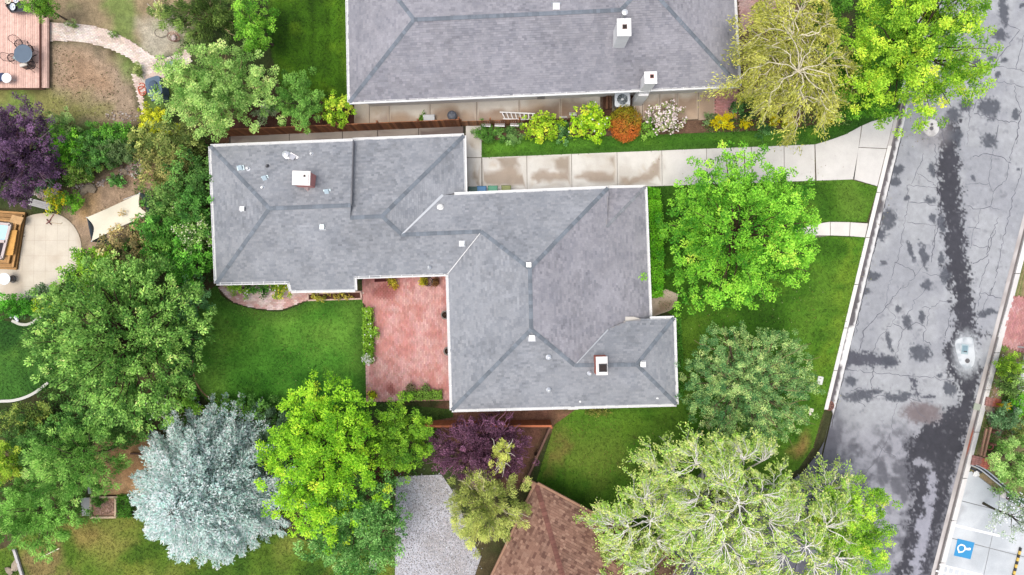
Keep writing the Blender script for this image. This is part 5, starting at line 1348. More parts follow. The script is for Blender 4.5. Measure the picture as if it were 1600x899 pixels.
for i, (lb, px, py, zc, rx, ry, rz, ca, cb, kw) in enumerate((
    ("pale sage shrub at the top of the yard's green mound", 98, 196, 1.3, 26, 20, 1.0, (84, 124, 56), (158, 184, 110), {}),
    ("vivid green shrub in the mound next to the purple tree", 102, 232, 1.6, 34, 30, 1.2, (60, 134, 18), (130, 190, 50), {}),
    ("dark green shrub in the mound's middle", 146, 236, 1.5, 32, 30, 1.2, (46, 92, 34), (92, 138, 60), {}),
    ("grass green shrub along the mound's top, below the pebbles", 170, 210, 1.1, 44, 16, .8, (58, 122, 26), (112, 168, 54), {}),
    ("grey-green shrub at the mound's east end", 186, 238, 1.2, 26, 22, .9, (66, 96, 50), (118, 142, 86), {}),
    ("cream flowering green shrub at the mound's foot", 128, 268, 1.0, 28, 18, .8, (78, 122, 36), (150, 178, 78), dict(flowers=([A(226, 216, 160)], 70, .07))),
    ("low dark green shrub under the purple bough, by the stones", 64, 284, .6, 24, 12, .5, (48, 92, 42), (92, 136, 74), {}),
    ("yellow flowering bush above the round patio", 92, 312, .8, 15, 16, .6, (110, 150, 30), (180, 196, 50), dict(flowers=([A(244, 224, 40), A(236, 210, 20)], 200, .09))),
    ("grass green bush touching the yellow flowering bush", 115, 316, .7, 14, 14, .6, (70, 130, 24), (118, 172, 44), {}),
    ("small round green bush alone beside the pale stones", 182, 284, .5, 11, 11, .5, (58, 116, 42), (104, 158, 74), dict(cs=.3, ss=.2)),
    ("yellow-green rounded bush at the pear tree's south-west edge", 240, 190, 1.2, 18, 24, .9, (136, 152, 8), (204, 204, 40), {}),
    ("yellow-green low bush under the pear tree", 266, 206, .9, 20, 12, .6, (120, 142, 16), (186, 192, 48), {}),
    ("olive shrub between the mound and the thicket", 226, 222, 1.2, 22, 26, .9, (84, 108, 46), (150, 158, 84), {}),
    ("round lime bush at the neighbour's roof corner by the fence", 526, 172, 1.6, 26, 22, 1.1, (112, 164, 16), (186, 214, 60), {}),
    ("small pale-leaved bush beside the slender drooping tree", 418, 174, 1.3, 16, 16, .8, (110, 134, 84), (190, 200, 160), {}),
    ("tuft of grassy weed on the brick path edge near the deck", 112, 38, .25, 7, 5, .25, (88, 116, 58), (140, 158, 92), dict(cs=.25, ss=.16, leaf=(.14, .03))),
    ("tuft of grassy weed on the middle of the brick path's upper edge", 178, 54, .2, 5, 4, .2, (78, 110, 44), (120, 150, 70), dict(cs=.25, ss=.16, leaf=(.14, .03))),
    ("upright pale grass tuft on the brick path near the covered grill", 217, 111, .35, 7, 12, .35, (108, 130, 64), (160, 172, 104), dict(cs=.25, ss=.16, leaf=(.18, .03))),
    ("pale striped grass tuft at the two bare poles", 250, 20, .6, 11, 11, .45, (130, 158, 70), (196, 206, 130), dict(cs=.3, ss=.2, leaf=(.26, .035), spray=.5)),
    ("dense green bush by the curved edging, beside the grey-green one", 26, 478, 1.0, 32, 20, .8, (52, 122, 20), (96, 166, 44), {}),
    ("grey-green bush in the curved bed at the patio rim", 62, 460, .9, 18, 16, .7, (76, 108, 66), (122, 150, 106), {}),
    ("dark round bush in the curved bed, behind the white stone", 44, 482, .6, 12, 11, .5, (40, 86, 34), (76, 124, 60), {}),
)):
    shrub(lb, px, py, zc, rx, ry, rz, ca, cb, 340 + i, group=YG, **kw)
BG = "plants in the flower bed along the neighbour's side walk"
for i, (lb, px, py, zc, rx, ry, rz, ca, cb, kw) in enumerate((
    ("low fern green plant patch at the bed's west end", 765, 209, .35, 22, 13, .35, (58, 112, 34), (116, 166, 70), dict(leaf=(.16, .04))),
    ("feathery low green plant between the fern patch and the lime shrub", 800, 209, .35, 20, 13, .35, (64, 108, 48), (124, 160, 88), dict(leaf=(.16, .04))),
    ("lime green rounded shrub below the white ladder", 848, 201, .9, 30, 22, .8, (116, 160, 14), (184, 212, 52), dict(leaf=(.15, .11))),
    ("blue-green low plant between the two lime shrubs", 880, 208, .45, 12, 15, .45, (60, 110, 52), (112, 154, 92), {}),
    ("bright lime shrub with a few white blooms, west of the orange one", 922, 194, 1.0, 32, 26, .9, (110, 166, 8), (186, 220, 44), dict(leaf=(.16, .12), flowers=([A(246, 248, 240)], 26, .11))),
    ("small green shrub between the orange shrub and the pink roses", 1013, 203, .5, 15, 12, .5, (76, 126, 32), (134, 174, 68), {}),
    ("pale pink rose shrub covered in blooms", 1043, 186, .8, 27, 20, .8, (110, 124, 66), (160, 168, 110), dict(flowers=([A(252, 240, 238), A(246, 222, 222), A(250, 232, 226)], 620, .12))),
    ("green seedling clump on bare soil next to the big yellow flower", 1108, 188, .25, 12, 9, .22, (84, 118, 66), (128, 154, 100), dict(lai=2.2, gaps=.2)),
    ("larger yellow flower cushion on the bare soil", 1129, 189, .35, 14, 10, .32, (196, 184, 10), (236, 214, 10), dict(flowers=([A(250, 228, 20), A(244, 214, 8)], 260, .09), reach=.2)),
    ("small round yellow flower cushion beside the larger one", 1164, 194, .25, 7, 6, .25, (170, 170, 16), (226, 206, 16), dict(cs=.25, ss=.16, flowers=([A(246, 222, 24)], 80, .08))),
    ("dark green bush under the birch's west boughs", 1160, 166, .9, 16, 18, .8, (42, 84, 34), (82, 124, 60), {}),
    ("spiky green plant below the birch at the lawn edge", 1193, 203, .25, 11, 8, .25, (72, 128, 62), (118, 164, 96), dict(leaf=(.2, .04), spray=.5)),
    ("yellow flower plant under the birch, west one of two close together", 1209, 187, .3, 8, 8, .3, (150, 160, 20), (230, 210, 20), dict(cs=.25, ss=.16, flowers=([A(248, 224, 20)], 90, .09))),
    ("yellow flower plant with bright leaves hidden under birch twigs", 1231, 192, .3, 10, 7, .3, (120, 166, 26), (220, 206, 26), dict(cs=.25, ss=.16, flowers=([A(246, 220, 24)], 70, .09))),
    ("yellow daisy plant alone east of the birch", 1287, 182, .4, 9, 11, .4, (140, 160, 26), (230, 210, 24), dict(cs=.3, ss=.2, flowers=([A(250, 226, 20)], 110, .09))),
    ("dry brownish bedding plant east of the yellow daisy", 1305, 180, .25, 11, 8, .25, (104, 116, 52), (150, 144, 84), dict(gaps=.2, lai=2)),
    ("brownish low bedding plant between the yellow cushions and the birch", 1180, 180, .3, 13, 9, .3, (80, 76, 48), (130, 120, 84), dict(gaps=.2, lai=2)),
)):
    shrub(lb, px, py, zc, rx, ry, rz, ca, cb, 380 + i, name="flowering_plant" if "flower" in lb or "rose" in lb or "daisy" in lb else "shrub", group=BG, **kw)
for i, (lb, px, py, zc, rx, ry, rz, ca, cb, kw) in enumerate((
    ("green shrub leaning over the white slatted fence on the east verge", 1578, 571, .9, 22, 18, .8, (84, 124, 20), (140, 174, 46), {}),
    ("dark green shrub under the white slatted fence", 1580, 604, .9, 22, 20, .8, (60, 96, 34), (118, 146, 72), {}),
    ("vivid green shrub east of the yellow striped plant", 1594, 632, .9, 16, 18, .7, (58, 128, 18), (112, 174, 40), {}),
    ("bluish green rounded shrub below the yellow striped plant", 1568, 654, .8, 25, 19, .75, (66, 106, 60), (116, 150, 102), {}),
    ("olive shrub at the verge edge beside the bluish one", 1592, 676, .7, 16, 16, .6, (84, 104, 42), (140, 150, 80), {}),
    ("straggly green weed on the parking lot's gravel border", 1556, 766, .2, 9, 6, .2, (74, 108, 54), (120, 148, 92), dict(gaps=.3, lai=1.6, cs=.3)),
    ("dark trailing plant where the lot border meets the lacy tree", 1588, 782, .5, 12, 10, .4, (64, 100, 60), (112, 146, 100), dict(gaps=.2)),
)):
    shrub(lb, px, py, zc, rx, ry, rz, ca, cb, 410 + i, group="shrubs on the east verge", **kw)
for i, (lb, px, py, zc, rx, ry, rz, ca, cb, kw) in enumerate((
    ("green bed shrub with white blooms under the eave, west end", 376, 450, .6, 20, 10, .6, (64, 118, 24), (140, 176, 54), dict(flowers=([A(244, 244, 236)], 16, .1))),
    ("dark green bed shrub under the eave, middle of three", 408, 449, .6, 20, 9, .6, (44, 98, 28), (90, 142, 56), {}),
    ("yellow-green bed shrub under the eave next to the roof notch", 435, 449, .6, 17, 11, .6, (90, 138, 18), (180, 192, 50), dict(flowers=([A(244, 244, 236), A(236, 216, 60)], 24, .1))),
    ("low yellowish plant in the narrow planter by the back lawn, west end", 499, 464, .35, 14, 4, .22, (120, 124, 36), (186, 174, 66), dict(cs=.3, ss=.18)),
    ("low golden plant in the narrow planter by the back lawn, east end", 535, 462, .35, 12, 4, .22, (120, 116, 40), (190, 168, 72), dict(cs=.3, ss=.18)),
    ("small dry weed tuft under the south gutter of the grey house", 932, 642, .3, 19, 6, .3, (96, 108, 40), (150, 144, 70), dict(cs=.3, lai=2.4)),
)):
    shrub(lb, px, py, zc, rx, ry, rz, ca, cb, 430 + i, group="plants at the foot of the grey house", **kw)

# ---- clipped hedges
def hedge(label, pts, h, ca, cb, seed, dens=900, leaf=(.1, .065), rough=.06, white=0):
    g = np.random.default_rng(seed)
    P = WS(pts, h); c0 = P.mean(0) * (1, 1, 0)
    t = thing("hedge", label, "hedge", c0)
    n = int(area(P) * dens); q = scatter(P, n)
    bump_ = .05 * (fbm(q[:, 0], q[:, 1], 2.5, 3, seed) - .5)
    C = np.c_[q, h + bump_ - np.abs(g.normal(0, rough, n))]
    m = int(n * .8); e = g.integers(0, len(P), m); u = g.uniform(0, 1, m)[:, None]
    S = P[e] * (1 - u) + P[(e + 1) % len(P)] * u; S[:, 2] = h * g.uniform(.05, 1, m) ** .8
    C = np.vstack([C, S + g.normal(0, .05, (m, 3))])
    D = unit(g.normal(0, 1, (len(C), 3)))
    V = leaf_quads(C, D, leaf[0] * g.uniform(.7, 1.3, len(C)), leaf[1] * g.uniform(.7, 1.3, len(C)), g, .8)
    f = np.clip(.5 + (fbm(C[:, 0], C[:, 1], 1.4, 3, seed + 1) - .5) * 2 + g.normal(0, .2, len(C)), 0, 1)
    fast("foliage", V, 4, LEAF, t, C=np.clip(mixc(G(*ca), G(*cb), f) * np.exp(g.normal(0, .2, (len(C), 1))), .003, .7))
    Pin = c0[:2] + (P[:, :2] - c0[:2]) * .9
    V, F = prism(Pin, 0, h * .86)
    mesh("branch", V, F, BARK, t, C=A(60, 62, 40))
    if white:
        k = g.integers(0, n, white)
        V = leaf_quads(C[k] + (0, 0, .04), unit(g.normal(0, 1, (white, 3)) * (1, 1, .2)), np.full(white, .1), np.full(white, .09), g, 2)
        fast("blossom", V, 4, CLOTH, t, C=np.tile(A(240, 242, 236), (white, 1)), kind="stuff")
    return t
hedge("tall clipped hedge along the east wall of the grey house, beside the maple", [(1013, 294), (1030, 296), (1034, 340), (1037, 400), (1036, 462), (1018, 464)], 1.5, (66, 138, 14), (120, 186, 36), 501)
hedge("narrow hedge against the house's south-east corner, beside the blue-green tree", [(1052, 500), (1064, 500), (1067, 560), (1068, 618), (1056, 622)], 1.2, (46, 96, 22), (84, 140, 44), 502)
hedge("long thin clipped hedge between back lawn and patio", [(566, 484), (579, 483), (581, 530), (580, 566), (568, 567)], .7, (96, 146, 24), (156, 194, 66), 503, white=20)
hedge("short square hedge with two bushes at the patio's lower edge", [(631, 613), (687, 612), (688, 624), (631, 626)], .6, (78, 128, 26), (138, 176, 70), 504)
shrub("round little bush sticking out of the long patio hedge", 585, 521, .5, 7, 7, .4, (96, 150, 30), (150, 192, 66), 505, cs=.3, ss=.2)
shrub("white flowering plant at the patio hedge's south end", 574, 560, .5, 7, 9, .35, (130, 150, 90), (196, 206, 170), 506, cs=.3, ss=.2, flowers=([A(244, 242, 238)], 90, .08), name="flowering_plant")
hedge("low green hedge strip between the sandy bed and the spruce", [(182, 777), (200, 777), (202, 808), (184, 808)], .4, (54, 108, 24), (96, 148, 50), 507)

# ---- undergrowth that nobody could count
def undergrowth(label, pts, n, ca, cb, seed, h=.35, leaf=(.15, .07)):
    g = np.random.default_rng(seed); P = WS(pts); q = scatter(P, n)
    d = fbm(q[:, 0], q[:, 1], .9, 3, seed); k = d > .43; q = q[k]; n = len(q)
    C = np.c_[q, g.uniform(.03, h, n)]
    V = leaf_quads(C, unit(g.normal(0, 1, (n, 3))), leaf[0] * g.uniform(.6, 1.3, n), leaf[1] * g.uniform(.6, 1.3, n), g)
    fast("undergrowth", V, 4, LEAF, org=P.mean(0), C=mixc(G(*ca), G(*cb), g.uniform(0, 1, n)) * np.exp(g.normal(0, .2, (n, 1))), kind="stuff", label=label)
undergrowth("low green undergrowth beneath the thicket", [(205, 200), (335, 205), (335, 440), (300, 470), (300, 640), (420, 645), (420, 690), (230, 690), (60, 640), (70, 480), (130, 400), (215, 340)], 26000, (44, 82, 28), (86, 128, 52), 601)
undergrowth("low green undergrowth under the cedars", [(-20, 635), (140, 640), (150, 700), (120, 800), (60, 815), (-20, 830)], 9000, (44, 78, 28), (90, 120, 50), 602)
undergrowth("weedy ground cover under the trees by the gravel", [(420, 640), (690, 640), (680, 740), (620, 745), (615, 830), (480, 840), (430, 800)], 12000, (44, 82, 28), (90, 130, 52), 603)
undergrowth("ground cover on the east verge", [(1540, 640), (1620, 550), (1680, 560), (1680, 780), (1600, 770), (1530, 700)], 6000, (56, 96, 30), (104, 146, 58), 604, h=.15)
undergrowth("bed plants under the birch and street tree", [(1100, 180), (1330, 165), (1330, 195), (1200, 205), (1100, 208)], 2200, (60, 92, 40), (110, 136, 70), 605, h=.2)
undergrowth("low green growth along the mound in the north-west yard", [(70, 200), (215, 205), (215, 250), (120, 290), (40, 300), (40, 260)], 5000, (48, 92, 30), (92, 140, 52), 606)

# ================================================================ FENCES
def board_fence(label, a, b, h, c, seed, bw=.14, rails=(.3, .9, 1.55), z=0.0, posts=2.4, face=1, cap=False, cvar=.25):
    g = random.Random(seed)
    A0, B0 = W(*a), W(*b); L = np.linalg.norm(B0 - A0); d = (B0 - A0) / L; s = np.array((-d[1], d[0], 0)) * face
    t = thing("fence", label, "fence", A0)
    n = int(L / (bw + .012))
    for i in range(n):
        u = (i + .5) * L / n; hh = h + g.uniform(-.03, .02)
        V, F = box(A0 + d * u + s * g.uniform(.0, .012), (bw, .02, hh), math.atan2(d[1], d[0]) + g.uniform(-.01, .01))
        mesh("picket", V, F, WOOD, t, C=np.clip(c * (g.uniform(1 - cvar, 1 + cvar)) * np.array((1, g.uniform(.94, 1.04), g.uniform(.9, 1.05))), 0, .8))
    for z_ in rails:
        V, F = beam(A0 - s * .04 + (0, 0, min(z_, h - .1)), B0 - s * .04 + (0, 0, min(z_, h - .1)), .04, .09)
        mesh("rail", V, F, WOOD, t, C=c * .95)
    k = max(1, round(L / posts))
    for i in range(k + 1):
        V, F = box(A0 + d * (L * i / k) - s * .1, (.1, .1, h + .02), math.atan2(d[1], d[0]))
        mesh("post", V, F, WOOD, t, C=c * .9)
    if cap:
        V, F = beam(A0 + (0, 0, h + .02), B0 + (0, 0, h + .02), .12, .035)
        mesh("cap_rail", V, F, WOOD, t, C=c * 1.1)
    return t
board_fence("weathered brown picket fence between the two grey houses", (352, 213.5), (720, 197.5), 1.75, A(170, 112, 78), 1, bw=.17, cvar=.42, face=-1)
board_fence("lower brown picket fence running on along the flower bed to the white boards", (722, 197), (812, 194), 1.2, A(172, 118, 84), 2, bw=.12, rails=(.3, .9), cvar=.35, face=-1)
board_fence("dark wood fence behind the lime shrubs of the flower bed", (816, 193.5), (900, 190), .9, A(96, 62, 48), 3, rails=(.3, .75))
board_fence("orange stained wood fence behind the purple tree", (668, 657), (859, 656.5), 1.85, A(190, 112, 76), 4, bw=.14, cvar=.14, cap=True, face=1)
board_fence("low dark wire and board fence slanting to the brown roof", (860, 660), (816, 758), .95, A(112, 84, 72), 5, bw=.1, rails=(.25, .8), cap=True)
# white slatted fence on the east verge
wf = thing("fence", "white slatted fence on the east verge, partly under green shrubs", "fence", W(1592, 560))
for i in range(30):
    y = 540 + i * 3.4; x = 1600 + (545 - y) * .22
    V, F = box(W(x - 2, y), (.62, .075, .8), 0.22)
    V[:, 2] = np.where(V[:, 2] < .4, .72, .78)
    mesh("slat", V, F, PAINT, wf, C=A(246, 246, 246))
for xo in (-8, 5):
    V, F = beam(W(1600 + xo, 538) + (0, 0, .68), W(1578 + xo, 645) + (0, 0, .68), .06, .08); mesh("rail", V, F, PAINT, wf, C=A(236, 238, 238))
    for k in range(5):
        y = 542 + k * 24; V, F = box(W(1599 + xo - (y - 538) * .205, y), (.08, .08, .68)); mesh("post", V, F, PAINT, wf, C=A(236, 238, 238))

# ================================================================ SIDE WALK THINGS
lad = thing("ladder", "white ladder lying beside the brown fence", "ladder", W(812, 181))
L0, L1 = W(781, 175.5, .35), W(836, 178, .35); Q0, Q1 = W(786, 186, .35), W(836, 187.5, .35)
for a, b in ((L0, L1), (Q0, Q1)):
    V, F = beam(a, b, .075, .05); mesh("side_rail", V, F, PAINT, lad, C=A(248, 246, 244))
for i in range(8):
    u = .06 + i * .125
    V, F = beam(L0 + (L1 - L0) * u, Q0 + (Q1 - Q0) * u, .06, .04); mesh("rung", V, F, PAINT, lad, C=A(246, 244, 242))
for u in (.1, .9):
    for a, b in ((L0, L1), (Q0, Q1)):
        p = a + (b - a) * u; V, F = box((p[0], p[1], 0), (.08, .08, .34)); mesh("foot", V, F, PAINT, lad, C=A(90, 84, 80))
for i, (px, py, sx, lb) in enumerate(((760, 190.5, .56, "white board leaning on the fence, west of the three in a row"), (781, 190.2, .62, "white board leaning on the fence, middle one with dark spots along its top"), (804, 189.8, .54, "white board leaning on the fence, nearest the lime shrub"), (879.5, 182.5, .5, "short white board stuck between the two lime shrubs"), (894.5, 176.5, .45, "white board half behind the bright lime shrub"))):
    p = W(px, py); z = .75 if i < 3 else .4
    t = thing("board", lb, "board", p, "white boards along the fence")
    V, F = box(p, (sx, .05, z), -.03); V[:, 1] += (V[:, 2] - 0) * -.62; V[:, 2] += .03
    mesh("panel", V, F, PAINT, t, C=A(246, 246, 244))
    for k in range(4 if i == 1 else 2):
        o = p + ((k - 1.5) * .13, -.2 - .04, z * .82) if i == 1 else p + ((k - .5) * sx * .6, -.2 * z / .75, z * .9)
        V, F = box(o, (.05, .05, .03)); V[:, 1] -= .2; mesh("clip", V, F, PAINT, t, C=A(88, 84, 80))
can = thing("trash_can", "round black lidded trash can by the brown fence", "trash can", T(706, 180, .75))
p = T(706, 180, .75)
V, F = lathe([(.21, 0), (.25, .62), (.27, .63), (.27, .67)], p, 18); mesh("bin", V, F, PAINT, can, C=A(70, 74, 84))
V, F = lathe([(.29, .67), (.29, .71), (.2, .77), (.05, .79)], p, 18); mesh("lid", V, F, PAINT, can, C=A(84, 90, 102))
for q in (0, math.pi / 2):
    V, F = beam(p + rot(np.array([(-.2, 0, .785)]), q)[0], p + rot(np.array([(.2, 0, .785)]), q)[0], .05, .03); mesh("rib", V, F, PAINT, can, C=A(104, 110, 122))
tub = thing("storage_box", "pale grey plastic storage box beside the trash can", "box", T(670, 184.5, .45)); p = T(670, 184.5, .45)
V, F = box(p, (.66, .36, .4), .02, 1.06); mesh("body", V, F, PAINT, tub, C=A(190, 196, 198))
V, F = box(p + (0, 0, .4), (.74, .44, .06), .02, .9); mesh("lid", V, F, PAINT, tub, C=A(214, 218, 220))
V, F = box(p + (0, -.2, .3), (.2, .05, .05), .02); mesh("handle", V, F, PAINT, tub, C=A(150, 156, 160))
g0 = W(661, 188)
t = thing("weed", "spiky green weed growing against the pale storage box", "weed", g0)
g = np.random.default_rng(5); C = g0 + np.c_[g.normal(-.05, .1, 150), g.normal(.05, .16, 150), g.uniform(.02, .5, 150)]; C[:, 0] += (C[:, 1] - g0[1]) * .35
fast("leaf", leaf_quads(C, unit(g.normal(0, 1, (150, 3)) + (0.2, .6, .8)), np.full(150, .22), np.full(150, .05), g), 4, LEAF, t, C=mixc(G(70, 120, 30), G(120, 164, 60), g.uniform(0, 1, 150)), kind="stuff")
el = thing("meter_box", "grey metal box on the neighbour's wall above the ladder", "meter box", W(845, 153))
p = W(845, 152.0); V, F = box(p + (0, 0, .05), (.46, .3, .95)); mesh("case", V, F, METAL, el, C=A(150, 152, 160))
V, F = box(p + (0, -.16, .3), (.36, .03, .5)); mesh("door", V, F, METAL, el, C=A(170, 172, 178))
V, F = tube([p + (.16, -.05, 0.0), p + (.16, -.05, 1.6)], .03, 6); mesh("conduit", V, F, METAL, el, C=A(190, 190, 190))

ac = thing("air_conditioner", "pale grey square air conditioner with round fan guard by the neighbour's wall", "air conditioner", T(972.5, 155.5, .85)); p = T(972.5, 155.5, .85)
def rbox(c, s, h, r=.16, n=5):
    P = []
    for cx, cy, a in ((1, 1, 0), (-1, 1, 90), (-1, -1, 180), (1, -1, 270)):
        for k in range(n):
            t_ = math.radians(a + 90 * k / (n - 1)); P.append((cx * (s / 2 - r) + r * math.cos(t_), cy * (s / 2 - r) + r * math.sin(t_)))
    return prism(np.array(P) + np.asarray(c)[:2], c[2], c[2] + h)
V, F = rbox(p + (0, 0, .08), .9, .72); mesh("cabinet", V, F, METAL, ac, C=A(176, 184, 192))
V, F = box(p, (1.05, 1.05, .08)); mesh("pad", V, F, CONC, ac, C=A(120, 112, 104))
V, F = rbox(p + (0, 0, .80), .94, .05); mesh("top_cover", V, F, PAINT, ac, C=A(226, 232, 236))
V, F = lathe([(.33, .853), (.33, .858)], p, 24); mesh("fan_opening", V, F, METAL, ac, C=A(96, 106, 112))
for k in range(5):
    r_ = .08 + .06 * k
    V, F = tube([p + (r_ * math.cos(i * .2618), r_ * math.sin(i * .2618), .875) for i in range(25)], .008, 4, False); mesh("guard_ring", V, F, METAL, ac, C=A(190, 198, 202))
for k in range(4):
    q = k * math.pi / 4; V, F = beam(p + (-.33 * math.cos(q), -.33 * math.sin(q), .87), p + (.33 * math.cos(q), .33 * math.sin(q), .87), .014, .01); mesh("guard_spoke", V, F, METAL, ac, C=A(186, 194, 198))
V, F = lathe([(.07, .87), (.07, .9), (.03, .91)], p, 12); mesh("hub", V, F, PAINT, ac, C=A(244, 246, 246))
sheet("soil_pit", [(942, 146), (990, 144), (990, 186), (942, 188)], .006, SOIL, lambda x, y, d: mixc(A(70, 50, 42), A(98, 70, 56), fbm(x, y, 2, 3, 9)), res=.3)
for i, (px, py, rz, ln, lb) in enumerate(((948, 158, 1.52, 1.1, "rough brown timber standing on edge by the air conditioner, west one"), (953, 160, 1.62, .9, "shorter dark timber offcut next to the air conditioner"))):
    p = W(px, py); V, F = box(p, (ln, .14, .2), rz); mesh("timber", V, F, WOOD, C=A(112, 78, 58) * (1 - .25 * i), label=lb, cat="timber", org=p)

for i, (px, py, c, lb) in enumerate(((739, 298.5, (66, 100, 92), "dark green wheeled bin half under the driveway gutter"), (752.5, 297.5, (74, 134, 182), "blue wheeled bin between the two green bins"), (770, 297, (92, 168, 132), "light green wheeled bin east of the blue one"), (791, 296.5, (142, 150, 84), "olive yard bin at the end of the row of bins"))):
    p = T(px, py + 1.5, .95); t = thing("wheeled_bin", lb, "bin", p, "bins lined up under the driveway gutter")
    V, F = box(p + (0, 0, .08), (.44, .5, .82), 0, 1.2); mesh("body", V, F, PAINT, t, C=A(*c) * .9)
    V, F = box(p + (0, 0, .9), (.6, .66, .07), 0, .86); mesh("lid", V, F, PAINT, t, C=A(*c))
    V, F = beam(p + (-.22, -.32, .88), p + (.22, -.32, .88), .04, .04); mesh("handle", V, F, PAINT, t, C=A(*c) * .6)
    for s in (-1, 1):
        V, F = tube([p + (s * .2, -.22, .09), p + (s * .25, -.22, .09)], .09, 10); mesh("wheel", V, F, PAINT, t, C=A(40, 40, 42))

# ================================================================ PATIO THINGS
def pot_plant(label, px, py, r, h, c, ca, cb, seed, sq=False, plant=True, saucer=True, name="potted_plant"):
    p = T(px, py, h); t = thing(name, label, "potted plant", p + (0, 0, .03), "pots on the brick patio")
    p = p + (0, 0, .03)
    if sq:
        V, F = box(p, (r * 2, r * 2, h), 0, 1.1)
    else:
        V, F = lathe([(r * .62, 0), (r * .95, h * .9), (r * 1.08, h * .9), (r * 1.08, h), (r * .9, h), (r * .85, h * .82)], p, 16)
    mesh("pot", V, F, BRICK, t, C=A(*c))
    V, F = lathe([(r * .82, h * .78), (r * .82, h * .84)], p, 12); mesh("potting_soil", V, F, SOIL, t, C=A(70, 52, 40))
    g = np.random.default_rng(seed); n = 170
    C = p + np.c_[g.normal(0, r * .55, (n, 2)), h * .9 + np.abs(g.normal(0, r * .5, n))]
    fast("foliage", leaf_quads(C, unit(g.normal(0, 1, (n, 3)) + (0, 0, .3)), g.uniform(.08, .16, n), g.uniform(.04, .08, n), g), 4, LEAF, t, C=mixc(G(*ca), G(*cb), g.uniform(0, 1, n)))
pot_plant("clay bowl of yellow-green leaves in the patio's lower west corner", 582.5, 617, .27, .3, (176, 132, 104), (120, 150, 20), (206, 204, 30), 1)
pot_plant("round pot with grey twigs behind the square hedge, west one of two", 641.5, 606, .25, .3, (140, 112, 92), (110, 110, 78), (160, 146, 110), 2)
pot_plant("round pot with green leaves behind the square hedge, east one of two", 665, 607.5, .26, .3, (150, 130, 100), (92, 128, 56), (152, 170, 100), 3)
pot_plant("yellow-green plant on the patio beside the concrete step", 612, 440, .26, .35, (150, 90, 76), (130, 130, 30), (204, 186, 60), 4)
pot_plant("small gold leaved pot in front of the plant beside the concrete step", 617, 448, .17, .22, (170, 110, 90), (150, 130, 30), (210, 180, 70), 5)
pot_plant("square yellow pot plant under the patio's north gutter", 662, 440, .22, .4, (196, 170, 60), (140, 146, 30), (204, 190, 50), 6, sq=True)
pot_plant("brown leaved plant behind the iron stand at the patio's north side", 680, 441, .24, .35, (120, 76, 60), (98, 70, 50), (160, 120, 70), 7)
st = thing("plant_stand", "round black wire plant stand at the patio's north side", "plant stand", W(671.5, 440)); p = W(671.5, 440)
for z_, r_ in ((.04, .2), (.5, .24), (.9, .26), (.7, .16)):
    V, F = tube([p + (r_ * math.cos(i * .35), r_ * math.sin(i * .35) * 1.15, z_) for i in range(19)], .016, 5, False); mesh("hoop", V, F, METAL, st, C=A(46, 40, 40))
for k in range(4):
    q = k * 1.5708 + .4; V, F = tube([p + (.2 * math.cos(q), .23 * math.sin(q), 0), p + (.26 * math.cos(q), .3 * math.sin(q), .92)], .014, 5); mesh("leg", V, F, METAL, st, C=A(46, 40, 40))
for i, (px, py, lb) in enumerate(((696.5, 492, "dark round hanging planter poking out under the patio gutter"), (700.5, 548, "smaller dark hoop at the patio gutter, further down"))):
    p = W(px, py); t = thing("planter", lb, "planter", p + (0, 0, .03))
    V, F = lathe([(.16, .03), (.25, .4), (.28, .4), (.28, .45), (.2, .45), (.18, .34)], p, 16); mesh("bowl", V, F, METAL, t, C=A(74, 66, 62))
    V, F = lathe([(.19, .3), (.19, .35)], p, 12); mesh("potting_soil", V, F, SOIL, t, C=A(64, 50, 42))
bx = thing("planter_box", "long brick edged planter strip between the brick walk and the back lawn", "planter", W(518, 463))
for a, b in (((482, 459.5), (565, 456)), ((482, 469.5), (566, 467)), ((482.5, 459.5), (482.5, 469.5)), ((564.5, 456), (565.5, 467))):
    V, F = beam(W(*a) + (0, 0, .08), W(*b) + (0, 0, .08), .09, .2); mesh("edging", V, F, BRICK, bx, C=A(222, 190, 176))
sheet("bed_soil", [(483, 460), (565, 456.5), (565, 466.5), (483, 469)], .08, SOIL, lambda x, y, d: np.tile(A(96, 62, 52), (len(x), 1)), res=.5, parent=bx, kind=None)
dm = thing("doormat", "dark mat beside the house wall on the patio's north edge", "mat", W(592, 438))
V, F = prism(WS([(586, 436.5), (605, 435.8), (605, 440), (586, 441)])[:, :2], .03, .19); mesh("mat", V, F, CLOTH, dm, C=A(84, 44, 42))

# ================================================================ NORTH-WEST DECK
dk = thing("deck", "pink timber deck with a lower step along its east side", "deck", W(30, 70))
zd = .5
x0 = -70.0
while x0 < 60:
    x1 = x0 + 3.55
    V, F = prism(WS([(x0 + .15, -60), (x1 - .15, -60), (x1 - .15, 137.5), (x0 + .15, 137.5)], zd)[:, :2], zd - .04, zd + random.uniform(-.003, .003))
    mesh("plank", V, F, WOOD, dk, C=A(232, 192, 176) * random.uniform(.88, 1.1))
    x0 = x1
for k in range(3):
    a, b = 63.4 + k * 4.1, 67.2 + k * 4.1
    V, F = prism(WS([(a, 28 if k else 20), (b, 28 if k else 20), (b, 137.5), (a, 137.5)], .3)[:, :2], .26, .3)
    mesh("step_plank", V, F, WOOD, dk, C=A(228, 192, 178) * random.uniform(.93, 1.07))
V, F = prism(WS([(-70, -60), (61.5, -60), (61.5, 137), (-70, 137)], zd)[:, :2], 0, zd - .05); mesh("frame", V, F, WOOD, dk, C=A(150, 110, 96))
V, F = beam(W(62, 20, zd - .06), W(62, 138, zd - .06), .04, .12); mesh("rim_board", V, F, WOOD, dk, C=A(176, 120, 112))
V, F = beam(W(75.6, 28, .2), W(75.6, 138, .2), .04, .2); mesh("rim_board", V, F, WOOD, dk, C=A(200, 160, 146))
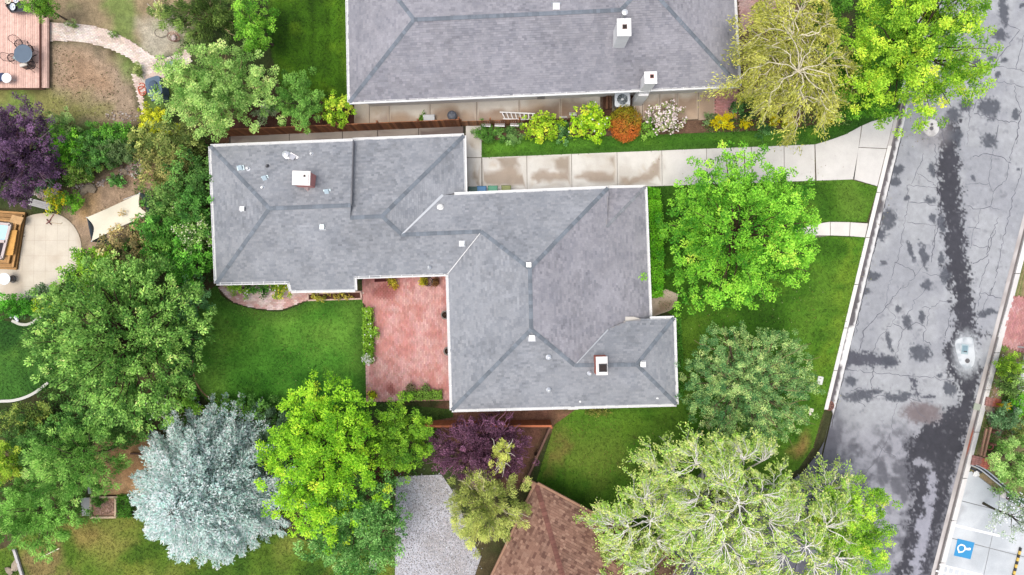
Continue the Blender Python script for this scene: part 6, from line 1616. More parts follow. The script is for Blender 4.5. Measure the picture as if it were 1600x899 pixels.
DK = W(0, 0, zd)
tb = thing("patio_table", "dark slate patio table on the pink deck", "table", T(36, 84, zd + .74, zd)); p = T(36, 84, zd + .74, zd)
V, F = lathe([(.5, .70), (.56, .72), (.56, .745), (.53, .75)], p, 24, 1.0, 1.0); mesh("tabletop", V, F, METAL, tb, C=A(96, 112, 128))
V, F = lathe([(.04, 0), (.04, .7)], p, 10); mesh("pedestal", V, F, METAL, tb, C=A(60, 62, 68))
for k in range(4):
    q = k * 1.5708 + .5; V, F = tube([p + (0, 0, .1), p + (.36 * math.cos(q), .36 * math.sin(q), .02)], .025, 6); mesh("foot", V, F, METAL, tb, C=A(60, 62, 68))
def chair(label, px, py, rz, cushion=None):
    p = T(px, py, zd + .6, zd); t = thing("patio_chair", label, "chair", p, "wire chairs round the deck table")
    R_ = lambda V: rot(np.asarray(V, float), rz) + p
    cc = A(66, 56, 58)
    V, F = tube(R_([(.24 * math.cos(i * .35), .24 * math.sin(i * .35), .44) for i in range(19)]), .028, 5, False); mesh("seat_rim", V, F, METAL, t, C=cc)
    mb = MB()
    for k in range(-3, 4):
        w_ = math.sqrt(max(0, .24 ** 2 - (k * .065) ** 2))
        mb.add(*tube(R_([(k * .065, -w_, .44), (k * .065, w_, .44)]), .008, 4), cc * .9); mb.add(*tube(R_([(-w_, k * .065, .445), (w_, k * .065, .445)]), .008, 4), cc * .9)
    mb.build("seat", METAL, t)
    mb = MB()
    mb.add(*tube(R_([(-.24, .12, .44), (-.25, .3, .78), (-.14, .35, .9), (0, .37, .93), (.14, .35, .9), (.25, .3, .78), (.24, .12, .44)]), .017, 5, False), cc)
    for k in (-2, -1, 0, 1, 2):
        mb.add(*tube(R_([(k * .08, .22, .46), (k * .08, .35, .9)]), .008, 4), cc)
    mb.build("backrest", METAL, t)
    for sx, sy in ((-1, -1), (1, -1), (1, 1), (-1, 1)):
        V, F = tube(R_([(sx * .17, sy * .17, .44), (sx * .22, sy * .23, 0)]), .015, 5); mesh("leg", V, F, METAL, t, C=cc)
    if cushion is not None:
        V, F = box(p + (0, 0, .455), (.4, .4, .06), rz, .9); mesh("cushion", V, F, CLOTH, t, C=cushion)
chair("wire deck chair north-west of the slate table", 26, 67, .55)
chair("wire deck chair west of the slate table, beside the striped cushion", 15, 88.5, 1.75)
chair("wire deck chair south-east of the slate table", 46, 101, 3.6)
chair("wire deck chair tucked under the slate table's north-east side", 43, 76, -.9)
cu = thing("lounge_cushion", "striped grey seat cushion leaning at the slate table", "cushion", T(28.5, 90, zd + .5, zd)); p = T(28.5, 90, zd + .5, zd + .45)
V, F = box(p, (.56, .46, .09), -.55, .92); mesh("pad", V, F, CLOTH, cu, C=A(150, 164, 164))
for k in (-1, 0, 1):
    V, F = box(p + rot(np.array([(0, k * .12, .09)]), -.55)[0], (.46, .035, .012), -.55); mesh("stripe", V, F, CLOTH, cu, C=A(196, 206, 200))
for sx, sy in ((-1, -1), (1, -1), (1, 1), (-1, 1)):
    V, F = box(p - (0, 0, .45) + rot(np.array([(sx * .22, sy * .17, 0)]), -.55)[0], (.04, .04, .46), -.55); mesh("leg", V, F, METAL, cu, C=A(80, 80, 84))
p = T(36, 101, zd + .5, zd + .42); t = thing("towel", "pale folded towel on the deck at the table's south side", "towel", T(36, 101, zd + .5, zd))
V, F = box(p, (.5, .2, .08), .3, .9); mesh("fold", V, F, CLOTH, t, C=A(226, 218, 206)); V, F = box(p - (0, 0, .42), (.44, .16, .42), .3); mesh("stool", V, F, WOOD, t, C=A(150, 130, 116))
gr = thing("fire_table", "black six sided tray table with white things on it, at the deck's top", "table", W(27, 10, zd)); p = W(27, 11, zd)
V, F = prism(WS([(10, 10), (12, 4), (36, 2), (45, 12), (44, 19), (18, 20)], zd + .4)[:, :2], zd + .34, zd + .42); mesh("tray", V, F, METAL, gr, C=A(58, 60, 66))
for a, b in (((10, 10), (18, 20)), ((18, 20), (45, 19)), ((45, 19), (46, 12)), ((10, 10), (12, 4))):
    V, F = beam(W(*a, zd + .44), W(*b, zd + .44), .05, .09); mesh("rim", V, F, METAL, gr, C=A(96, 84, 80))
for px, py in ((15, 9), (39, 8), (20, 17), (40, 17)):
    V, F = box(W(px, py, zd), (.06, .06, .35)); mesh("leg", V, F, METAL, gr, C=A(50, 50, 54))
for px, py, s, c, lb in ((15, 3, .3, (246, 236, 214), "cream round bowl on the black tray table"), (27, 2, .26, (240, 240, 246), "white jug on the black tray table, top one"), (22, 12, .26, (232, 238, 246), "white crumpled cloth on the black tray table's middle")):
    p = W(px, py, zd + .42); t = thing("bowl" if "bowl" in lb else "jug" if "jug" in lb else "cloth_bundle", lb, "tableware", p)
    V, F = lathe([(s * .4, 0), (s * .6, s * .3), (s * .62, s * .5), (s * .5, s * .52), (s * .4, s * .3)], p, 14, 1, 1.35 if "cloth" in lb else 1); mesh("vessel", V, F, PAINT, t, C=A(*c))
    V, F = lathe([(s * .2, s * .3), (s * .25, s * .6), (s * .1, s * .66)], p, 10); mesh("knob", V, F, PAINT, t, C=A(*c) * .85)
t = thing("side_table", "white round side table at the deck's west edge", "side table", T(10, 122, zd + .5, zd)); p = T(10, 122, zd + .5, zd)
V, F = lathe([(.26, .46), (.3, .47), (.3, .5), (.27, .51)], p, 20); mesh("tabletop", V, F, PAINT, t, C=A(250, 250, 252))
for k in range(3):
    q = k * 2.094; V, F = tube([p + (.1 * math.cos(q), .1 * math.sin(q), .46), p + (.2 * math.cos(q), .2 * math.sin(q), 0)], .018, 6); mesh("leg", V, F, PAINT, t, C=A(226, 228, 232))
t = thing("lounger", "dark blue seat beside the white side table, cut by the picture's edge", "chair", T(-3, 121, zd + .45, zd)); p = T(-3, 121, zd + .45, zd)
V, F = box(p + (0, 0, .38), (.7, .5, .1), .1, .94); mesh("seat", V, F, CLOTH, t, C=A(70, 82, 112))
V, F = box(p + (-.35, 0, .4), (.1, .5, .5), .1, .9); mesh("backrest", V, F, CLOTH, t, C=A(70, 82, 112))
for sx, sy in ((-1, -1), (1, -1), (1, 1), (-1, 1)):
    V, F = box(p + (sx * .28, sy * .2, 0), (.05, .05, .38), .1); mesh("leg", V, F, METAL, t, C=A(60, 60, 66))

# covered grill under the pear tree, firewood-like orange toy, poles and basket
t = thing("covered_grill", "slate blue covered grill half under the pear tree", "grill", T(240, 135, .9)); p = T(240, 135, .9)
V, F = rbox(p, .92, .9, .16); V = np.array(V); V[:, :2] = rot(V - p, .25)[:, :2] * (1, 1.25) + p[:2]; mesh("cover", V, F, CLOTH, t, C=A(104, 122, 140))
V, F = lathe([(.3, .9), (.26, 1.02), (.12, 1.08)], p, 16, 1, 1.2, .25); mesh("hood", V, F, CLOTH, t, C=A(88, 104, 122))
V, F = box(p + (.1, -.62, 0), (.75, .35, .75), .25, .95); mesh("side_shelf", V, F, CLOTH, t, C=A(122, 140, 154))
t = thing("hose", "tangled red-orange hose on the brick path beside the covered grill", "hose", W(222, 139))
q = [(217, 132), (221, 130), (226, 133), (222, 138), (217, 141), (221, 146), (227, 143), (226, 148), (219, 148), (216, 137), (224, 135), (228, 140)]
V, F = tube(spl(WS(q, .06), 5, False), .028, 6); mesh("coil", V, F, PAINT, t, C=A(214, 104, 76))
V, F = tube(WS([(228, 140, .06), (229, 146, .07)]), .04, 8); mesh("nozzle", V, F, METAL, t, C=A(150, 90, 70))
t = thing("garden_chair", "dark metal frame chair on the brick path at the pear tree's edge", "chair", T(266, 102, .5)); p = T(266, 102, .5)
for a, b in (((-.3, -.2, .45), (.3, 0, .45)), ((-.3, .2, .45), (.2, .3, .45)), ((-.3, -.2, .45), (-.3, .2, .45)), ((.3, 0, .45), (.2, .3, .45)), ((-.3, .2, .45), (-.36, .3, .9)), ((.2, .3, .45), (.2, .42, .9)), ((-.36, .3, .9), (.2, .42, .9))):
    V, F = tube([p + a, p + b], .022, 6); mesh("frame_bar", V, F, METAL, t, C=A(84, 92, 98))
for q in ((-.3, -.2), (.3, 0), (.2, .3), (-.3, .2)):
    V, F = tube([p + (*q, .45), p + (*q, 0)], .02, 6); mesh("leg", V, F, METAL, t, C=A(84, 92, 98))
V, F = prism(np.array([(-.28, -.18), (.28, 0), (.18, .28), (-.28, .18)]) + p[:2], .44, .465); mesh("seat", V, F, CLOTH, t, C=A(150, 170, 178))
for i, (a, b, lb) in enumerate((((240, -2), (250, 16), "pale bare pole leaning at the grass tuft, upper of the two"), ((231, 7), (243, 19), "pale bare pole lying lower left of the other"))):
    t = thing("pole", lb, "pole", W(*b)); V, F = tube([W(*b, .05), W(*a, .5)], .03, 8); mesh("shaft", V, F, WOOD, t, C=A(236, 222, 206)); V, F = tube([W(*a, .5), W(a[0] - .5, a[1] - .8, .53)], .036, 8); mesh("cap", V, F, WOOD, t, C=A(206, 190, 172))
t = thing("basket", "reddish wire basket in the dirt corner by the juniper", "basket", W(274, 61)); p = W(274.5, 60.5)
for z_, s in ((.03, .8), (.2, .95), (.38, 1.08)):
    P = [p + (s * .32 * math.cos(i * .4189) * (1.1 if math.cos(i * .4189) > 0 else .9), s * .26 * math.sin(i * .4189), z_) for i in range(16)]
    V, F = tube(P, .018, 5, False); mesh("hoop", V, F, METAL, t, C=A(160, 112, 100))
for k in range(8):
    q = k * .7854; V, F = tube([p + (.26 * math.cos(q), .21 * math.sin(q), .03), p + (.35 * math.cos(q), .28 * math.sin(q), .38)], .012, 4); mesh("rib", V, F, METAL, t, C=A(150, 104, 92))
V, F = rock(p + (-.08, .0, .1), (.2, .16, .16)); mesh("contents", V, F, STONE, t, C=A(206, 190, 186))
t = thing("hoop", "thin dark wire hoop lying on bare soil beside the wire basket", "hoop", W(252, 50)); p = W(252, 51, .03)
V, F = tube([p + (.42 * math.cos(i * .2244), .3 * math.sin(i * .2244), 0) for i in range(29)], .014, 5, False); mesh("ring", V, F, METAL, t, C=A(120, 100, 92))
V, F = tube([p + (.42, 0, 0), p + (.75, -.12, .03)], .012, 5); mesh("stake", V, F, METAL, t, C=A(120, 100, 92))

# ================================================================ WEST YARD: hot tub, awning, table
ht = thing("hot_tub", "hot tub set in stepped timber decking at the west edge of the round patio", "hot tub", W(5, 375))
V, F = prism(WS([(-40, 345), (17, 350), (4, 404), (-46, 400)], .8)[:, :2], 0, .8); mesh("shell", V, F, PAINT, ht, C=A(196, 176, 160))
for a, b in (((-40, 346), (16, 351)), ((16, 351), (3, 403)), ((3, 403), (-46, 399)), ((9, 377.5), (-40, 374))):
    V, F = beam(W(*a, .84), W(*b, .84), .16, .07); mesh("rim", V, F, PAINT, ht, C=A(206, 190, 184))
V, F = prism(WS([(-38, 349), (13, 353), (8, 375), (-40, 372)], .8)[:, :2], .78, .81); mesh("water", V, F, WATER, ht)
V, F = prism(WS([(-42, 380), (8, 380), (2, 400), (-46, 397)], .8)[:, :2], .78, .83); mesh("cover", V, F, CLOTH, ht, C=A(66, 60, 64))
for px, py in ((1, 357), (4, 366), (-6, 362)):
    V, F = lathe([(.07, .805), (.06, .83)], W(px, py, 0), 10); mesh("jet", V, F, PAINT, ht, C=A(226, 236, 242))
ws = thing("timber_steps", "honey coloured timber steps wrapped round the hot tub", "steps", W(25, 380))
TW = A(196, 150, 96)
def step_ring(o, z, n=3, wpx=3.6):
    base = [(-50, 340), (22, 346), (8, 408), (-52, 404)]
    def off(k):
        return [(-50, 340 - k * .8), (22 + k, 346 - k * .8), (8 + k, 408 + k * .8), (-52, 404 + k * .8)]
    for i in range(n):
        P, Q = off(o + i * wpx), off(o + (i + 1) * wpx - .35)
        for s in range(3):
            V, F = prism(WS([P[s], P[s + 1], Q[s + 1], Q[s]], z)[:, :2], z - .05, z + random.uniform(-.004, .004))
            mesh("plank", V, F, WOOD, ws, C=TW * random.uniform(.72, 1.12))
    for s in range(3):
        P, Q = off(o + .3), off(o + n * wpx - .8)
        V, F = prism(WS([P[s], P[s + 1], Q[s + 1], Q[s]], z)[:, :2], 0, z - .055); mesh("riser", V, F, WOOD, ws, C=TW * .45)
step_ring(-1.5, .62, 2); step_ring(6, .4, 2); step_ring(13.5, .2, 1, 4.2)
V, F = prism(WS([(15, 360), (27, 360), (20, 399), (7, 399)], .66)[:, :2], .63, .68); mesh("bench_top", V, F, WOOD, ws, C=A(226, 170, 92))
V, F = prism(WS([(19, 336), (37, 340), (32, 352), (14, 347)], .66)[:, :2], .62, .66); mesh("corner_board", V, F, WOOD, ws, C=A(206, 166, 116))
t = thing("side_table", "round white patio table at the west edge of the round patio", "table", T(7, 436, .72, .02)); p = T(7, 436, .72, .02)
V, F = lathe([(.33, .68), (.36, .69), (.36, .72), (.33, .73)], p, 24); mesh("tabletop", V, F, PAINT, t, C=A(246, 250, 254))
V, F = lathe([(.04, 0), (.04, .68)], p, 8); mesh("pedestal", V, F, METAL, t, C=A(120, 116, 112))
V, F = lathe([(.24, 0), (.2, .04)], p, 14); mesh("foot", V, F, METAL, t, C=A(120, 116, 112))
t = thing("stool", "small dark stool tucked behind the round white patio table", "stool", T(17, 436, .44, .02)); p = T(17, 436, .44, .02)
V, F = box(p + (0, 0, .4), (.3, .34, .06), .1, .9); mesh("seat", V, F, CLOTH, t, C=A(120, 110, 104))
for sx, sy in ((-1, -1), (1, -1), (1, 1), (-1, 1)):
    V, F = box(p + (sx * .11, sy * .13, 0), (.03, .03, .4)); mesh("leg", V, F, METAL, t, C=A(96, 88, 84))
t = thing("spade", "reddish brown garden tool with crossed handles lying on the round patio", "garden tool", W(78, 346))
V, F = tube(WS([(84, 335, .05), (76, 347, .06)]), .025, 7); mesh("shaft", V, F, WOOD, t, C=A(156, 100, 90))
V, F = tube(WS([(73, 343, .05), (80, 351, .06)]), .035, 7); mesh("head", V, F, METAL, t, C=A(116, 70, 66))
V, F = tube(WS([(72, 350, .08), (79, 344, .08)]), .03, 7); mesh("crossbar", V, F, METAL, t, C=A(116, 70, 66))
t = thing("stick", "pale thin stick lying on the round patio from the garden tool", "stick", W(86, 348)); V, F = tube(WS([(79, 348, .05), (88, 349.5, .05), (95, 350, .05)]), .018, 6); mesh("shaft", V, F, WOOD, t, C=A(226, 206, 176))
V, F = tube(WS([(95, 350, .05), (97, 348, .07)]), .014, 6); mesh("fork", V, F, WOOD, t, C=A(206, 186, 156))
t = thing("chair", "thin brown folding chair legs at the timber steps' east side", "chair", W(34, 367)); p = W(34, 367, .02)
for a, b in (((-.15, .1, 0), (.2, .1, .02)), ((-.15, -.12, 0), (.2, -.1, .02)), ((0, .1, .3), (0, -.1, .3)), ((-.12, .1, .0), (0, .1, .3)), ((-.12, -.12, 0), (0, -.1, .3))):
    V, F = tube([p + a, p + b], .018, 5); mesh("leg", V, F, METAL, t, C=A(128, 92, 84))
V, F = box(p + (-.06, 0, .3), (.14, .22, .03)); mesh("seat", V, F, WOOD, t, C=A(150, 112, 96))

aw = thing("awning", "cream fabric awning with sagging edges on thin poles in the thicket", "awning", W(180, 345))
T0 = [W(135.5, 340, 2.3), W(218, 302, 2.5), W(232, 335, 2.2), W(143, 377, 2.1)]
n = 12; V = []; F = []
for i in range(n + 1):
    for j in range(n + 1):
        u, v = i / n, j / n
        p = (1 - u) * (1 - v) * T0[0] + u * (1 - v) * T0[1] + u * v * T0[2] + (1 - u) * v * T0[3]
        c0 = (T0[0] + T0[1] + T0[2] + T0[3]) / 4
        pin = 0.16 * (math.sin(math.pi * u) * (v - .5) * 2 * abs(v - .5) * -1)
        p = p + (c0 - p) * (.10 * math.sin(math.pi * u) * abs(2 * v - 1) ** 2 * .5 + .17 * math.sin(math.pi * v) * abs(2 * u - 1) ** 2)
        p[2] -= .25 * math.sin(math.pi * u) * math.sin(math.pi * v)
        V.append(p)
F = [(i * (n + 1) + j, i * (n + 1) + j + 1, (i + 1) * (n + 1) + j + 1, (i + 1) * (n + 1) + j) for i in range(n) for j in range(n)]
V = np.array(V); V2 = np.vstack([V, V - (0, 0, .02)]); m = len(V)
mesh("canopy", V2, F + [tuple(i + m for i in f[::-1]) for f in F], CLOTH, aw, C=A(238, 230, 208), smooth=True)
for p in T0:
    V, F = tube([(p[0], p[1], 0), p], .035, 8); mesh("pole", V, F, METAL, aw, C=A(170, 180, 190))
for a, b, c in ((T0[0], T0[3], .5), (T0[1], T0[2], .5)):                     # hanging end flaps, the shade of the cream cloth put into a grey colour
    mid = (a + b) / 2 + (0, 0, -1.2)
    V = [a, b, b - (0, 0, 1.5), mid - (0, 0, .5), a - (0, 0, 1.7)]
    V = np.array(V); mesh("side_flap", np.vstack([V, V + (.02, 0, 0)]), [(0, 1, 2, 3, 4), (9, 8, 7, 6, 5)], CLOTH, aw, C=A(176, 186, 196))
for a, b in (((218, 303, 2.5), (224, 336, 1.2)), ((224, 336, 1.2), (240, 352, .4)), ((218, 303, 2.5), (193, 312, 2.4))):
    V, F = tube([W(*a), W(*b)], .02, 6); mesh("guy_line", V, F, METAL, aw, C=A(226, 226, 222))
t = thing("drain_channel", "grey slatted boards lying between the purple tree and the yellow bush", "boards", W(62, 320))
for k in range(4):
    o = k * 2.9
    V, F = prism(WS([(44 + o * .1, 309 + o), (80, 318.4 + o), (79, 320.8 + o), (43 + o * .1, 311.4 + o)], .05)[:, :2], 0, .05 + .01 * k); mesh("plank", V, F, WOOD, t, C=A(186, 184, 182) * random.uniform(.8, 1.05))
p = W(26, 495.5, 0); t = thing("stone_ornament", "long white stone lying at the curved edging's west end", "stone", p)
V, F = rock(p + (0, 0, .08), (.36, .13, .16)); mesh("stone", V, F, STONE, t, C=A(232, 236, 240)); V, F = rock(p + (-.25, .04, .14), (.14, .09, .12)); mesh("ridge", V, F, STONE, t, C=A(206, 214, 222))
# ---- south-west yard
bedt = thing("planter_box", "square planter bed of dry wood chips edged in pale timber", "planter", W(166, 790))
for a, b in (((144, 807.5), (184, 807)), ((144, 776), (206, 775.5)), ((144.5, 776), (144.5, 807)), ((183, 776), (183, 806))):
    V, F = beam(W(*a) + (0, 0, .1), W(*b) + (0, 0, .1), .12, .22); mesh("edging", V, F, WOOD, bedt, C=A(214, 188, 158))
sheet("bed_soil", [(145, 777), (182, 776.5), (182, 806), (145, 806)], .1, SOIL, lambda x, y, d: mixc(A(150, 116, 94), A(196, 160, 134), fbm(x, y, 3, 3, 8)), res=.3, parent=bedt, kind=None)
P = WS([(150, 782), (180, 780), (180, 803), (152, 803)]); q = scatter(P, 160); g = np.random.default_rng(3)
fast("wood_chip", leaf_quads(np.c_[q, g.uniform(.11, .16, 160)], unit(g.normal(0, 1, (160, 3)) * (1, 1, .2)), g.uniform(.12, .26, 160), g.uniform(.04, .08, 160), g, 2), 4, WOOD, bedt, C=np.clip(A(206, 166, 146) * g.uniform(.6, 1.15, (160, 1)), 0, .7), kind="stuff")
shrub("low green herb patch in the corner of the wood chip planter", 152, 783, .3, 9, 8, .25, (58, 104, 30), (104, 150, 60), 520, cs=.3, ss=.18)
sandb = thing("sand_bed", "square bare sand bed framed by dark edging under the cedars", "sand bed", W(186, 735))
for a, b in (((144, 775), (208, 775)), ((144.5, 740), (147, 774)), ((206, 708), (234, 709))):
    V, F = beam(W(*a) + (0, 0, .1), W(*b) + (0, 0, .1), .09, .2); mesh("edging", V, F, WOOD, sandb, C=A(112, 84, 70))
sheet("sand_fill", [(146, 690), (236, 684), (236, 773), (146, 773)], .05, SOIL, lambda x, y, d: mixc(A(186, 144, 104), A(206, 168, 124), sstep(.4, .65, fbm(x, y, .9, 4, 9))), res=.3, parent=sandb, kind=None)
for q in ([(134, 742), (143, 742), (143, 772), (138, 772)], [(126, 778), (142, 778), (142, 806), (128, 806)]):
    sheet("stepping_slab", q, .03, CONC, lambda x, y, d: mixc(A(190, 190, 188), A(166, 164, 160), fbm(x, y, 2, 3, 8)), res=.4, skirt=.05)
for i, (a, b, wd, c, lb, nm) in enumerate((((22, 858), (35, 900), .16, (196, 192, 190), "grey weathered timber lying upright at the south-west corner", "timber_post"), ((60, 873), (93, 857), .05, (232, 222, 196), "thin pale stick lying on the patchy grass", "stick"))):
    t = thing(nm, lb, "timber" if i == 0 else "stick", W(*b)); V, F = beam(W(*a, .12), W(*b, .12), wd, .14 if i == 0 else .05); mesh("shaft", V, F, WOOD, t, C=A(*c))
    V, F = beam(W(*a, .13), W(a[0] + (b[0] - a[0]) * .04, a[1] + (b[1] - a[1]) * .04, .13), wd * 1.15, .15 if i == 0 else .055); mesh("end", V, F, WOOD, t, C=A(*c) * .8)
p = T(580, 884, .6); t = thing("stone_ornament", "white carved stone figure standing in grass below the dark green tree", "stone ornament", p)
V, F = lathe([(.2, 0), (.22, .12), (.15, .2), (.17, .45), (.12, .6), (.14, .72), (.09, .85), (.02, .92)], p, 12, 1, .8); V[:, 1] -= V[:, 2] * .25; mesh("figure", V, F, STONE, t, C=A(244, 240, 234))
V, F = box(p - (0, .12, 0), (.42, .8, .1), .05, .9); mesh("plinth", V, F, STONE, t, C=A(226, 222, 214))
p = W(1241 - 930, 631.5); t = thing("basket", "dark round wire basket on the lawn edge above the blue spruce", "basket", p)
for z_, r_ in ((.04, .16), (.2, .2), (.36, .21)):
    V, F = tube([p + (r_ * math.cos(i * .35), r_ * math.sin(i * .35), z_) for i in range(19)], .016, 5, False); mesh("hoop", V, F, METAL, t, C=A(70, 70, 70))
for k in range(6):
    q = k * 1.047; V, F = tube([p + (.16 * math.cos(q), .16 * math.sin(q), 0), p + (.21 * math.cos(q), .21 * math.sin(q), .36)], .012, 4); mesh("rib", V, F, METAL, t, C=A(70, 70, 70))

# ================================================================ STREET THINGS
def cover(label, px, py, r, z=-.085, name="manhole_cover"):
    p = W(px, py, z); t = thing(name, label, "manhole cover", p)
    V, F = lathe([(r * 1.0, 0), (r * 1.0, .02), (r * .86, .022)], p, 20); mesh("frame", V, F, METAL, t, C=A(150, 148, 146))
    V, F = lathe([(r * .84, .0), (r * .84, .026)], p, 20); mesh("lid", V, F, METAL, t, C=A(116, 112, 114))
    for k in range(4):
        q = k * 1.5708 + .4; V, F = box(p + (r * .45 * math.cos(q), r * .45 * math.sin(q), .026), (r * .4, r * .12, .01), q); mesh("lug", V, F, METAL, t, C=A(140, 138, 138))
p0 = thing("concrete_collar", "round white concrete collar set in the asphalt under the street tree", "concrete collar", W(1455, 200, -.1))
sheet("slab", [(1455 + 12.2 * math.cos(t_) * (1 + .04 * math.sin(5 * t_)), 200 + 13.6 * math.sin(t_)) for t_ in np.linspace(0, 6.2, 40)], -.086, CONC, lambda x, y, d: mixc(A(216, 214, 210), A(172, 168, 166), sstep(.45, .7, fbm(x, y, 3, 4, 152)) * .8), res=.12, parent=p0, kind=None, skirt=.014)
cover("larger round valve cover on the white collar under the street tree", 1455.3, 201, .13); cover("smaller round valve cover on the white collar under the street tree", 1456, 194.5, .085)
PP = spl([(1493.5, 533), (1518, 527.5), (1522, 545), (1523.5, 560), (1520, 572), (1512, 576), (1503, 572), (1497, 560)], 5)
p1 = thing("concrete_collar", "shield shaped white concrete collar in the dark asphalt strip", "concrete collar", W(1508, 553, -.1))
sheet("slab", PP, -.086, CONC, lambda x, y, d: mixc(A(212, 216, 218), A(160, 168, 172), sstep(.45, .7, fbm(x, y, 3, 4, 151)) * .8), res=.12, parent=p1, kind=None, skirt=.014)
cover("round valve cover at the lower end of the shield shaped collar", 1511.5, 564, .15)
t = thing("water_meter", "square bluish meter lid on the shield shaped collar", "meter lid", W(1507.5, 546, -.08)); p = W(1507.5, 546, -.086)
V, F = box(p, (.44, .62, .012), -.1); mesh("frame", V, F, METAL, t, C=A(186, 206, 208)); V, F = box(p + (0, .02, .012), (.32, .4, .008), -.1); mesh("lid", V, F, METAL, t, C=A(150, 178, 186))
V, F = box(p + (.02, -.14, .02), (.2, .08, .01), -.1); mesh("slot", V, F, METAL, t, C=A(96, 104, 108))
p = W(1295.5, 634, -.09); t = thing("drain_cover", "rusty round drain cover at the end of the west kerb", "drain cover", p)
V, F = lathe([(.32, 0), (.32, .03), (.27, .034)], p, 18); mesh("frame", V, F, METAL, t, C=A(130, 84, 72)); V, F = lathe([(.25, .0), (.25, .04)], p, 18); mesh("lid", V, F, METAL, t, C=A(96, 66, 58))
for k in range(3):
    q = k * 1.047; V, F = beam(p + (-.24 * math.cos(q), -.24 * math.sin(q), .05), p + (.24 * math.cos(q), .24 * math.sin(q), .05), .03, .02); mesh("rib", V, F, METAL, t, C=A(150, 106, 90))
t = thing("utility_box", "pale flat utility lid in the grass by the kerb, larger and higher of two", "utility lid", W(1281, 594.5)); p = W(1281, 594.5)
V, F = box(p, (.34, .52, .07), -.2, .96); mesh("lid", V, F, CONC, t, C=A(226, 228, 220)); V, F = box(p + (0, .12, .07), (.12, .05, .01), -.2); mesh("handle", V, F, METAL, t, C=A(150, 150, 146))
t = thing("utility_box", "small broken white utility lid lower in the grass by the kerb", "utility lid", W(1267, 643)); p = W(1267, 643)
V, F = box(p + (.02, .08, 0), (.24, .22, .06), -.25, .96); mesh("lid", V, F, CONC, t, C=A(230, 226, 214)); V, F = box(p + (-.06, -.14, 0), (.14, .2, .05), .3, .9); mesh("fragment", V, F, CONC, t, C=A(222, 214, 200))
t = thing("storm_drain", "mossy concrete storm drain inlet in the east gutter", "storm drain", W(1527, 636)); p = W(1527, 636, -.09)
V, F = box(p, (.5, .4, .06), -.25); mesh("slab", V, F, CONC, t, C=A(176, 184, 166)); V, F = box(p + (.35, -.05, .0), (.24, .34, .05), -.25); mesh("grate", V, F, METAL, t, C=A(72, 70, 70))
for k in range(3):
    V, F = box(p + (.35, -.15 + .1 * k, .05), (.22, .03, .02), -.25); mesh("grate_bar", V, F, METAL, t, C=A(120, 118, 114))
pa = W(1564, 633, .5); t = thing("yellow_plant", "yellow striped spiky plant among the verge shrubs", "plant", pa * (1, 1, 0)); g = np.random.default_rng(9)
mb = MB()
for k in range(13):
    q = g.uniform(0, 6.28); L = g.uniform(.25, .5); d = np.array((math.cos(q), math.sin(q) * .6, .25)); pts = [pa * (1, 1, 0) + (0, 0, .1), pa + d * L * .5 + (0, 0, .35), pa + d * L + (0, 0, .3)]
    V, F = tube(pts, [.05, .06, .012], 4); mesh("blade", V, F, LEAF, t, C=A(240, 216, 40) * g.uniform(.85, 1.05))
# red timber trellis
tr = thing("trellis", "reddish timber trellis of two long rails between brick pads on the verge", "trellis", W(1540, 690))
for a, b in (((1541, 670), (1532, 712)), ((1548, 668), (1537, 714))):
    V, F = beam(W(*a, .8), W(*b, .8), .1, .12); mesh("rail", V, F, WOOD, tr, C=A(176, 136, 112))
    for u in (.05, .5, .95):
        q = W(*a) + (W(*b) - W(*a)) * u; V, F = box(q, (.09, .09, .76)); mesh("post", V, F, WOOD, tr, C=A(150, 104, 88))
for k in range(5):
    u = .1 + .2 * k; a = W(1541, 670, .7) + (W(1532, 712, .7) - W(1541, 670, .7)) * u; b = W(1548, 668, .7) + (W(1537, 714, .7) - W(1548, 668, .7)) * u
    V, F = beam(a, b, .07, .05); mesh("crosspiece", V, F, WOOD, tr, C=A(150, 96, 84))
V, F = tube([W(1546 + 6 * math.cos(i * .35), 698 + 5 * math.sin(i * .35), .5) for i in range(19)], .035, 6, False); mesh("hoop", V, F, METAL, tr, C=A(176, 100, 88))
for i, (px, py, s, lb) in enumerate(((1524.5, 720, .62, "dull brick pad at the trellis foot, beside the east kerb"), (1538, 724, .64, "redder brick pad at the trellis foot, by the lot border"), (1545, 628, .55, "dusky brick pad on the verge above the bluish shrub, west one"), (1555.5, 629, .5, "orange-red brick pad touching the yellow striped plant"))):
    p = W(px, py); t = thing("brick_pad", lb, "brick pad", p, "brick pads on the verge"); rc = A(176, 128, 120) if i % 2 == 0 else A(202, 120, 100)
    for u in range(3):
        for v in range(5):
            V, F = box(p + rot(np.array([((u - 1) * s / 3, (v - 2) * s / 5, 0)]), -.2)[0], (s / 3 - .012, s / 5 - .012, .12 + random.uniform(0, .01)), -.2); mesh("brick", V, F, BRICK, t, C=rc * random.uniform(.85, 1.12))
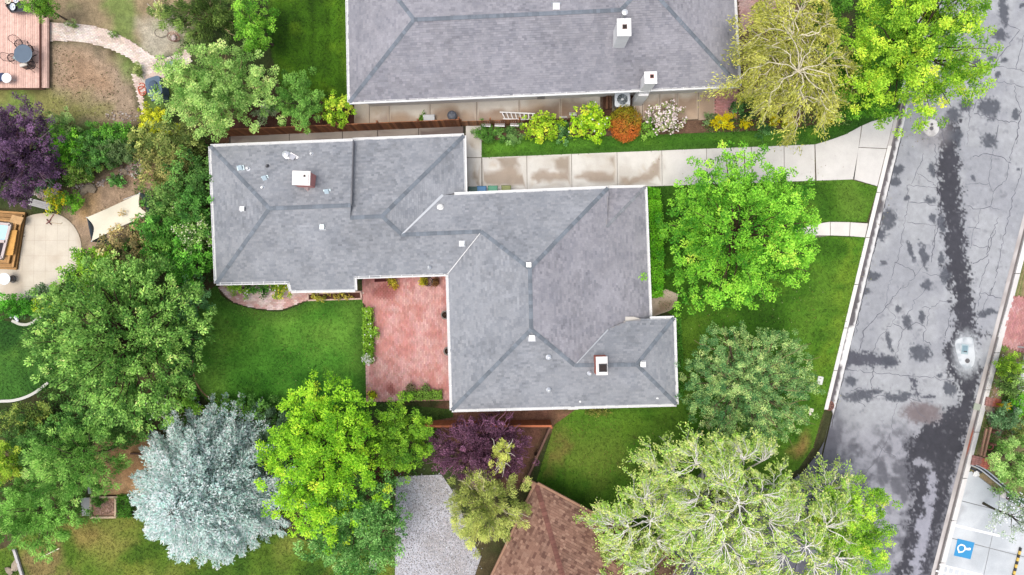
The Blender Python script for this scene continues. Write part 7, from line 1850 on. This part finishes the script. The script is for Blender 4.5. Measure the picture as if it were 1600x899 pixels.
# concrete lot with the marked bay
lot = thing("parking_lot", None, None, W(1530, 820)); tag(lot, kind="structure")
def lot_col(x, y, d):
    n = fbm(x, y, .6, 4, 141); px = 800 + x * 25; py = 449.5 - y * 25
    c = mixc(A(210, 214, 216), A(190, 195, 198), sstep(.42, .66, n))
    for bx, by, rx, ry in ((1501, 795, 7, 8), (1509, 767, 5, 5), (1496, 817, 6, 7), (1480, 866, 4, 8)):
        c = mixc(c, A(170, 170, 172), sstep(1.1, .5, np.hypot((px - bx) / rx, (py - by) / ry) + (fbm(x, y, 3, 3, 142) - .5)) * .6)
    return c
sheet("joint_bed", [(xr(735) + 17, 738), (1518, 736), (1640, 830), (1640, 960), (xr(960) + 17, 960)], -.012, SOIL, lambda x, y, d: np.tile(A(150, 150, 150), (len(x), 1)), res=1.5, parent=lot, kind=None)
for q in ([(1513.6, 738), (1518, 737), (1562, 771), (1559.5, 797), (1499.5, 781.5)], [(1562.8, 772), (1640, 830), (1640, 818), (1560.2, 797.5)], [(1499.2, 782.5), (1559.2, 798.2), (1546, 856), (1484.5, 840)], [(1560.2, 798.4), (1640, 819), (1640, 880), (1546.8, 856.2)], [(1484.2, 841), (1545.8, 857), (1530, 930), (1462, 930)], [(1546.6, 857.2), (1640, 881), (1640, 930), (1530.8, 930)]):
    sheet("concrete_slab", q, .015, CONC, lot_col, res=.3, parent=lot, kind=None, skirt=.03)
for a, b, wd in (((1488, 820), (1562, 837.5), .14), ((1468, 882), (1536, 899), .1), ((1462, 892), (1530, 908), .1)):
    V, F = beam(W(*a) + (0, 0, .017), W(*b) + (0, 0, .017), wd, .01); mesh("bay_line", V, F, PAINT, lot, C=A(255, 255, 255))
for k in range(5):
    V, F = beam(W(1473 + k * 9, 884 + k * 2.4) + (0, 0, .018), W(1470 + k * 9, 896 + k * 2.4) + (0, 0, .018), .1, .01); mesh("bay_line", V, F, PAINT, lot, C=A(255, 255, 255))
sign = thing("bay_marking", "blue square with a white wheelchair symbol painted on the lot", "marking", W(1507, 857, .02))
V, F = prism(WS([(1496, 841.5), (1522.5, 848), (1516, 874), (1490, 868)])[:, :2], .016, .022); mesh("blue_square", V, F, PAINT, sign, C=A(44, 146, 200))
mb = MB()
def flat(pts, wd):
    P = WS(pts, .0)
    for a, b in zip(P[:-1], P[1:]):
        e = (b - a) / max(np.linalg.norm(b - a), 1e-6) * wd * .3
        zs = .024 + .0005 * (mb.n / 8)
        mb.add(*beam(a - e + (0, 0, zs), b + e + (0, 0, zs), wd, .006), A(250, 252, 255))
flat([(1501.5 + 5.4 * math.cos(t_), 857 + 5.6 * math.sin(t_)) for t_ in np.linspace(.5, 5.4, 18)], .075)
flat([(1501.5, 850.8), (1506, 852.5), (1508.5, 857), (1512, 857.3)], .085); flat([(1507, 854), (1506.8, 860)], .07)
flat([(1497, 858), (1497.5, 863), (1502, 862.2)], .07); flat([(1508, 858), (1512.5, 859)], .07)
V, F = lathe([(.085, .021), (.085, .045)], W(1514.2, 857.6), 14); mb.add(V, F, A(250, 252, 255))
mb.build("wheelchair_symbol", PAINT, sign)
# lot border: rails, pebbles, cable bumper
t = thing("kerb_rail", "white and black metal edging rails curving round the parking lot corner", "edging", W(1550, 760))
for o, c in ((0, (240, 240, 240)), (4, (70, 70, 74)), (7.5, (236, 238, 240))):
    V, F = tube(spl(WS([(1517 + o, 727), (1532 + o, 734), (1552 + o, 750), (1574 + o, 768), (1602 + o, 792)], .1), 5, False), .045, 6); mesh("rail", V, F, METAL, t, C=A(*c))
for px, py, s, c, lb in ((1525, 740.5, .24, (250, 248, 244), "white stone at the lot's top corner"), (1567, 773, .26, (244, 236, 230), "cream stone on the lot border beside the dark pot"), (1576, 777, .2, (112, 88, 88), "dark brownish stone on the lot border under the lacy tree"), (1553, 765, .14, (80, 80, 84), "small black brick-like stone on the lot border")):
    p = W(px, py, .05); t = thing("stone", lb, "stone", p * (1, 1, 0)); V, F = rock(p, (s, s * .8, s * .7)); mesh("stone_body", V, F, STONE, t, C=A(*c))
    V, F = rock(p + (s * .7, -s * .4, -.02), (s * .4, s * .35, s * .4)); mesh("chip", V, F, STONE, t, C=A(*c) * .85)
for i, (px, py, rz) in enumerate(((1520, 733, -.5), (1529, 736, -.6))):
    p = W(px, py, .0); V, F = box(p, (.34, .14, .1), rz); mesh("kerb_block", V, F, CONC, C=A(70, 70, 74), label=("black block at the lot's top corner, nearer the kerb", "black block at the lot's top corner, nearer the rails")[i], cat="block", org=p)
t = thing("cable_guard", "black and yellow striped bumper post at the lot's lower edge", "bumper", W(1590, 880))
for k in range(9):
    a = W(1595 - k * 1.35, 856 + k * 5.2, .08); b = W(1595 - (k + 1) * 1.35, 856 + (k + 1) * 5.2, .08)
    V, F = tube([a, b], .075, 8); mesh("stripe", V, F, PAINT, t, C=A(52, 50, 48) if k % 2 == 0 else A(236, 196, 90))
# white gas meter under the south gutter
t = thing("gas_meter", "white utility box under the south gutter of the grey house", "meter", W(894, 634)); p = W(894, 633.5)
V, F = box(p, (.62, .3, .7), .02); mesh("case", V, F, PAINT, t, C=A(236, 234, 228)); V, F = tube([p + (-.2, -.1, .7), p + (-.2, 0, 1.1), p + (.15, 0, 1.1), p + (.15, -.1, .7)], .03, 6); mesh("pipe", V, F, METAL, t, C=A(220, 220, 216))
V, F = lathe([(.12, .7), (.12, .78), (.08, .8)], p, 12); mesh("dial", V, F, METAL, t, C=A(206, 206, 202))

# ================================================================ small litter that nobody could count
def litter(label, poly, n, cols, z, size, seed):
    g = np.random.default_rng(seed); P = WS(poly); q = scatter(P, n)
    k = fbm(q[:, 0], q[:, 1], .5, 3, seed) > .44; q = q[k]; m = len(q)
    V = leaf_quads(np.c_[q, g.uniform(z, z + .03, m)], unit(g.normal(0, 1, (m, 3)) * (1, 1, .15)), g.uniform(.6, 1.4, m) * size, g.uniform(.4, .8, m) * size, g, 2.5)
    fast("fallen_leaves", V, 4, LEAF, org=P.mean(0), C=np.clip(np.asarray(cols)[g.integers(0, len(cols), m)] * g.uniform(.7, 1.2, (m, 1)), 0, .7), kind="stuff", label=label)
LC = [A(150, 120, 70), A(176, 160, 96), A(120, 90, 60), A(160, 170, 90)]
litter("fallen leaves and clover flecks on the front lawn", [(1070, 480), (1270, 372), (1350, 372), (1290, 632), (1240, 720), (1060, 640)], 420, LC + [A(196, 206, 150)], .04, .08, 701)
litter("fallen leaves on the lower front lawn", [(860, 660), (1060, 640), (960, 740), (880, 750)], 260, LC, .04, .08, 702)
litter("leaf flecks on the back lawn", [(320, 470), (560, 470), (566, 620), (420, 640), (320, 600)], 220, LC + [A(180, 200, 130)], .04, .07, 703)
litter("leaf litter in the yard dirt", [(80, 70), (215, 110), (222, 180), (80, 190)], 420, [A(120, 100, 70), A(200, 180, 150), A(110, 120, 60)], .0, .09, 704)
litter("leaf litter on the dirt beside the awning", [(120, 290), (230, 270), (240, 340), (140, 380)], 260, [A(120, 100, 70), A(200, 180, 150), A(170, 150, 110)], .0, .09, 705)
litter("leaf flecks along the west gutter and under the street tree", [(xl(0) + 6, 0), (xl(0) + 90, 0), (xl(230) + 70, 230), (xl(230) + 6, 230)], 260, LC, -.09, .08, 706)
litter("leaf flecks at the side road edge", [(xl(300) + 6, 300), (xl(300) + 26, 300), (xl(640) + 26, 640), (xl(640) + 6, 640)], 160, LC, -.08, .07, 707)
litter("leaf flecks on the driveway beside the maple", [(1020, 240), (1300, 222), (1330, 280), (1020, 292)], 90, LC, .025, .07, 708)
litter("small debris on the brick patio edges", [(572, 560), (632, 560), (632, 626), (574, 626)], 60, LC, .04, .06, 709)
